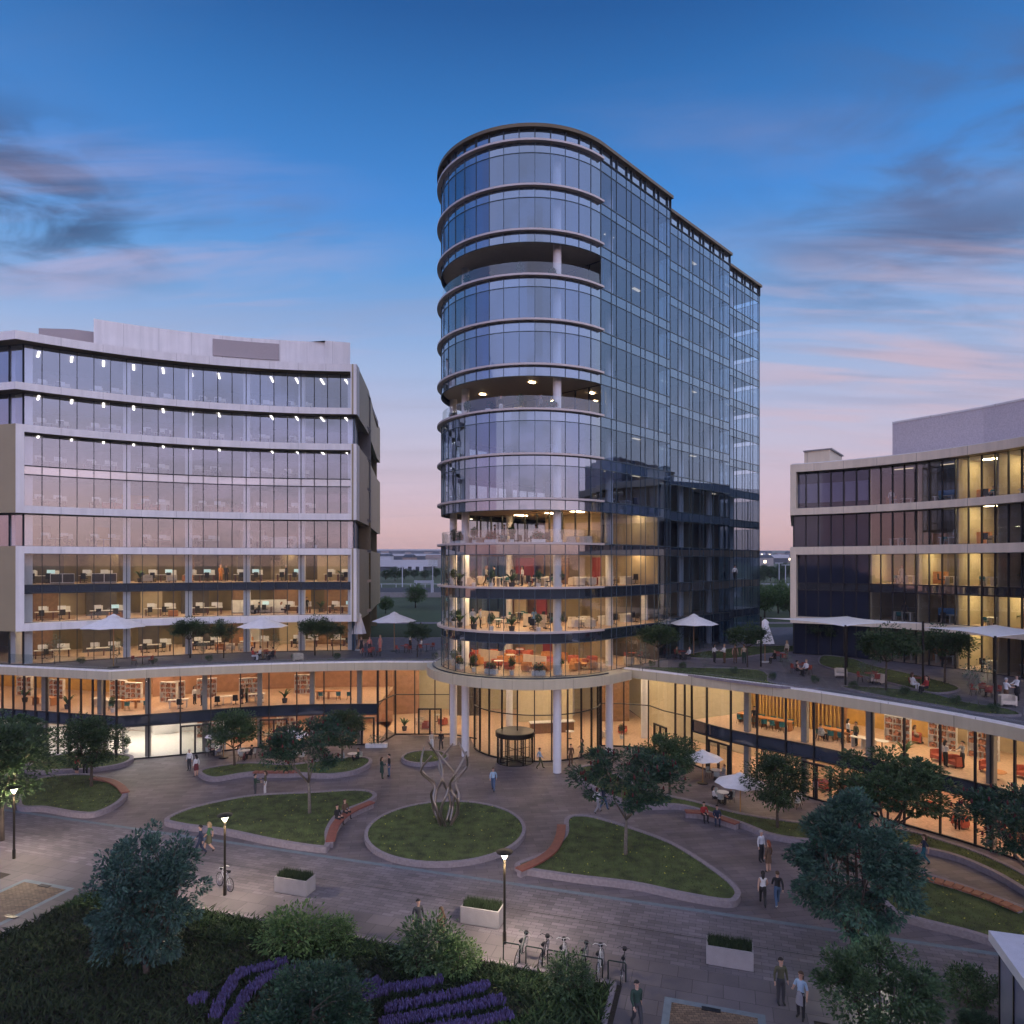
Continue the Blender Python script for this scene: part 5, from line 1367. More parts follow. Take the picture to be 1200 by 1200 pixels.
P(100,909,-70,'person in long black coat standing next to the woman in red',0,'stand',top='black',bot='black',hair='dark',h=1.04)
P(506,879,-80,'woman in cream coat and white trousers behind the sculpture',0,'walk',fem=True,top='cream',bot='white',hair='fair')
P(517,879,-95,'man in black jacket walking behind the sculpture beside the cream coat',0,'walk2',top='black',bot='charcoal',hair='dark',h=1.04)
P(578,927,-95,'man in light blue shirt and jeans crossing the open plaza',0,'walk',top='lightblue',bot='jeans',hair='brown')
P(632.5,901,10,'man in pale blue shirt and dark trousers leaving the revolving door',0,'walk',top='lightblue',bot='olive',hair='brown')
P(669,896,-90,'person in brown suit standing by the front round column',0,'stand',top='brown',bot='brown',hair='dark')
P(682,889,180,'woman in dark green dress before the lobby glazing',0,'walk',fem=True,top='darkgreen',bot='darkgreen',skirt='darkgreen',legs='short',sleeve='short',hair='brown')
P(700,953,30,'man in pale shirt and light jeans half hidden under the sumac',0,'walk',top='pale',bot='grey',hair='brown')
P(707,950,30,'person in navy top walking under the sumac crown',0,'walk2',top='navy',bot='jeans',hair='dark')
P(892,1010,-60,'man in pale blue waistcoat and white sleeves facing the woman with red hair',0,'stand',top='pale',bot='black',hair='grey',h=1.03)
P(900.5,1022,120,'woman with long red hair in brown dress seen from behind',0,'stand',fem=True,top='brown',bot='brown',skirt='brown',legs='short',hair='red')
P(894,1062,75,'woman in white sleeveless top and black trousers seen from behind',0,'walk',fem=True,top='white',bot='black',sleeve='none',hair='dark')
P(911,1062,80,'man in black sweater and blue jeans walking away',0,'walk2',top='black',bot='jeans',hair='brown',shoe='white')
P(1083,1014,160,'woman in navy top and teal trousers walking by the winding lawn',0,'walk',fem=True,top='navy',bot='teal',sleeve='short',hair='brown')
P(915,1177,-85,'man in olive sweater and dark trousers near the low broad tree',0,'stand',top='olive',bot='charcoal',hair='dark',h=1.03)
P(938.5,1193,-140,'woman in light blue top and grey skirt near the low broad tree',0,'talk',fem=True,top='lightblue',bot='black',skirt='grey',sleeve='short',hair='brown')
pq = (4.55,24.9); person((pq[0],pq[1],0), -80, 'man in dark green jacket beside the bed corner at the bottom edge', 'walk', top='darkgreen', bot='charcoal', hair='dark', h=1.02)
person((-4.25,30.9,0), -60, 'man in dark suit standing by the planter box behind the leafy shrub', 'stand', top='charcoal', bot='charcoal', hair='dark', h=1.03)
person((-3.15,30.3,0), 140, 'woman in brown coat half hidden by the leafy shrub', 'stand', fem=True, top='brown', bot='brown', hair='brown')
# seated on the benches (seat top 0.45)
def S(u, v, face, label, zs=0.45, z=0.0, **k):
    p = px(u, v, z+zs); k.setdefault('pose','sit'); return person((p[0], p[1], z+zs-0.47+0.04), face, label, **k)
S(395,958,-35,'man in dark clothes sitting at the middle of the curved red bench',top='black',bot='black',hair='dark')
S(404,951,-40,'woman in brown jacket sitting beside the man on the curved red bench',fem=True,top='brown',bot='black',hair='brown')
S(824,954,-80,'man in red sweater sitting on the red bench of the winding lawn',top='red',bot='black',hair='dark',pose='sit2')
S(840,958,-100,'man in grey-blue suit sitting on the red bench of the winding lawn',top='navy',bot='navy',hair='dark',pose='sit2')
# terrace of the white block
g_ = 'people on the roof terraces'; TZ = 7.92
P(423.5,767,-80,'woman in black dress below the closed parasol',TZ,'stand',fem=True,top='black',bot='black',skirt='black',legs='short',sleeve='none',hair='fair',group=g_)
P(433,766,-60,'man in rust shirt on the terrace near the closed parasol',TZ,'stand',top='coral',bot='charcoal',hair='brown',group=g_)
P(445.5,764,-120,'woman in coral dress on the terrace beside the open parasol',TZ,'stand',fem=True,top='coral',bot='coral',skirt='coral',legs='short',sleeve='none',hair='fair',group=g_)
P(480.5,761,-20,'man in white t-shirt and dark trousers by the terrace tree',TZ,'talk',top='white',bot='charcoal',sleeve='short',hair='brown',group=g_)
S(494,757,180,'guest in white shirt seated on the terrace next to the tower',z=TZ,top='white',bot='black',hair='dark',group=g_)
S(296,769,0,'guest in red top seated under the second parasol',z=TZ,fem=True,top='red',bot='white',hair='dark',group=g_)
S(305,768,180,'guest in white shirt seated under the second parasol',z=TZ,top='white',bot='black',hair='dark',group=g_)
S(320,769,170,'guest in dark clothes seated beside the second parasol',z=TZ,top='black',bot='black',hair='dark',group=g_)
# terrace beside the tower and the cream block
P(837,777,20,'woman in white top and black skirt standing among terrace guests',TZ,'talk',fem=True,top='white',bot='black',skirt='black',hair='dark',group=g_)
P(849,777.5,190,'man in white shirt and brown trousers seen from behind on the terrace',TZ,'reach',top='white',bot='brown',hair='fair',group=g_)
P(861.5,777.5,-90,'woman in brown dress on the terrace between two standing guests',TZ,'stand',fem=True,top='brown',bot='brown',skirt='brown',sleeve='none',hair='brown',group=g_)
P(872,777.5,-110,'woman in tan top and dark green skirt on the terrace',TZ,'stand',fem=True,top='cream',bot='darkgreen',skirt='darkgreen',sleeve='none',hair='fair',group=g_)
S(793,768,10,'guest in green seated under the terrace parasol beside the tower',z=TZ,top='olive',bot='black',hair='brown',group=g_)
S(808,768,200,'guest in white seated under the terrace parasol beside the tower',z=TZ,top='white',bot='black',hair='dark',group=g_)
S(908,772,190,'guest in black seated in a red chair by the second closed parasol',z=TZ,top='black',bot='black',hair='dark',group=g_)
P(922,772,200,'guest in tan top standing behind the pale sapling',TZ,'stand',fem=True,top='cream',bot='brown',hair='fair',group=g_)
S(934,786,0,'guest in black vest seated at the red terrace table',z=TZ,top='black',bot='black',hair='dark',sleeve='none',group=g_)
S(945,785,200,'guest in white seated at the red terrace table',z=TZ,top='white',bot='black',hair='fair',group=g_)
S(1069,802,10,'woman in white seated on a red chair below the shade sails',z=TZ,fem=True,top='white',bot='white',hair='brown',group=g_)
S(1086,806,180,'woman in red and black seated on a red chair below the shade sails',z=TZ,fem=True,top='red',bot='black',hair='dark',group=g_)
P(1179,826,0,'grey-haired man in white shirt shaking hands at the terrace edge',TZ,'reach',top='white',bot='brown',hair='grey',sleeve='short',group=g_)
P(1192,822,180,'woman in white blouse and black skirt shaking hands at the terrace edge',TZ,'reach',fem=True,top='white',bot='black',skirt='black',hair='dark',group=g_)
# tower
g_ = 'people inside the tower'
for u, k, a, b_, face, lb, kw in (
    (601,2,None,None,-60,'man in dark suit and white shirt on the third lit tower floor',dict(top='charcoal',bot='black',hair='grey')),
    (612,2,None,None,200,'woman in white blouse and black trousers on the third lit tower floor',dict(fem=True,top='white',bot='black',hair='dark')),
    (570,2,None,None,-30,'woman in beige suit by the red wall of the tower',dict(fem=True,top='cream',bot='brown',hair='fair',pose='walk')),
    (579,2,None,None,180,'man in black suit by the red wall of the tower',dict(top='black',bot='black',hair='dark')),
    (554,1,None,None,-80,'man in white shirt and black trousers on the second lit tower floor',dict(top='white',bot='black',hair='dark')),
    (563,1,None,None,0,'man in pale shirt by the palm on the second lit tower floor',dict(top='pale',bot='black',hair='dark')),
    (626,1,None,None,100,'woman in blue dress seen from behind on the second lit tower floor',dict(fem=True,top='blue',bot='blue',skirt='blue',legs='short',sleeve='short',hair='dark')),
    (553,0,None,None,-60,'woman in red and black on the lowest glazed tower floor',dict(fem=True,top='red',bot='black',hair='red')),
    (587,6,None,None,-90,'man in black jacket on the tower balcony above the bronze reflection',dict(top='black',bot='white',hair='dark')),
    (634,6,None,None,150,'guest in grey on the same tower balcony next to the white column',dict(top='grey',bot='charcoal',hair='dark')),
    (580,3,None,None,0,'person in black on the planted tower balcony',dict(top='black',bot='black',hair='dark')),
    (591,3,None,None,180,'person in dark jacket facing the person in black on the planted balcony',dict(top='charcoal',bot='black',hair='brown')),
    (600,3,None,None,-100,'person in brown on the planted tower balcony',dict(top='brown',bot='black',hair='dark')),
    (628,3,None,None,100,'man in white shirt on the planted tower balcony',dict(top='white',bot='charcoal',hair='brown')),
    (861,2,None,None,-120,'person in white top walking behind the dark stepped tower side',dict(top='white',bot='black',hair='dark',pose='walk'))):
    Y = 58.6 if u < 700 else 76.0
    if k in (1,) : Y = 57.6
    if k == 6: Y = 56.5
    kw.setdefault('pose','stand'); pose = kw.pop('pose')
    person(((u-600)/800*Y, Y, zk[k]+0.01), face, lb, pose, group=g_, **kw)
# podium windows
g_ = 'people inside the podium'
for u, v, z, face, lb, kw in (
    (228,825.5,3.8,-20,'woman in white top behind the upper podium windows near the gym',dict(fem=True,top='white',bot='black',hair='dark')),
    (237,827,3.8,170,'man in grey shirt behind the upper podium windows near the gym',dict(top='grey',bot='charcoal',hair='brown')),
    (283.5,825,3.8,0,'woman in black dress behind the upper podium windows above the cafe',dict(fem=True,top='black',bot='black',skirt='black',legs='short',hair='brown')),
    (289,824,3.8,180,'man in olive jacket behind the upper podium windows above the cafe',dict(top='olive',bot='black',hair='dark')),
    (325,872,0.03,-90,'person in green seen through the middle podium door',dict(top='darkgreen',bot='black',hair='dark')),
    (884,853,3.8,-100,'person in dark clothes beside the ochre meeting room wall',dict(top='black',bot='brown',hair='dark')),
    (962,868,3.8,20,'man in pale shirt sitting inside the upper podium windows',dict(top='pale',bot='charcoal',hair='brown',pose='sit')),
    (994,870,3.8,0,'woman in white top and black trousers inside the upper podium windows',dict(fem=True,top='white',bot='black',hair='dark')),
    (1003,874,3.8,190,'man in olive shirt inside the upper podium windows beside woman in white',dict(top='olive',bot='charcoal',hair='brown')),
    (1072,870,3.8,-30,'woman in tan seated in a red armchair inside the upper podium',dict(fem=True,top='cream',bot='brown',hair='brown',pose='sit')),
    (1108,899,3.8,10,'woman in white top and black trousers talking inside the curved podium corner',dict(fem=True,top='white',bot='black',hair='dark',pose='talk')),
    (1128,900,3.8,180,'man in grey-green shirt gesturing inside the curved podium corner',dict(top='grey',bot='charcoal',hair='dark',pose='reach')),
    (1122,973,0.04,60,'man in pale shirt seen from behind on the lowest podium floor',dict(top='cream',bot='black',hair='dark',sleeve='short'))):
    kw.setdefault('pose','stand'); pose = kw.pop('pose')
    P(u, v, face, lb, z, pose, group=g_, **kw)
# office blocks
g_ = 'people inside the office blocks'
def at_facade(line, u, d):
    L = plen(line); s = min((abs(600+800*(q := at_len(line, L*i/600)[0])[0]/q[1]-u), L*i/600) for i in range(601))[1]
    p, t = at_len(line, s); return (p[0]-t[1]*d, p[1]+t[0]*d), t
for u, fl, d, face, lb, kw in (
    (255,2,4.0,-60,'woman in orange dress in the upper lit row of the white block',dict(fem=True,top='orange',bot='orange',skirt='orange',hair='red')),
    (261,2,4.0,-90,'man in black suit in the upper lit row of the white block',dict(top='black',bot='black',hair='dark')),
    (331,2,2.6,180,'man in dark suit at the desks in the upper lit row of the white block',dict(top='charcoal',bot='black',hair='grey')),
    (300,1,2.6,180,'man in black seated at the white board in the lower lit row',dict(top='black',bot='black',hair='dark',pose='sit')),
    (326,1,2.6,0,'woman in white seated at the white board in the lower lit row',dict(fem=True,top='white',bot='black',hair='red',pose='sit')),
    (354,1,3.0,-60,'man in black standing near the corner of the lower lit row',dict(top='black',bot='black',hair='dark')),
    (306,3,3.0,-90,'person in lilac in the recessed row of the white block',dict(fem=True,top='pale',bot='grey',hair='dark'))):
    kw.setdefault('pose','stand'); pose = kw.pop('pose')
    p, t = at_facade(G, u, d); person((p[0],p[1],LEFT_FLOOR[fl]+0.01), face, lb, pose, group=g_, **kw)
for u, fl, d, face, lb, kw in (
    (1037,4,1.6,-140,'person in white on the top floor of the cream block',dict(top='white',bot='grey',hair='dark')),
    (1110,3,1.5,-120,'man in pink shirt and green trousers in the recessed row of the cream block',dict(top='pale',bot='darkgreen',hair='brown')),
    (1049,2,1.6,-130,'woman in pale dress beside the potted palm in the cream block',dict(fem=True,top='cream',bot='cream',skirt='cream',hair='red')),
    (1112,2,2.4,-120,'person in green at the bookshelf in the cream block',dict(top='green',bot='black',hair='dark')),
    (1051,1,1.8,-120,'man in black suit below the long spandrel of the cream block',dict(top='black',bot='black',hair='dark')),
    (1196,1,1.6,-140,'woman in green dress on the phone in the yellow-lit office',dict(fem=True,top='green',bot='green',skirt='green',legs='short',sleeve='short',hair='dark')),
    (1146,4,2.2,-140,'person in teal seated in the yellow-lit top floor office',dict(top='teal',bot='black',hair='brown',pose='sit'))):
    kw.setdefault('pose','stand'); pose = kw.pop('pose')
    p, t = at_facade(RG, u, d); person((p[0],p[1],RIGHT_FLOOR[fl]+0.01), face, lb, pose, group=g_, **kw)
# ------------------------------------------------------------------ street furniture and outdoor things
mat('parasol_cloth', (0.80,0.78,0.79), 0.85, var=0.05)
mat('parasol_wood', (0.36,0.21,0.10), 0.6, var=0.2, scale=6)
mat('sail_cloth', (0.80,0.78,0.78), 0.85, var=0.04)
mat('dark_metal', (0.022,0.020,0.018), 0.4, 0.6, var=0.1)
mat('lamp_pole', (0.055,0.045,0.03), 0.4, 0.5, var=0.1)
mat('steel', (0.45,0.45,0.47), 0.3, 0.9, var=0.05)
mat('sculpture_metal', (0.26,0.22,0.19), 0.28, 0.75, var=0.15, scale=1.2)
mat('concrete_box', (0.33,0.305,0.30), 0.8, var=0.08, scale=2, bump=0.2)
mat('rubber', (0.015,0.015,0.016), 0.8)
mat('bike_white', (0.55,0.57,0.56), 0.35); mat('bike_green', (0.10,0.14,0.12), 0.35); mat('bike_black', (0.02,0.02,0.022), 0.35)
mat('hoop_green', (0.015,0.035,0.03), 0.4, 0.4)
mat('table_white', (0.66,0.65,0.64), 0.4); mat('chair_pale', (0.36,0.40,0.38), 0.5); mat('seat_red', (0.26,0.05,0.035), 0.6, var=0.1)
mat('wicker_brown', (0.18,0.07,0.04), 0.7, var=0.2, scale=9)
emit('garden_lens', (0.9,1.0,0.6), 0.8)
emit('lamp_glow', (1.0,0.86,0.66), 6.0)
TZ = 7.92
def parasol_proto(r, h, pole):
    t = thing('parasol', 'x', 'parasol')
    n = 8; c = MB()
    rings = [(0.10*r,h-0.036*r),(r*0.45,h-0.165*r),(r*0.8,h-0.30*r),(r,h-0.385*r)]
    m = 32
    for rr, z in rings:
        for j in range(m):
            a = 2*PI*j/m; da = (a+PI/n) % (2*PI/n) - PI/n; q = rr*math.cos(PI/n)/math.cos(abs(da)-PI/n)*(1-0.02*math.cos(da*n/2)) if False else rr*(math.cos(PI/n)/math.cos(((a+1e-6) % (2*PI/n))-PI/n)); k = abs(math.cos(a*n/2)); c.v.append((q*math.cos(a), q*math.sin(a), z+0.03*(1-k)*(rr/r)))
    for i in range(3):
        for j in range(m): c.f.append((i*m+j,(i+1)*m+j,(i+1)*m+(j+1)%m,i*m+(j+1)%m)); c.mi.append(0)
    c.f.append(tuple(range(m))); c.mi.append(0)
    c.build('canopy', 'parasol_cloth', t)
    v = MB(); v.lathe([(0.20*r,h-0.055*r),(0.12*r,h-0.005*r),(0.02*r,h+0.045*r)], 16); v.build('vent_cap', 'parasol_cloth', t)
    p = MB(); p.lathe([(0.045,0.05),(0.045,h)], 10); p.build('pole', pole, t)
    rb = MB()
    for j in range(8):
        a = PI/8+2*PI*j/8; rb.tube([(0.05*math.cos(a),0.05*math.sin(a),h-0.75),(r*0.5*math.cos(a),r*0.5*math.sin(a),h-0.17*r-0.06)], 0.014, 4)
    rb.build('ribs', pole, t)
    b = MB(); b.lathe([(0.42,0.0),(0.42,0.05),(0.30,0.09),(0.06,0.10)], 20); b.build('base', 'dark_metal', t)
    return t
def closed_proto(h):
    t = thing('closed_parasol', 'x', 'parasol')
    c = MB(); m = 40
    for rr, z in ((0.07,h),(0.30,h-0.25),(0.26,h-0.45),(0.42,h-1.0),(0.62,h-1.7),(0.74,h-2.2)):
        for j in range(m):
            a = 2*PI*j/m; q = rr*(1+0.13*math.cos(a*8)); c.v.append((q*math.cos(a),q*math.sin(a),z))
    for i in range(5):
        for j in range(m): c.f.append((i*m+j,(i+1)*m+j,(i+1)*m+(j+1)%m,i*m+(j+1)%m)); c.mi.append(0)
    c.build('canopy', 'parasol_cloth', t, smooth=True)
    p = MB(); p.lathe([(0.05,0.05),(0.05,h)], 10); p.build('pole', 'parasol_wood', t)
    b = MB(); b.lathe([(0.45,0.0),(0.45,0.06),(0.06,0.09)], 20); b.build('base', 'table_white', t)
    return t
P1 = parasol_proto(2.35, 4.05, 'parasol_wood'); P2 = parasol_proto(1.55, 2.55, 'parasol_wood'); P3 = closed_proto(3.95)
g_ = 'parasols on the terraces and the plaza'
for pr_, u, v, z, s, lb in ((P1,133,782,TZ,1.12,'biggest open parasol on the white block terrace, in front of the lit desks'),(P1,308,772.5,TZ,0.98,'open parasol between the two pairs of trees on the white block terrace'),
    (P1,462,763,TZ,0.98,'open parasol on the terrace between the white block and the tower'),(P1,813,769,TZ,1.0,'open parasol on the terrace before the dark tower side'),
    (P2,823.5,918,0,1.0,'smaller open parasol over the cafe table near the podium doors'),(P2,867.6,955,0,1.1,'larger open plaza parasol beside the round tree'),
    (P2,262,888,0,1.0,'pale parasol behind the small round tree by the gym'),(P2,343,888,0,1.0,'pale parasol behind the forked sumac by the cafe doors'),
    (P3,420,762,TZ,1.0,'closed parasol at the corner of the white block'),(P3,896.5,776,TZ,1.0,'closed parasol on the terrace beside the cream block')):
    p = px(u, v, z); dup(pr_, (p[0],p[1],z), rnd.uniform(0,1), lb, g_, s)
for o in (P1,P2,P3): remove_tree(o)
# shade sails
def sail(corners, posts, label):
    t = thing('shade_sail', label, 'shade sail', (0,0,0), 0, 'shade sails on the terrace')
    A, B, C, D = [Vector(c) for c in corners]; n = 16; c = MB()
    for i in range(n+1):
        for j in range(n+1):
            a, b_ = i/n, j/n
            ia = a + (a-0.5)*-0.26*math.sin(PI*b_); ib = b_ + (b_-0.5)*-0.26*math.sin(PI*a)
            p = A.lerp(B, ia).lerp(D.lerp(C, ia), ib); p.z -= 0.10*math.sin(PI*a)*math.sin(PI*b_); c.v.append(tuple(p))
    for i in range(n):
        for j in range(n): c.f.append((i*(n+1)+j,(i+1)*(n+1)+j,(i+1)*(n+1)+j+1,i*(n+1)+j+1)); c.mi.append(0)
    o = c.build('membrane', 'sail_cloth', t, smooth=True)
    sm = o.modifiers.new('t', 'SOLIDIFY'); sm.thickness = 0.02
    for q in posts:
        b = MB(); b.tube([(q[0],q[1],TZ),(q[0],q[1],q[2])], 0.075, 10); b.build('post', 'dark_metal', t)
def at3(u, v, Y): return ((u-600)/800*Y, Y, 17-(v-660)/800*Y)
s1 = [at3(893,724,63.5), at3(990,722,55.0), at3(1108,734,55.5), at3(998,737,64.0)]
s1[2] = (s1[2][0], s1[2][1], 12.2)
a_, b_, c_, d_ = at3(893,724,60.0), at3(990,734,50.6), at3(1080,730,48.0), at3(993,722,59.0)
sail([a_, b_, c_, d_], [(a_[0]-.1,a_[1],a_[2]+.1), (b_[0],b_[1]-.1,b_[2]+.1), (c_[0]+.1,c_[1],c_[2]+.1), (d_[0],d_[1]+.1,d_[2]+.1)], 'white shade sail stretched from the slim post beside the closed parasol')
a_, b_, c_, d_ = at3(1083,735,47.4), at3(1165,747,43.0), at3(1262,742,44.0), at3(1166,732,51.5)
sail([a_, b_, c_, d_], [(b_[0],b_[1]-.1,b_[2]+.1), (c_[0]+.1,c_[1],c_[2]+.1), (d_[0],d_[1]+.1,d_[2]+.1)], 'white shade sail reaching out of view before the yellow-lit offices')
# street lamps
def lamp_proto():
    t = thing('street_lamp', 'x', 'street lamp')
    b = MB(); b.lathe([(0.085,0.0),(0.085,0.5),(0.06,0.55),(0.055,3.75)], 12); b.build('pole', 'lamp_pole', t)
    s = MB(); s.lathe([(0.05,4.09),(0.37,4.08),(0.38,4.11),(0.05,4.17)], 28); s.build('lamp_shade', 'dark_metal', t)
    g = MB(); g.lathe([(0.05,3.78),(0.17,3.97),(0.17,3.99),(0.04,3.99)], 20); g.build('glass_bowl', 'lamp_glow', t)
    return t
LP = lamp_proto(); LPOS = []
for u, lb in ((-39.0,'lit street lamp by the dark trees at the picture edge'),(-24.4,'lit street lamp beside the huge blue-green bush'),(-9.35,'lit street lamp beside the planter box and the bicycle racks')):
    p = uv(u, 29.05); dup(LP, (p[0],p[1],0), 0, lb, 'street lamps along the promenade')
    l = bpy.data.lights.new('lamp_light', 'POINT'); l.energy = 1700; l.color = (1.0,0.80,0.58); l.shadow_soft_size = 0.12
    lo = bpy.data.objects.new('lamp_light', l); COL.objects.link(lo); lo.location = (p[0],p[1],3.62)
remove_tree(LP)
# garden spotlight lighting the tree crown from the ground
sp_ = bpy.data.lights.new('garden_light', 'POINT'); sp_.energy = 90; sp_.color = (0.95,1.0,0.7); sp_.shadow_soft_size = 0.06
q = (14.2,26.7); lo = bpy.data.objects.new('garden_light', sp_); COL.objects.link(lo); lo.location = (q[0],q[1],1.05)
t = thing('garden_light', 'low garden light glowing inside the crown of the tall dark tree', 'garden light', (q[0],q[1],0))
b = MB(); b.lathe([(0.05,0),(0.04,0.75)], 10); b.build('stem', 'dark_metal', t)
b = MB(); b.lathe([(0.06,0.75),(0.09,0.82),(0.02,0.9)], 12); b.build('lens', 'garden_lens', t)
# planter boxes
def box_proto():
    t = thing('planter_box', 'x', 'planter')
    b = MB(); M = None
    w, d, h, k = 0.95, 0.42, 0.82, 0.07
    b.prism([(-w,-d),(w,-d),(w,d),(-w,d)], 0.04, h-0.10)
    for q in ([(-w,-d),(w,-d),(w,-d+k),(-w,-d+k)],[(-w,d-k),(w,d-k),(w,d),(-w,d)],[(-w,-d+k),(-w+k,-d+k),(-w+k,d-k),(-w,d-k)],[(w-k,-d+k),(w,-d+k),(w,d-k),(w-k,d-k)]): b.prism(q, h-0.10, h)
    b.prism([(-w+.08,-d+.06),(w-.08,-d+.06),(w-.08,d-.06),(-w+.08,d-.06)], 0.0, 0.04)
    b.build('box', 'concrete_box', t)
    r = random.Random(4); g = MB()
    for i in range(2600):
        x, y = r.uniform(-w+k,w-k), r.uniform(-d+k,d-k); hh = r.uniform(0.22,0.42)
        tx, ty = r.gauss(0,0.05), r.gauss(0,0.05); a = r.uniform(0,6.28)
        g.add([(x-.012*math.cos(a),y-.012*math.sin(a),h-.1),(x+.012*math.cos(a),y+.012*math.sin(a),h-.1),(x+tx,y+ty,h-.1+hh)], [(0,1,2)])
    g.build('grass', 'planter_grass', t); t.children[-1]['kind'] = 'stuff'
    return t
BX = box_proto()
for u, lb in ((-21.2,'concrete planter box with grass opposite the pale green shrubs'),(-10.9,'concrete planter box with grass beside the lamp and bicycles'),(0.25,'concrete planter box with grass in front of the walking couple')):
    p = uv(u, 30.45); dup(BX, (p[0],p[1],0), math.atan2(UU[1],UU[0]), lb, 'planter boxes along the promenade')
remove_tree(BX)
# bicycles
def bike(name_mat):
    t = thing('bicycle', 'x', 'bicycle')
    def wheel(y):
        b = MB()
        b.tube([(0, y+0.33*math.cos(a*PI/14), 0.35+0.33*math.sin(a*PI/14)) for a in range(29)], 0.019, 6, cap=False)
        w = b.build('wheel', 'rubber', t)
        r = MB(); r.tube([(0, y+0.305*math.cos(a*PI/14), 0.35+0.305*math.sin(a*PI/14)) for a in range(29)], 0.010, 4, cap=False); r.build('rim', 'steel', w)
        s = MB()
        for a in range(12): s.tube([(0.02*(-1)**a,y,0.35),(0,y+0.30*math.cos(a*PI/6),0.35+0.30*math.sin(a*PI/6))], 0.003, 3)
        s.tube([(-0.05,y,0.35),(0.05,y,0.35)], 0.022, 6); s.build('spokes', 'steel', w)
    wheel(-0.52); wheel(0.52)
    f = MB(); bb, st, hd = (0,-0.08,0.30), (0,-0.20,0.78), (0,0.33,0.80)
    for a, c, r in ((bb,st,.018),(bb,(0,0.36,0.70),.020),(st,hd,.018),(bb,(0,-0.52,0.35),.012),(st,(0,-0.52,0.35),.010),(hd,(0,0.36,0.66),.022)): f.tube([a,c], r, 6)
    for s in (-0.045,0.045): f.tube([(s,0.36,0.66),(s,0.44,0.5),(s,0.52,0.35)], 0.011, 5)
    f.tube([(-0.09,-0.08,0.30),(0.09,-0.08,0.30)], 0.02, 6); f.tube([(0.09,-0.08,0.30),(0.09,0.03,0.18)], 0.010, 5); f.tube([(-0.09,-0.08,0.30),(-0.09,-0.19,0.42)], 0.010, 5)
    f.build('frame', name_mat, t)
    s = MB(); s.tube([st,(0,-0.225,0.93)], 0.013, 6); s.tube([(0,-0.36,0.96),(0,-0.24,0.965),(0,-0.06,0.95)], [0.075,0.06,0.02], 8); s.build('saddle', 'rubber', t)
    h = MB(); h.tube([hd,(0,0.30,0.98)], 0.014, 6); h.tube([(-0.29,0.20,1.03),(-0.20,0.30,1.05),(0,0.33,0.99),(0.20,0.30,1.05),(0.29,0.20,1.03)], 0.012, 6); h.build('handlebar', name_mat, t)
    k = MB(); k.lathe([(0.085,0.0),(0.10,0.10),(0.07,0.13)], 12, c=(0,0.42), z=0.88); k.build('basket', 'rubber', t)
    return t
bw, bgr, bbk = bike('bike_white'), bike('bike_green'), bike('bike_black')
ang0 = math.atan2(VV[1],VV[0])-PI/2
for pr_, u, lb, lean in ((bgr,-8.35,'green bicycle at the rack nearest the street lamp',0.14),(bbk,-7.35,'dark bicycle with round basket, second from the street lamp',0.10),(bw,-6.40,'white bicycle behind the green shrub with wide handlebar',-0.10),(bgr,-5.65,'green bicycle mostly hidden behind the shrub',0.08),(bw,-4.85,'white bicycle at the fifth rack past the shrub',-0.10),(bbk,-3.98,'black bicycle at the last rack next to the bed corner',0.07)):
    p = uv(u, 28.15); o = dup(pr_, (p[0],p[1],0.0), ang0+rnd.uniform(-.1,.1), lb, 'bicycles parked at the racks'); o.rotation_euler.y = lean
p = uv(-24.9, 29.6); o = dup(bw, (p[0],p[1],0.0), ang0+1.2, 'single bicycle standing next to the huge blue-green bush', 'bicycles parked at the racks'); o.rotation_euler.y = 0.1
for o in (bw,bgr,bbk): remove_tree(o)
hp = MB(); hp.tube([(-0.36,0,0),(-0.36,0,0.72),(-0.33,0,0.76),(0.33,0,0.76),(0.36,0,0.72),(0.36,0,0)], 0.028, 8); h0 = hp.build('bicycle_rack', 'hoop_green', smooth=True)
for i, u in enumerate((-8.65,-7.65,-6.7,-5.8,-5.1,-4.15)):
    p = uv(u, 27.85); o = h0 if i == 0 else h0.copy()
    if i: COL.objects.link(o)
    o.location = (p[0],p[1],0); o.rotation_euler.z = math.atan2(UU[1],UU[0])
    tag(o, 'dark green bicycle hoop, %s from the street lamp' % ORD[i], 'bicycle rack', 'bicycle racks at the bed')
# sculpture of twisted ribbons
t = thing('sculpture', 'tall sculpture of twisted bronze ribbons on the round lawn', 'sculpture', (-4.25,43.9,0.22))
for i in range(8):
    a0 = 2*PI*i/8; d = 1 if i % 2 else -1; pts = []; rr = []; key = ((0,.42),(.2,.86),(.38,.95),(.52,.72),(.76,1.58),(1,1.45))
    for k in range(33):
        f = k/32; th = a0 + d*(0.25*f+0.42*math.sin(2.0*PI*f+0.5)-0.2); j = max(q for q in range(5) if key[q][0] <= f); w = (f-key[j][0])/(key[j+1][0]-key[j][0]); w = w*w*(3-2*w); rad = (key[j][1]*(1-w)+key[j+1][1]*w)*(0.9+0.03*i)
        pts.append((rad*math.cos(th), rad*math.sin(th), (4.7+0.5*((i*5) % 8)/8)*f)); rr.append(0.092-0.03*f)
    b = MB(); b.tube(pts, rr, 8); b.build('ribbon', 'sculpture_metal', t, smooth=True)
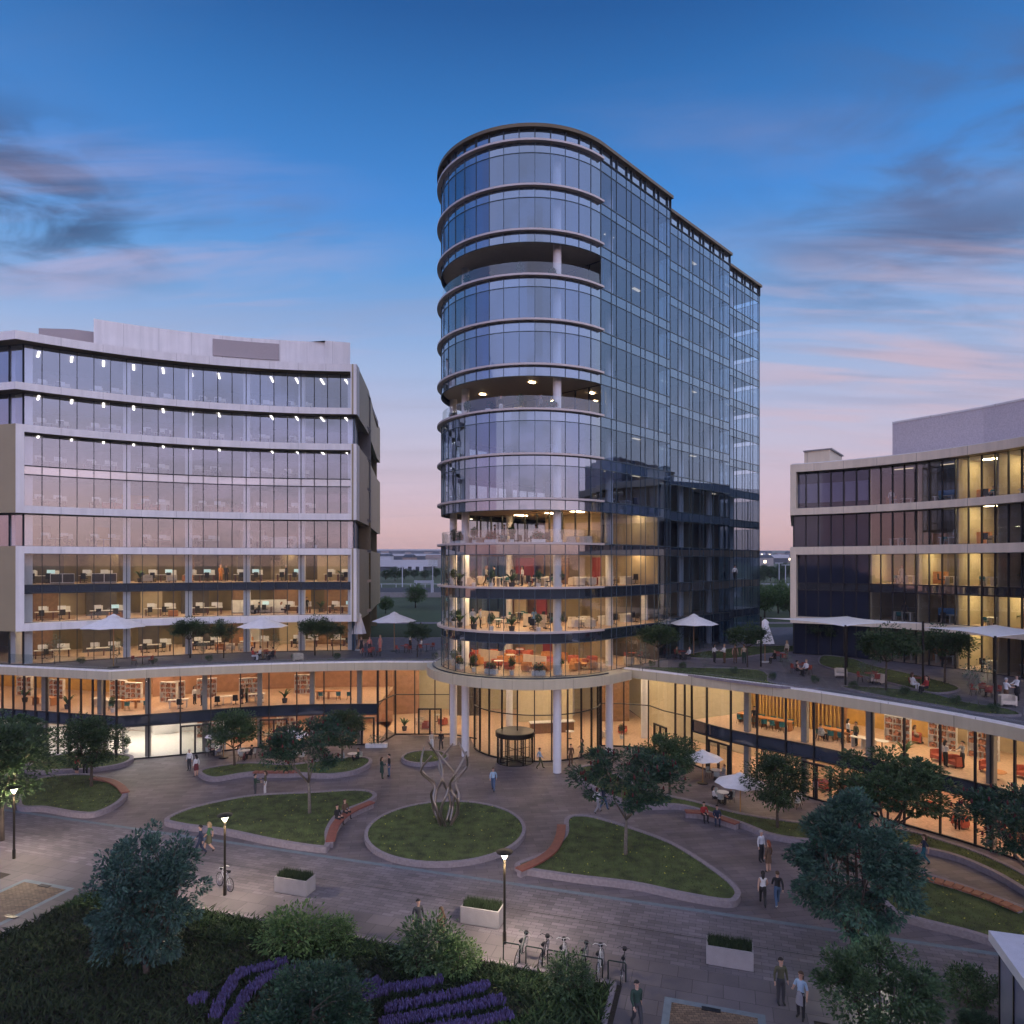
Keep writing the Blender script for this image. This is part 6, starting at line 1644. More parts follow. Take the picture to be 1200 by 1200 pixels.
# revolving door
t = thing('revolving_door', 'dark round revolving door in the tower lobby glazing', 'revolving door', (0.27,58.6,0))
b = MB(); b.lathe([(1.66,2.22),(1.70,2.24),(1.70,2.60),(1.60,2.64)], 40); b.build('canopy', 'dark_metal', t)
b = MB(); b.lathe([(1.62,0.0),(1.62,0.05)], 40); b.build('floor_disc', 'mullion_black', t)
for a in (200,245,295,340,25,70,110,155):
    b = MB(); b.lathe([(0.06,0.04),(0.06,2.24)], 8, c=(1.58*math.cos(R(a)),1.58*math.sin(R(a)))); b.build('post', 'dark_metal', t)
for s in (0,1):
    a0, a1 = (-40,40) if s == 0 else (140,220)
    b = MB(); b.sheet([(1.58*math.cos(R(a0+(a1-a0)*i/10)),1.58*math.sin(R(a0+(a1-a0)*i/10))) for i in range(11)], 0.06, 2.22); b.build('drum_glass', 'glass_podium', t)
for i in range(4):
    a = R(35+90*i); b = MB(); c, s = math.cos(a), math.sin(a)
    b.tube([(1.5*c,1.5*s,0.08),(1.5*c,1.5*s,2.2)], 0.04, 6); b.tube([(0,0,2.16),(1.5*c,1.5*s,2.16)], 0.04, 6); b.tube([(0,0,0.12),(1.5*c,1.5*s,0.12)], 0.05, 6); b.tube([(0,0,1.0),(1.5*c,1.5*s,1.0)], 0.025, 6)
    w = b.build('door_wing', 'dark_metal', t); g = MB(); g.sheet([(0.05*c,0.05*s),(1.46*c,1.46*s)], 0.16, 2.12); g.build('pane', 'glass_podium', w)
b = MB(); b.lathe([(0.07,0.03),(0.07,2.22)], 10); b.build('shaft', 'dark_metal', t)
# glass kiosk at the corner
mat('kiosk_roof', (0.55,0.54,0.60), 0.5, var=0.05)
panelglass('kiosk_glass', (0.22,0.23,0.33), 0.12, 3.0)  # bluish body colour stands in for the paving mirrored in the glass
K0 = (16.75,24.0)
def kp(a, b_): return (K0[0]+a*UU[0]+b_*VV[0], K0[1]+a*UU[1]+b_*VV[1])
t = thing('kiosk', 'glass kiosk with flat white roof at the picture corner', 'kiosk')
b = MB(); b.prism([kp(0.25,-0.25),kp(0.25,-9),kp(6,-9),kp(6,-0.25)], 0, 3.75); w = b.build('wall', 'kiosk_glass', t)
m = MB()
for i in range(8): m.obox(kp(0.24,-0.3-1.2*i), VV, 0.06, 0.06, 0, 3.75)
for i in range(6): m.obox(kp(0.3+1.1*i,-0.24), UU, 0.06, 0.06, 0, 3.75)
m.build('mullion', 'dark_metal', w)
b = MB()
for q in ([kp(0,0),kp(0,-9.3),kp(0.8,-9.3),kp(0.8,0)],[kp(0.8,0),kp(0.8,-0.6),kp(6.3,-0.6),kp(6.3,0)],[kp(5.4,-0.6),kp(5.4,-9.3),kp(6.3,-9.3),kp(6.3,-0.6)]): b.prism(q, 3.75, 4.1)
rf = b.build('roof', 'kiosk_roof', t)
b = MB(); b.prism([kp(0.78,-0.58),kp(0.78,-9.2),kp(5.42,-9.2),kp(5.42,-0.58)], 3.76, 3.85); b.build('roof_well', 'wall_dark', rf)

# ------------------------------------------------------------------ tables, chairs, interiors
mat('fabric_black', (0.02,0.02,0.022), 0.8); mat('fabric_teal', (0.02,0.13,0.14), 0.8); mat('fabric_red', (0.42,0.10,0.06), 0.8); mat('fabric_orange', (0.50,0.22,0.08), 0.8)
mat('fabric_cream', (0.60,0.52,0.42), 0.8); mat('fabric_grey', (0.22,0.22,0.24), 0.8); mat('desk_white', (0.70,0.66,0.60), 0.5); mat('desk_leg', (0.10,0.025,0.03), 0.6)
mat('cabinet_orange', (0.46,0.20,0.07), 0.6); mat('cabinet_white', (0.70,0.68,0.64), 0.6); mat('screen_blue', (0.05,0.16,0.34), 0.6)
mat('pot_white', (0.68,0.67,0.66), 0.5); mat('pot_dark', (0.05,0.045,0.04), 0.6); mat('palm', (0.035,0.09,0.025), 0.6, var=0.3, scale=3, island=0.3, transl=0.2)
emit('monitor_teal', (0.02,0.45,0.55), 0.7); emit('monitor_off', (0.02,0.02,0.025), 0.05)
def mk_chair(m, legs='fabric_black', name='office_chair'):
    t = thing(name, 'x', 'chair')
    b = MB(); b.box(-.23,.23,-.22,.24,.43,.50); b.build('seat', m, t)
    b = MB(); b.box(-.22,.22,-.27,-.21,.50,.98); b.build('backrest', m, t)
    b = MB(); b.tube([(0,0,0.08),(0,0,0.44)], 0.03, 6)
    for i in range(5): b.tube([(0,0,0.10),(0.28*math.cos(i*1.257),0.28*math.sin(i*1.257),0.04)], 0.022, 4)
    b.build('base', legs, t); return t
def mk_side(m, name='cafe_chair'):
    t = thing(name, 'x', 'chair')
    b = MB(); b.tube([(0,0,.42),(0,0,.47)], [.22,.23], 12); b.build('seat', m, t)
    b = MB(); b.band([(-.22,-.05),(-.18,-.17),(0,-.24),(.18,-.17),(.22,-.05)], .52, .80, .03); b.build('backrest', m, t)
    b = MB()
    for x in (-.17,.17):
        for y in (-.15,.15): b.tube([(x*1.2,y*1.2,0),(x*.8,y*.8,.43)], .016, 5)
    b.build('legs', 'dark_metal', t); return t
def mk_arm(m):
    t = thing('armchair', 'x', 'armchair')
    b = MB(); b.box(-.38,.38,-.30,.38,.20,.42); b.build('seat', m, t)
    b = MB(); b.band([(-.44,.34),(-.44,-.15),(-.25,-.40),(.25,-.40),(.44,-.15),(.44,.34)], .12, .72, .10); b.build('backrest', m, t)
    b = MB()
    for x in (-.33,.33):
        for y in (-.25,.30): b.tube([(x,y,0),(x,y,.2)], .02, 5)
    b.build('legs', 'dark_metal', t); return t
def mk_round(m, r=0.42, h=0.74):
    t = thing('round_table', 'x', 'table')
    b = MB(); b.lathe([(r-.02,h-.03),(r,h-.02),(r,h),(r-.02,h+.005)], 24); b.build('tabletop', m, t)
    b = MB(); b.lathe([(.22,0),(.22,.02),(.03,.05),(.03,h-.03)], 12); b.build('pedestal', 'dark_metal', t); return t
def mk_desk(L, leg='desk_leg', screen=True, top='desk_white'):
    t = thing('desk', 'x', 'desk')
    b = MB(); b.box(-L/2,L/2,-.4,.4,.71,.76); b.build('tabletop', top, t)
    for x in (-L/2+.15,0,L/2-.15):
        b = MB(); b.box(x-.04,x+.04,-.33,.33,0,.71); b.build('leg', leg, t)
    if screen:
        for x in (-L/4, L/4+.3):
            b = MB(); b.box(x-.38,x+.38,.34,.38,.76,1.22); b.build('divider', 'desk_white', t)
    return t
def mk_monitor(m):
    t = thing('monitor', 'x', 'monitor')
    b = MB(); b.box(-.33,.33,-.02,.02,.14,.52); b.build('screen', m, t)
    b = MB(); b.box(-.03,.03,-.01,.05,.01,.2); b.box(-.13,.13,-.09,.09,0,.012); b.build('stand', 'fabric_black', t); return t
def mk_pot(kind, seed):
    r = random.Random(seed); t = thing('potted_plant', 'x', 'plant'); f = MB(); b = MB()
    if kind == 'palm':
        b.lathe([(.20,0),(.26,.42),(.22,.42),(.21,.36)], 16)
        for i in range(16):
            a = r.uniform(0,6.28); L_ = r.uniform(.7,1.15); p0 = Vector((0,0,.4))
            q = [p0+Vector((math.cos(a)*L_*.75*s**1.2, math.sin(a)*L_*.75*s**1.2, 1.45*L_*s-0.75*L_*s*s)) for s in (0,.25,.5,.75,1)]
            for j in range(4):
                d = (q[j+1]-q[j]).normalized(); sd_ = d.cross(Vector((0,0,1))).normalized(); w0, w1 = (.03,.09,.10,.07)[j], (.09,.10,.07,.005)[j]
                f.add([q[j]-sd_*w0,q[j]+sd_*w0,q[j+1]+sd_*w1,q[j+1]-sd_*w1], [(0,1,2,3)])
    elif kind == 'bush':
        b.box(-.55,.55,-.2,.2,0,.38)
        for i in range(420):
            o = rv(r); p = Vector((o.x*.55,o.y*.28,.65+o.z*.36)); leaf_quad(f, p, rv(r).normalized(), Vector((0,0,1)), .15, .09, 1 if r.random() < .10 else 0)
    else:
        b.lathe([(.17,0),(.21,.36),(.18,.36)], 14); f.tube([(0,0,.35),(0,0,.8)], .02, 5)
        for i in range(320):
            o = rv(r); p = Vector((o.x*.32,o.y*.32,1.05+o.z*.38)); leaf_quad(f, p, rv(r).normalized(), Vector((0,0,1)), .15, .09)
    b.build('pot', 'pot_white' if kind != 'palm' else 'pot_dark', t); f.build('foliage', ['palm','flower_red'], t); return t
PRO = dict(desk=mk_desk(2.9), desk_s=mk_desk(1.7,'desk_white',False), chair=mk_chair('fabric_black'), chair_t=mk_side('fabric_teal'), chair_p=mk_side('chair_pale'), chair_r=mk_side('seat_red'), arm_r=mk_arm('fabric_red'), arm_o=mk_arm('fabric_orange'), arm_c=mk_arm('fabric_cream'),
    tab=mk_round('table_white'), tab_r=mk_round('seat_red',.45), tab_o=mk_round('fabric_orange',.6,.5), desk_o=mk_desk(2.4,'cabinet_orange',False,'cabinet_orange'), mon=mk_monitor('monitor_off'), mon_t=mk_monitor('monitor_teal'), palm=mk_pot('palm',1), bush=mk_pot('bush',2), ball=mk_pot('ball',3))
def put(k, x, y, z, rz, label, group, cat=None):
    o = dup(PRO[k], (x,y,z), rz, label, group)
    if cat: o['category'] = cat
    return o
# cafe tables on the plaza
def cafe(u, v, z, label, tab, ch, n, where, a0=0.3, gap=0.62):
    p = px(u, v, z); put(tab, p[0], p[1], z, 0, label, 'cafe tables outdoors')
    for i in range(n):
        a = a0+2*PI*i/n; put(ch, p[0]+gap*math.cos(a), p[1]+gap*math.sin(a), z, a+PI/2, '%s %s, %s clockwise' % (dict(chair_p='pale cafe chair',chair_r='red terrace chair',arm_c='cream armchair')[ch], where, ORD[i]), 'cafe chairs outdoors')
cafe(251,884,0,'round white cafe table nearest the gym door','tab','chair_p',3,'at the table nearest the gym door',0.1)
cafe(288,889,0,'round white cafe table beside the man in black','tab','chair_p',3,'at the table behind the wavy planter')
cafe(839,913,0,'round white cafe table under the smaller plaza parasol','tab','chair_p',3,'at the table under the smaller parasol')
cafe(847,940,0,'round white cafe table under the larger plaza parasol','tab','chair_p',3,'at the table under the larger parasol',0.0)
cafe(927,944,0,'round white cafe table without parasol beside the round tree','tab','chair_p',4,'at the table without parasol')
cafe(345,893,0,'round white cafe table behind the forked sumac','tab','chair_p',3,'at the table behind the forked sumac')
for u, v, f, lb, k in ((245,886,0,'woman in brown seated at the table nearest the gym door',dict(fem=True,top='maroon',bot='black',hair='dark')),(259,886,180,'man in grey seated at the table nearest the gym door',dict(top='grey',bot='grey',hair='brown')),
    (280,891,0,'woman in white top and red skirt seated behind the wavy planter',dict(fem=True,top='white',bot='maroon',hair='dark')),(295,890,180,'man in black suit seated behind the wavy planter',dict(top='black',bot='black',hair='dark')),
    (849,915,180,'person in grey seated under the smaller plaza parasol',dict(top='grey',bot='grey',hair='brown')),(836,942,0,'woman in white top seated under the larger plaza parasol',dict(fem=True,top='white',bot='black',hair='dark')),(857,943,180,'person in black seated under the larger plaza parasol',dict(top='black',bot='black',hair='dark')),
    (420,894,200,'person in dark green seated behind the far round tree',dict(top='darkgreen',bot='black',hair='brown'))):
    p = px(u, v, 0); person((p[0],p[1],0.0), f, lb, 'sit', group='people on the plaza', **k)
cafe(413,893,0,'round white cafe table behind the far round tree','tab','chair_p',2,'at the table behind the far round tree')
# terrace tables
for u, v, lb, n, wh in ((798,772,'red round table under the parasol beside the tower',3,'under the parasol beside the tower'),(915,775,'red round table by the second closed parasol',2,'by the second closed parasol'),(940,789,'red round table where two guests sit before the lawn',3,'at the table of the two seated guests'),
    (1077,806,'red round table below the shade sails',2,'at the table below the shade sails'),(1155,816,'red round table behind the tall pale sapling',4,'at the table behind the tall pale sapling'),(1020,800,'red round table among the low terrace sofas',3,'among the low terrace sofas'),(435,769,'red round table below the closed parasol',4,'below the closed parasol'),
    (474,765,'red round table under the parasol next to the tower',3,'under the parasol next to the tower'),(500,763,'red round table by the tower edge',2,'by the tower edge of the terrace'),(312,772,'red round table under the second terrace parasol',3,'under the second terrace parasol'),(167,779,'round table under the biggest parasol',2,'under the biggest parasol'),(742,774,'red round table in the tower corner of the terrace',2,'in the tower corner of the terrace')):
    cafe(u, v, TZ, lb, 'tab_r', 'chair_r', n, wh, rnd.uniform(0,2), 0.7)
for u, v, lb in ((985,794,'cream lounge chair with cushion on the terrace'),(1030,801,'cream lounge chair below the pale thin sapling'),(1180,828,'cream lounge chair behind the handshake'),(737,779,'cream lounge chair by the glass rail of the tower corner'),(349,775,'cream lounge chair on the white block terrace')):
    p = px(u, v, TZ); put('arm_c', p[0], p[1], TZ, rnd.uniform(0,6), lb, 'lounge chairs on the terraces')
# ---- white block interiors
ROWN = ['terrace-level row','lower framed lit row','upper framed lit row','recessed row','lower mauve row','upper mauve row','upper recessed row','top row']
def lpos(s, d):
    p, u = at_len(G, s); return (p[0]-u[1]*d, p[1]+u[0]*d), math.atan2(u[1],u[0])
for fl in range(8):
    lit = fl < 3; nd = 7 if lit else 6; c = 0; r = random.Random(fl+5)
    fr = [0.07,0.21,0.36,0.51,0.66,0.80,0.93] if fl != 2 else [0.06,0.20,0.37,0.48,0.63,0.77,0.92]
    for i, f in enumerate(fr[:nd]):
        d = r.uniform(3.0,4.2) if lit else r.uniform(1.9,2.6)
        s = LG*f + r.uniform(-.4,.4); (x, y), a = lpos(s, d); z = LEFT_FLOOR[fl]
        wh = '%s of the white block, %s from the podium corner' % (ROWN[fl], ORD[i])
        put('desk', x, y, z, a, 'white desk, '+wh, 'desks of the white block')
        for j, o in enumerate((-.75,.65)):
            (mx_, my_), a2 = lpos(s+o, d+.12)
            put('mon_t' if (fl in (1,2) and r.random() < .35) else 'mon', mx_, my_, z+.765, a2, 'monitor, %s of the white block, %s from the podium corner' % (ROWN[fl], ORD[2*i+j]), 'monitors of the white block')
            if r.random() < (.85 if lit else .6):
                (cx_, cy_), a2 = lpos(s+o+r.uniform(-.2,.2), d-.75)
                put('chair', cx_, cy_, z, a2+r.uniform(-.8,.8), 'black chair, %s of the white block, %s from the podium corner' % (ROWN[fl], ORD[2*i+j]), 'office chairs of the white block')
for fl, f, d, k, lb in ((0,.58,1.6,'arm_c','cream armchair behind the terrace tree in the terrace-level row'),(0,.62,1.5,'arm_c','cream armchair next to the white column in the terrace-level row'),(0,.55,1.4,'arm_o','orange armchair behind the terrace tree in the terrace-level row'),
    (2,.33,1.7,'arm_c','cream armchair by the tall plant in the upper framed lit row'),(2,.40,1.7,'arm_c','cream armchair amid the upper framed lit row'),(2,.45,1.7,'arm_o','orange armchair amid the upper framed lit row'),(4,.22,1.6,'arm_r','red armchair in the lower mauve row'),(4,.25,1.6,'arm_r','second red armchair in the lower mauve row, touching the first'),(4,.31,1.6,'arm_r','red armchair by the column in the lower mauve row'),(4,.35,1.7,'arm_r','red armchair past the column in the lower mauve row')):
    (x, y), a = lpos(LG*f, d); put(k, x, y, LEFT_FLOOR[fl], a+rnd.uniform(-.6,.6)+PI, lb, 'armchairs of the white block')
for fl, f, d, k, lb in ((2,.31,2.6,'palm','tall palm in the upper framed lit row of the white block'),(3,.86,1.4,'ball','clipped ball plant in the recessed row of the white block'),(1,.86,5.0,'palm','palm deep in the lower framed lit row'),(4,.585,1.5,'palm','palm in the lower mauve row of the white block'),(2,.93,5.0,'palm','palm near the corner of the upper framed lit row')):
    (x, y), a = lpos(LG*f, d); put(k, x, y, LEFT_FLOOR[fl], a, lb, 'potted plants of the white block')
for fl, f, d, m_, w, h_, lb in ((1,.24,3.0,'cabinet_orange',1.1,.55,'orange pedestal cabinet between desks in the lower framed lit row'),(1,.405,2.6,'cabinet_orange',.9,.6,'ochre box cabinet in the lower framed lit row'),(1,.66,4.9,'cabinet_white',5.6,1.4,'wide white board behind the two seated workers'),(3,.75,2.2,'cabinet_white',2.6,1.2,'white notice board in the recessed row'),(2,.10,2.0,'cabinet_white',1.9,.95,'white open shelf unit in the upper framed lit row'),(2,.21,2.0,'cabinet_white',2.1,.95,'second white open shelf unit in the upper framed lit row'),(0,.62,5.0,'cabinet_orange',1.4,1.0,'orange cabinet deep in the terrace-level row'),(4,.37,2.2,'cabinet_white',.9,1.0,'white cabinet in the lower mauve row')):
    (x, y), a = lpos(LG*f, d); t = thing('cabinet', lb, 'cabinet', (x,y,LEFT_FLOOR[fl]), a, 'cabinets of the white block')
    b = MB(); b.box(-w/2,w/2,-.2,.2,.06,h_); b.build('body', m_, t); b = MB(); b.box(-w/2+.03,w/2-.03,-.18,.18,0,.06); b.build('plinth', 'fabric_black', t)
    b = MB(); n = max(1, round(w/.9))
    for i in range(n): b.box(-w/2+w*i/n+.04,-w/2+w*(i+1)/n-.04,-.215,-.2,.12,h_-.06)
    b.build('door', 'wall_dark' if fl == 2 else m_, t)
# ---- cream block interiors
RROW = ['terrace-level row','lower framed row','upper framed row','recessed row','top row']
def rpos(s, d):
    p, u = at_len(RG, s); return (p[0]-u[1]*d, p[1]+u[0]*d), math.atan2(u[1],u[0])
for fl in range(5):
    r = random.Random(fl+40)
    for k in range(6):
        s = bs[k]*0.45+bs[k+1]*0.55
        wh = 'of the cream block, %s room past the dark glazing' % ORD[k]
        z = RIGHT_FLOOR[fl]; (x, y), a = rpos(s+r.uniform(-.4,.6), 2.0)
        put('desk_s', x, y, z, a, 'white desk, %s %s' % (RROW[fl], wh), 'desks of the cream block')
        (x, y), a = rpos(s+r.uniform(-.4,.4), 1.3); put('chair_t' if r.random() < .3 else 'chair', x, y, z, a+r.uniform(-1,1), 'office chair, %s %s' % (RROW[fl], wh), 'chairs of the cream block')
        if r.random() < .45:
            (x, y), a = rpos(s-1.2, 3.2); t = thing('cabinet', '%s cabinet, %s %s' % ('orange' if fl % 2 else 'wooden', RROW[fl], wh), 'cabinet', (x,y,z), a, 'cabinets of the cream block')
            b = MB(); b.box(-.6,.6,-.2,.2,.05,1.15); b.build('body', 'cabinet_orange', t); b = MB(); b.box(-.57,-.02,-.22,-.2,.1,1.1); b.box(.02,.57,-.22,-.2,.1,1.1); b.build('door', 'cabinet_orange', t)
        elif r.random() < .6:
            (x, y), a = rpos(s+1.3, 2.6); put('palm', x, y, z, a, 'potted palm, %s %s' % (RROW[fl], wh), 'potted plants of the cream block')
for fl, k in ((4,1),(1,1)):
    (x, y), a = rpos(bs[k]*.45+bs[k+1]*.55, 2.4); t = thing('desk_screen', 'blue desk screen in the %s of the cream block' % RROW[fl], 'screen', (x,y,RIGHT_FLOOR[fl]), a)
    b = MB(); b.box(-1.1,1.1,-.02,.02,.6,1.3); b.build('panel', 'screen_blue', t); b = MB(); b.box(-1.05,-1.0,-.2,.2,0,.6); b.box(1.0,1.05,-.2,.2,0,.6); b.build('feet', 'fabric_black', t)
# ---- tower interiors
TF = ['lowest glazed','second','third','planted balcony']
for k in range(4):
    r = random.Random(k+70)
    for i in range(9):
        f = 0.14+0.72*i/8; q = nose(TR-1.05, 60)[int(60*f)]
        kind = ('bush' if i % 2 else 'ball') if k in (0,3) else ('ball' if i % 3 else 'palm')
        if k == 1 and i in (1,4,6): kind = 'palm'
        u = unit(nose(TR,60)[max(0,int(60*f)-1)], nose(TR,60)[int(60*f)+1])
        put(kind, q[0], q[1], zk[k]+.005, math.atan2(u[1],u[0]), 'potted plant at the glass of the %s tower floor, %s around the nose' % (TF[k], ORD[i]), 'potted plants of the tower nose')
    for i, (a, b_) in enumerate(((-4.2,-3.2),(-4.6,.6),(-3.4,4.0),(-.6,-5.0),(-1.2,-1.2),(-.8,2.2),(.4,5.6),(2.4,-3.4),(2.6,.6),(2.4,4.2))):
        if k == 3 and a > 0.5: continue
        p = tp(a, b_); a0 = r.uniform(0,6)
        wh = 'on the %s tower floor, group %s from the glass' % (TF[k], ORD[i])
        if k in (0,) :
            put(('tab_o','tab','tab_o')[i % 3], p[0], p[1], zk[k]+.005, 0, '%s round lounge table %s' % (('orange','white','orange')[i % 3], wh), 'lounge tables of the tower')
            for j in range(3):
                an = a0+2.09*j; put('arm_r' if i % 2 else 'arm_o', p[0]+1.0*math.cos(an), p[1]+1.0*math.sin(an), zk[k]+.005, an+PI/2, '%s armchair %s, %s of three' % ('red' if i % 2 else 'orange', wh, ORD[j]), 'armchairs of the tower')
        else:
            put('tab' if k != 2 else 'desk_s', p[0], p[1], zk[k]+.005, a0, 'white table '+wh, 'tables of the tower')
            for j in range(3):
                an = a0+2.09*j; put(('arm_c' if (i % 3 == 0) else ('chair_t' if i % 2 else 'chair')), p[0]+.85*math.cos(an), p[1]+.85*math.sin(an), zk[k]+.005, an+PI/2, 'chair %s, %s of three' % (wh, ORD[j]), 'chairs of the tower')
    if k < 2:
        for i, (a, b_) in enumerate(((-2.4,-2.8),(-2.2,2.6))):
            p = tp(a, b_); t = thing('low_screen', 'cream low partition screen on the %s tower floor, %s' % (TF[k], ('on the white block side','on the cream block side')[i]), 'screen', (p[0],p[1],zk[k]), math.atan2(DN[1],DN[0]), 'low screens of the tower')
            b = MB(); b.box(-1.3,1.3,-.05,.05,0.08,1.15); b.build('panel', 'fabric_cream', t); b = MB(); b.box(-1.2,-1.1,-.2,.2,0,.08); b.box(1.1,1.2,-.2,.2,0,.08); b.build('feet', 'fabric_black', t)
for k in (1,2,4,5,7,8):
    for i, a in enumerate((4.6,8.0,14.0,19.5)):
        p = tp(a, 5.2 if a < A1 else 4.0)
        put('desk_s', p[0], p[1], zk[k]+.005, math.atan2(DA[1],DA[0]), 'white desk behind the tower side on floor %s, %s from the nose' % (ORD[k], ORD[i]), 'desks of the tower side')
        p = tp(a, 6.1 if a < A1 else 4.9); put('chair', p[0], p[1], zk[k]+.005, rnd.uniform(0,6), 'black chair behind the tower side on floor %s, %s from the nose' % (ORD[k], ORD[i]), 'chairs of the tower side')
for k in (6,9):
    for i in range(6):
        q = nose(TR-0.9, 60)[14+7*i]; put('bush' if i % 2 else 'ball', q[0], q[1], zk[k]+.005, rnd.uniform(0,6), 'potted plant on the %s open balcony, %s around the nose' % (('lower' if k == 6 else 'upper'), ORD[i]), 'potted plants of the tower balconies')
# ---- podium interiors
def ppos(line, s, d):
    p, u = at_len(line, s); return (p[0]-u[1]*d, p[1]+u[0]*d), math.atan2(u[1],u[0])
def furnish(line, z, spots, where):
    L = plen(line); n = {}
    for f, d, k in spots:
        (x, y), a = ppos(line, L*f, d); n[k] = n.get(k, 0)+1
        nm = dict(desk_o='orange meeting table',chair_t='teal chair',arm_r='red armchair',arm_c='cream armchair',arm_o='orange armchair',palm='potted palm',ball='ball plant',tab='round white table',desk_s='white table',chair='black chair',tab_o='orange lounge table')[k]
        put(k, x, y, z, a+(rnd.uniform(-.5,.5) if k[:3] in ('arm','cha') else 0)+(PI if k[:3] == 'arm' else 0), '%s %s, %s from its tower end' % (nm, where, ORD[n[k]-1]) if line is PRb else '%s %s, %s from its outer end' % (nm, where, ORD[n[k]-1]), 'furniture inside the podium')
up = []
for f in (0.10,0.17,0.28): up += [(f,3.2,'desk_o')]+[(f-.02+.02*j, dd, 'chair_t') for j in range(3) for dd in (2.4,4.0)]
up += [(.34,2.4,'desk_s'),(.37,2.6,'tab'),(.42,1.6,'palm'),(.46,3.2,'arm_r'),(.49,2.6,'arm_r'),(.53,3.0,'arm_r'),(.55,1.8,'tab_o'),(.57,3.6,'arm_r'),(.69,2.2,'arm_r'),(.67,1.2,'chair_t'),(.70,1.0,'chair_t'),(.735,1.2,'palm'),(.62,5.0,'desk_s'),(.80,2.5,'arm_r'),(.86,2.0,'palm')]
furnish(PRb, 3.785, up, 'on the upper floor of the curved podium')
lo_ = [(.27,2.4,'arm_r'),(.30,3.4,'arm_r'),(.33,2.0,'arm_r'),(.36,3.0,'arm_r'),(.40,2.2,'arm_r'),(.44,3.4,'arm_r'),(.335,1.2,'tab_o'),(.38,1.3,'palm'),(.50,2.4,'arm_r'),(.54,3.0,'arm_r'),(.575,2.0,'arm_o'),(.64,1.0,'palm'),(.67,1.4,'ball'),(.60,1.9,'tab'),(.15,2.0,'arm_c'),(.72,2.6,'arm_r'),(.78,1.6,'ball'),(.84,2.4,'arm_r')]
furnish(PRb, 0.04, lo_, 'on the lower floor of the curved podium')
up = [(.08,3.0,'desk_o'),(.06,2.2,'chair_t'),(.10,2.2,'chair_t'),(.14,3.0,'arm_o'),(.20,3.2,'desk_o'),(.18,2.3,'chair_t'),(.22,2.3,'chair_t'),(.25,2.3,'chair_t'),(.30,3.0,'palm'),(.36,2.4,'desk_o'),(.43,1.5,'palm'),(.47,3.2,'desk_s'),(.50,2.8,'desk_s'),(.53,1.4,'ball'),(.515,2.0,'chair_t'),
    (.58,3.6,'desk_o'),(.57,2.6,'chair_t'),(.60,2.6,'chair_t'),(.655,2.4,'desk_s'),(.66,1.6,'chair'),(.73,2.4,'desk_s'),(.72,1.6,'chair'),(.75,1.6,'chair'),(.78,2.6,'desk_s'),(.79,1.7,'chair'),(.83,1.4,'palm'),(.90,3.0,'desk_o'),(.89,2.2,'chair_t'),(.92,2.2,'chair_t'),(.94,2.2,'chair_t')]
furnish(PL, 3.785, up, 'on the upper floor of the straight podium')
lo_ = [(.47,2.2,'palm'),(.57,2.4,'ball'),(.72,2.6,'arm_c'),(.76,2.8,'arm_r'),(.80,2.0,'tab'),(.84,2.6,'arm_r'),(.88,1.6,'palm'),(.92,3.0,'arm_r'),(.95,2.2,'arm_r'),(.10,2.4,'desk_s'),(.16,2.4,'chair'),(.22,2.6,'desk_s'),(.28,2.4,'desk_s'),(.33,2.0,'chair')]
furnish(PL, 0.035, lo_, 'on the lower floor of the straight podium')
(x, y), a = ppos(PL, plen(PL)*.525, 1.9)
t = thing('exercise_machine', 'white steel cable machine in the bright gym', 'gym machine', (x,y,.035), a)
b = MB()
for s in (-.9,.9): b.box(s-.08,s+.08,-.1,.1,0,2.15)
b.box(-.98,.98,-.09,.09,2.15,2.28); b.build('frame', 'steel', t)
b = MB(); b.box(-.25,.25,-.2,.2,.35,.5); b.box(-.22,.22,.1,.2,.5,1.3); b.tube([(0,0,0),(0,0,.36)], .06, 8); b.build('seat', 'fabric_black', t)
for s in (-.6,.6):
    b = MB(); b.tube([(s,-.1,2.15),(s,-.25,1.3)], .01, 4); b.tube([(s-.09,-.25,1.28),(s+.09,-.25,1.28)], .03, 6); b.build('cable_grip', 'fabric_black', t)
for x, y, k, lb in ((-8.8,70.0,'arm_r','red armchair behind the lobby doors'),(-7.2,71.5,'arm_r','second red armchair behind the lobby doors, farther in'),(-9.6,71.8,'arm_c','cream armchair deep in the lobby beside the doors'),(-8.0,73.2,'tab','round table deep in the lobby'),(8.9,66.4,'arm_c','cream armchair behind the lobby glass near the round column'),(10.6,66.0,'ball','ball plant behind the lobby glass near the round column'),(-10.9,69.2,'palm','palm standing at the lobby door'),(5.6,66.0,'tab','white round table inside the tower lobby'),(0.5,67.2,'arm_c','cream armchair inside the tower lobby'),(11.0,68.0,'arm_r','red armchair by the lobby side wall')):
    put(k, x, y, .035, rnd.uniform(0,6), lb, 'furniture inside the lobby')
for u_, v_, k_, lb_ in ((962,868,'chair_p','pale chair under the sitting man in the upper podium windows'),(1072,870,'arm_r','red armchair of the woman in tan on the upper podium floor')):
    p = px(u_, v_, 3.8); put(k_, p[0], p[1], 3.785, rnd.uniform(0,6), lb_, 'furniture inside the podium')
t = thing('reception_desk', 'long wooden reception desk inside the lobby', 'desk', (4.0,68.6,.032), 0.2)
b = MB(); b.box(-2.2,2.2,-.4,.4,0,1.02); b.build('body', 'brown_wood', t); b = MB(); b.box(-2.3,2.3,-.5,.45,1.02,1.1); b.build('top', 'table_white', t)
p = px(450,874,0); t = thing('flower_trough', 'white trough with pale plants beside the lobby corner', 'planter', (p[0]-.6,p[1]-.5,0), .05)
b = MB(); b.box(-1.0,1.0,-.25,.25,0,.35); b.build('trough', 'pot_white', t); f = MB(); r = random.Random(9)
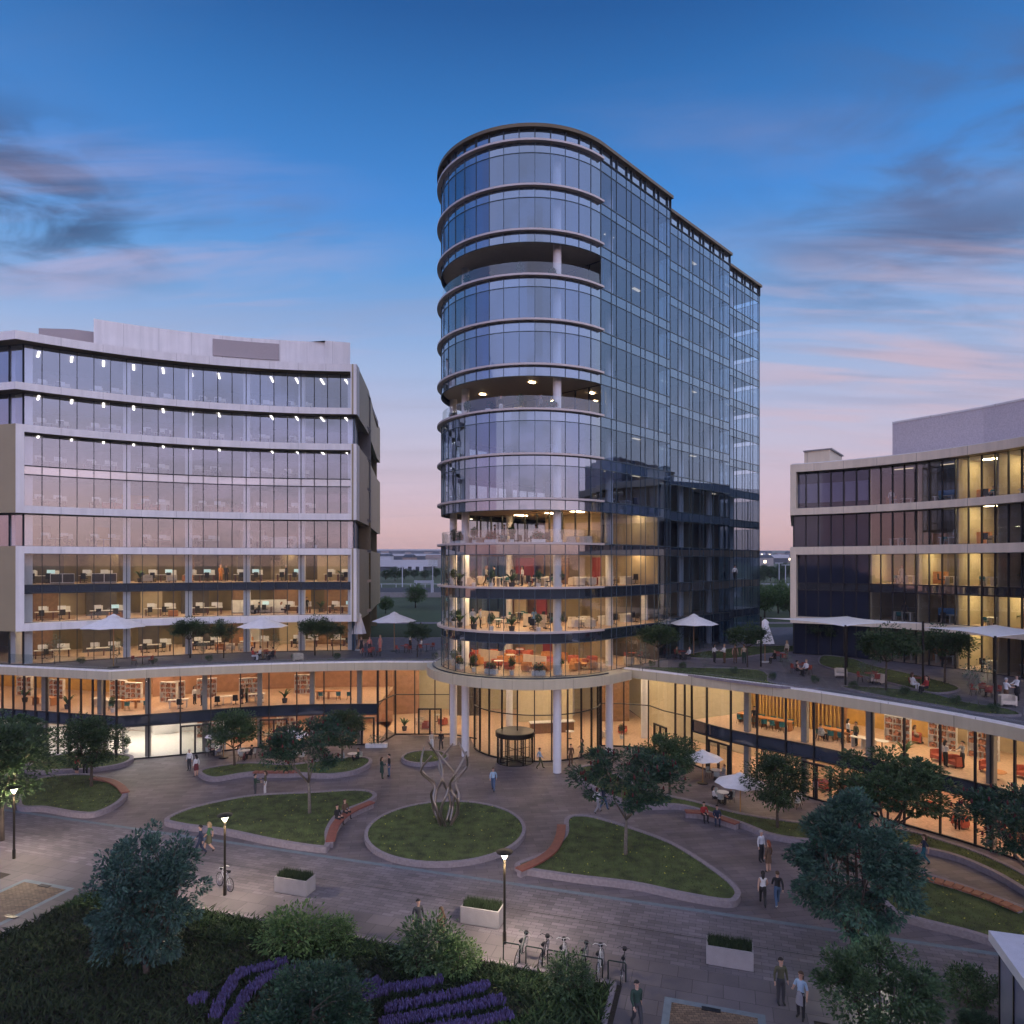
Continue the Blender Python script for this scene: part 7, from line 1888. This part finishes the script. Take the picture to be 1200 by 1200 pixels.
for i in range(300): o = rv(r); leaf_quad(f, Vector((o.x*.9,o.y*.25,.7+o.z*.5)), rv(r).normalized(), Vector((0,0,1)), .16, .08)
f.build('foliage', 'leaf_grey', t)

# shelving, dividers and crates of colour in the podium
mat('book_mix', (0.35,0.16,0.10), 0.8, var=0.9, scale=7)
def shelf_proto():
    t = thing('bookshelf', 'x', 'bookshelf'); b = MB()
    b.box(-.9,.9,.12,.15,0,1.9)
    for x in (-.9,-.3,.3,.87): b.box(x,x+.03,-.15,.12,0,1.9)
    for z in (0,.46,.92,1.38,1.87): b.box(-.87,.87,-.15,.12,z,z+.03)
    b.build('frame', 'cabinet_white', t); r = random.Random(3); k = MB()
    for z in (.03,.49,.95,1.41):
        x = -.84
        while x < .8:
            w = r.uniform(.05,.16); h_ = r.uniform(.2,.38)
            if r.random() < .75 and not any(x < q < x+w for q in (-.3,.3)): k.box(x,x+w*.9,-.1,.1,z,z+h_)
            x += w
    k.build('book_spines', 'book_mix', t); return t
PRO['shelf'] = shelf_proto(); PRO['screen'] = None; del PRO['screen']
for line, z, spots, wh in ((PL,3.785,((.12,5.2),(.24,5.6),(.33,5.0),(.45,6.2),(.50,5.4),(.56,6.4),(.64,5.8),(.70,6.4),(.77,5.2),(.85,6.0)),'on the upper floor of the straight podium, %s from the outer end'),(PRb,3.785,((.36,6.0),(.43,6.6),(.50,6.2),(.60,6.6),(.68,6.0),(.78,5.4)),'on the upper floor of the curved podium, %s from the tower end'),(PL,.035,((.70,6.0),(.82,6.2),(.90,5.6)),'on the lower floor of the straight podium, %s from the outer end')):
    for i, (f, d) in enumerate(spots):
        (x, y), a = ppos(line, plen(line)*f, d); put('shelf', x, y, z, a, 'filled bookshelf '+wh % ORD[i], 'bookshelves of the podium')
for o in PRO.values(): remove_tree(o)

# ------------------------------------------------------------------ the far side
mat('far_white', (0.50,0.52,0.58), 0.7, var=0.08, scale=0.05); mat('far_dark', (0.06,0.07,0.09), 0.7)
def zg(Y):
    for (y0, z0), (y1, z1) in zip(prof[1:], prof[2:]):
        if y0 <= Y <= y1: return z0+(z1-z0)*(Y-y0)/(y1-y0)
    return prof[-1][1]
def far(kind, u, Y, label, s, group='trees beyond the office park'):
    return plant_tree(kind, ((u-600)/800*Y, Y, zg(Y)-0.1), label, rnd.uniform(0,6), s, group)
far('far', 487, 128, 'bright green young tree on the grassy bank', 0.52)
far('far', 452, 118, 'low green tree beside the white block end wall', 0.35)
for i, (u, Y, s) in enumerate(((896,112,.62),(912,118,.66),(926,110,.6),(940,116,.62),(884,121,.6))): far('far', u, Y, 'bright green tree between tower and cream block, %s from the tower' % ORD[i], s)
wl = [(452,232,.40),(463,226,.52),(474,238,.42),(486,246,.36),(498,236,.38),(511,246,.42),(524,240,.40),(890,205,.48),(903,225,.55),(914,215,.5),(927,235,.55),(940,220,.5),(897,270,.5),(918,290,.55),(934,280,.5)]
for i, (u, Y, s) in enumerate(wl): far('wood', u, Y, 'dark distant tree beyond the road, %s %s' % (ORD[i] if i < 7 else ORD[i-7], 'past the white block end wall' if i < 7 else 'past the tower edge'), s)
def strip(name, Y0, Y1, m, x0=-260, x1=260, dz=.06, n=6):
    b = MB()
    for i in range(n):
        a, c = Y0+(Y1-Y0)*i/n, Y0+(Y1-Y0)*(i+1)/n; b.add([(x0,a,zg(a)+dz),(x1,a,zg(a)+dz),(x1,c,zg(c)+dz),(x0,c,zg(c)+dz)], [(0,1,2,3)])
    return tag(b.build(name, m), kind='structure')
strip('road', 152, 186, 'asphalt'); strip('footpath', 104, 106, 'kerb_stone')
b = MB(); b.band([(-260,151.2),(260,151.2)], 8.2, zg(151)+1.1, .4); tag(b.build('retaining_wall', 'concrete_box'), 'pale concrete retaining wall below the distant road', 'wall')
t = thing('guard_rail', 'long pale guard rail along the far side of the distant road', 'railing')
b = MB(); z = zg(188); b.box(-120,120,188,188.1,z+.9,z+1.05); b.build('rail', 'far_white', t)
b = MB()
for i in range(60): b.box(-120+4*i,-119.85+4*i,188,188.1,z-.1,z+.9)
b.build('posts', 'far_white', t)
t = thing('sign_gantry', 'pale steel gantry spanning the distant road', 'gantry')
for u in (487,506.5):
    b = MB(); x = (u-600)/800*152.0; b.box(x-.28,x+.28,151.7,152.3,zg(152),13.2); b.build('post', 'far_white', t)
b = MB(); b.box((487-600)/800*152,(506.5-600)/800*152,151.8,152.2,12.6,13.15); b.build('beam', 'far_white', t)
for u, Y, h_, lb in ((471.5,190,5.6,'slim pale lamp mast by the distant road, past the white block'),(507,190,6.2,'slim pale lamp mast by the distant road, next to the tower'),(913,205,6.4,'slim pale mast beyond the tower, closer to the tower'),(920.5,205,5.8,'slim pale mast beyond the tower, closer to the cream block')):
    x = (u-600)/800*Y; t = thing('lamp_mast', lb, 'lamp mast', (x,Y,zg(Y)), 0, 'lamp masts along the distant road')
    b = MB(); b.lathe([(.16,0),(.10,h_)], 8); b.build('pole', 'far_white', t); b = MB(); b.box(-1.2,1.2,-.15,.15,h_-.12,h_+.05); b.build('arm', 'far_white', t)
def hall(u0, u1, vtop, vbot, Y, D, label, legs=0):
    x0, x1 = (u0-600)/800*Y, (u1-600)/800*Y; zt_, zb = 17-(vtop-660)/800*Y, 17-(vbot-660)/800*Y
    t = thing('warehouse', label, 'building', (0,0,0), 0, 'distant flat buildings')
    b = MB(); b.box(x0+1,x1-1,Y+.5,Y+D,zg(Y)-3,zb); b.build('wall', 'far_dark', t)
    b = MB(); b.box(x0,x1,Y,Y+D+1,zb,zt_); b.build('roof', 'far_white', t)
    for i in range(legs):
        x = x0+(x1-x0)*(.45+.14*i); b = MB(); b.box(x-.9,x+.9,Y-.4,Y+.4,zb-6,zb); b.build('pillar', 'far_white', t)
hall(438, 502, 656, 664, 330, 40, 'long pale hall with ribbed fascia and pillars past the white block', 4)
hall(452, 540, 649, 651.5, 620, 80, 'thin pale flat roof far beyond the hall with pillars')
hall(430, 520, 643.6, 645.2, 1500, 150, 'pale streak of sheds below the distant hills')
hall(880, 925, 650, 654, 520, 60, 'pale flat shed beyond the trees between tower and cream block')
mat('far_brick', (0.30,0.22,0.19), 0.8, var=0.2, scale=0.1); emit('town_light', (1.0,0.8,0.5), 5.0)
r = random.Random(77)
for i in range(26):
    side = i % 3; Y = r.uniform(360,1100); u = r.uniform(446,520) if side else r.uniform(886,932); x = (u-600)/800*Y; w, h_, d = r.uniform(5,13), r.uniform(3,6.5), r.uniform(6,12)
    t = thing('house', 'small distant house in the hazy town, %s %s' % (ORD[(i if not side else i)], 'beyond the tower and cream block gap' if not side else 'beyond the white block and tower gap'), 'house', (x,Y,zg(Y)-.3), r.uniform(-.4,.4), 'distant houses')
    b = MB(); b.box(-w/2,w/2,-d/2,d/2,0,h_); b.build('wall', r.choice(('far_white','far_brick','concrete_box')), t)
    b = MB(); b.add([(-w/2-.3,-d/2-.3,h_),(w/2+.3,-d/2-.3,h_),(w/2+.3,d/2+.3,h_),(-w/2-.3,d/2+.3,h_),(-w/2-.3,0,h_+2),(w/2+.3,0,h_+2)], [(0,1,5,4),(2,3,4,5),(1,2,5),(3,0,4),(3,2,1,0)]); b.build('roof', r.choice(('far_dark','far_brick')), t)
    if r.random() < .6:
        b = MB(); b.box(-.9,.9,-d/2-.03,-d/2-.01,h_*.4,h_*.7); b.build('window', 'town_light', t)
for o in list(TREES.values()): remove_tree(o)

b = MB(); b.box(-6000,6000,-3900,7000,-1.3,62.0); hz = b.build('haze', mat('haze_skin', (0.5,0.5,0.5)))
m = bpy.data.materials.new('haze_air'); m.use_nodes = True; N = m.node_tree.nodes; N.remove(N['Principled BSDF'])
v = N.new('ShaderNodeVolumePrincipled'); v.inputs['Color'].default_value = (0.80,0.84,0.95,1); v.inputs['Density'].default_value = 0.00022
m.node_tree.links.new(v.outputs['Volume'], N['Material Output'].inputs['Volume'])
hz.data.materials.clear(); hz.data.materials.append(m); tag(hz, kind='stuff')
cy.volume_bounces = 0
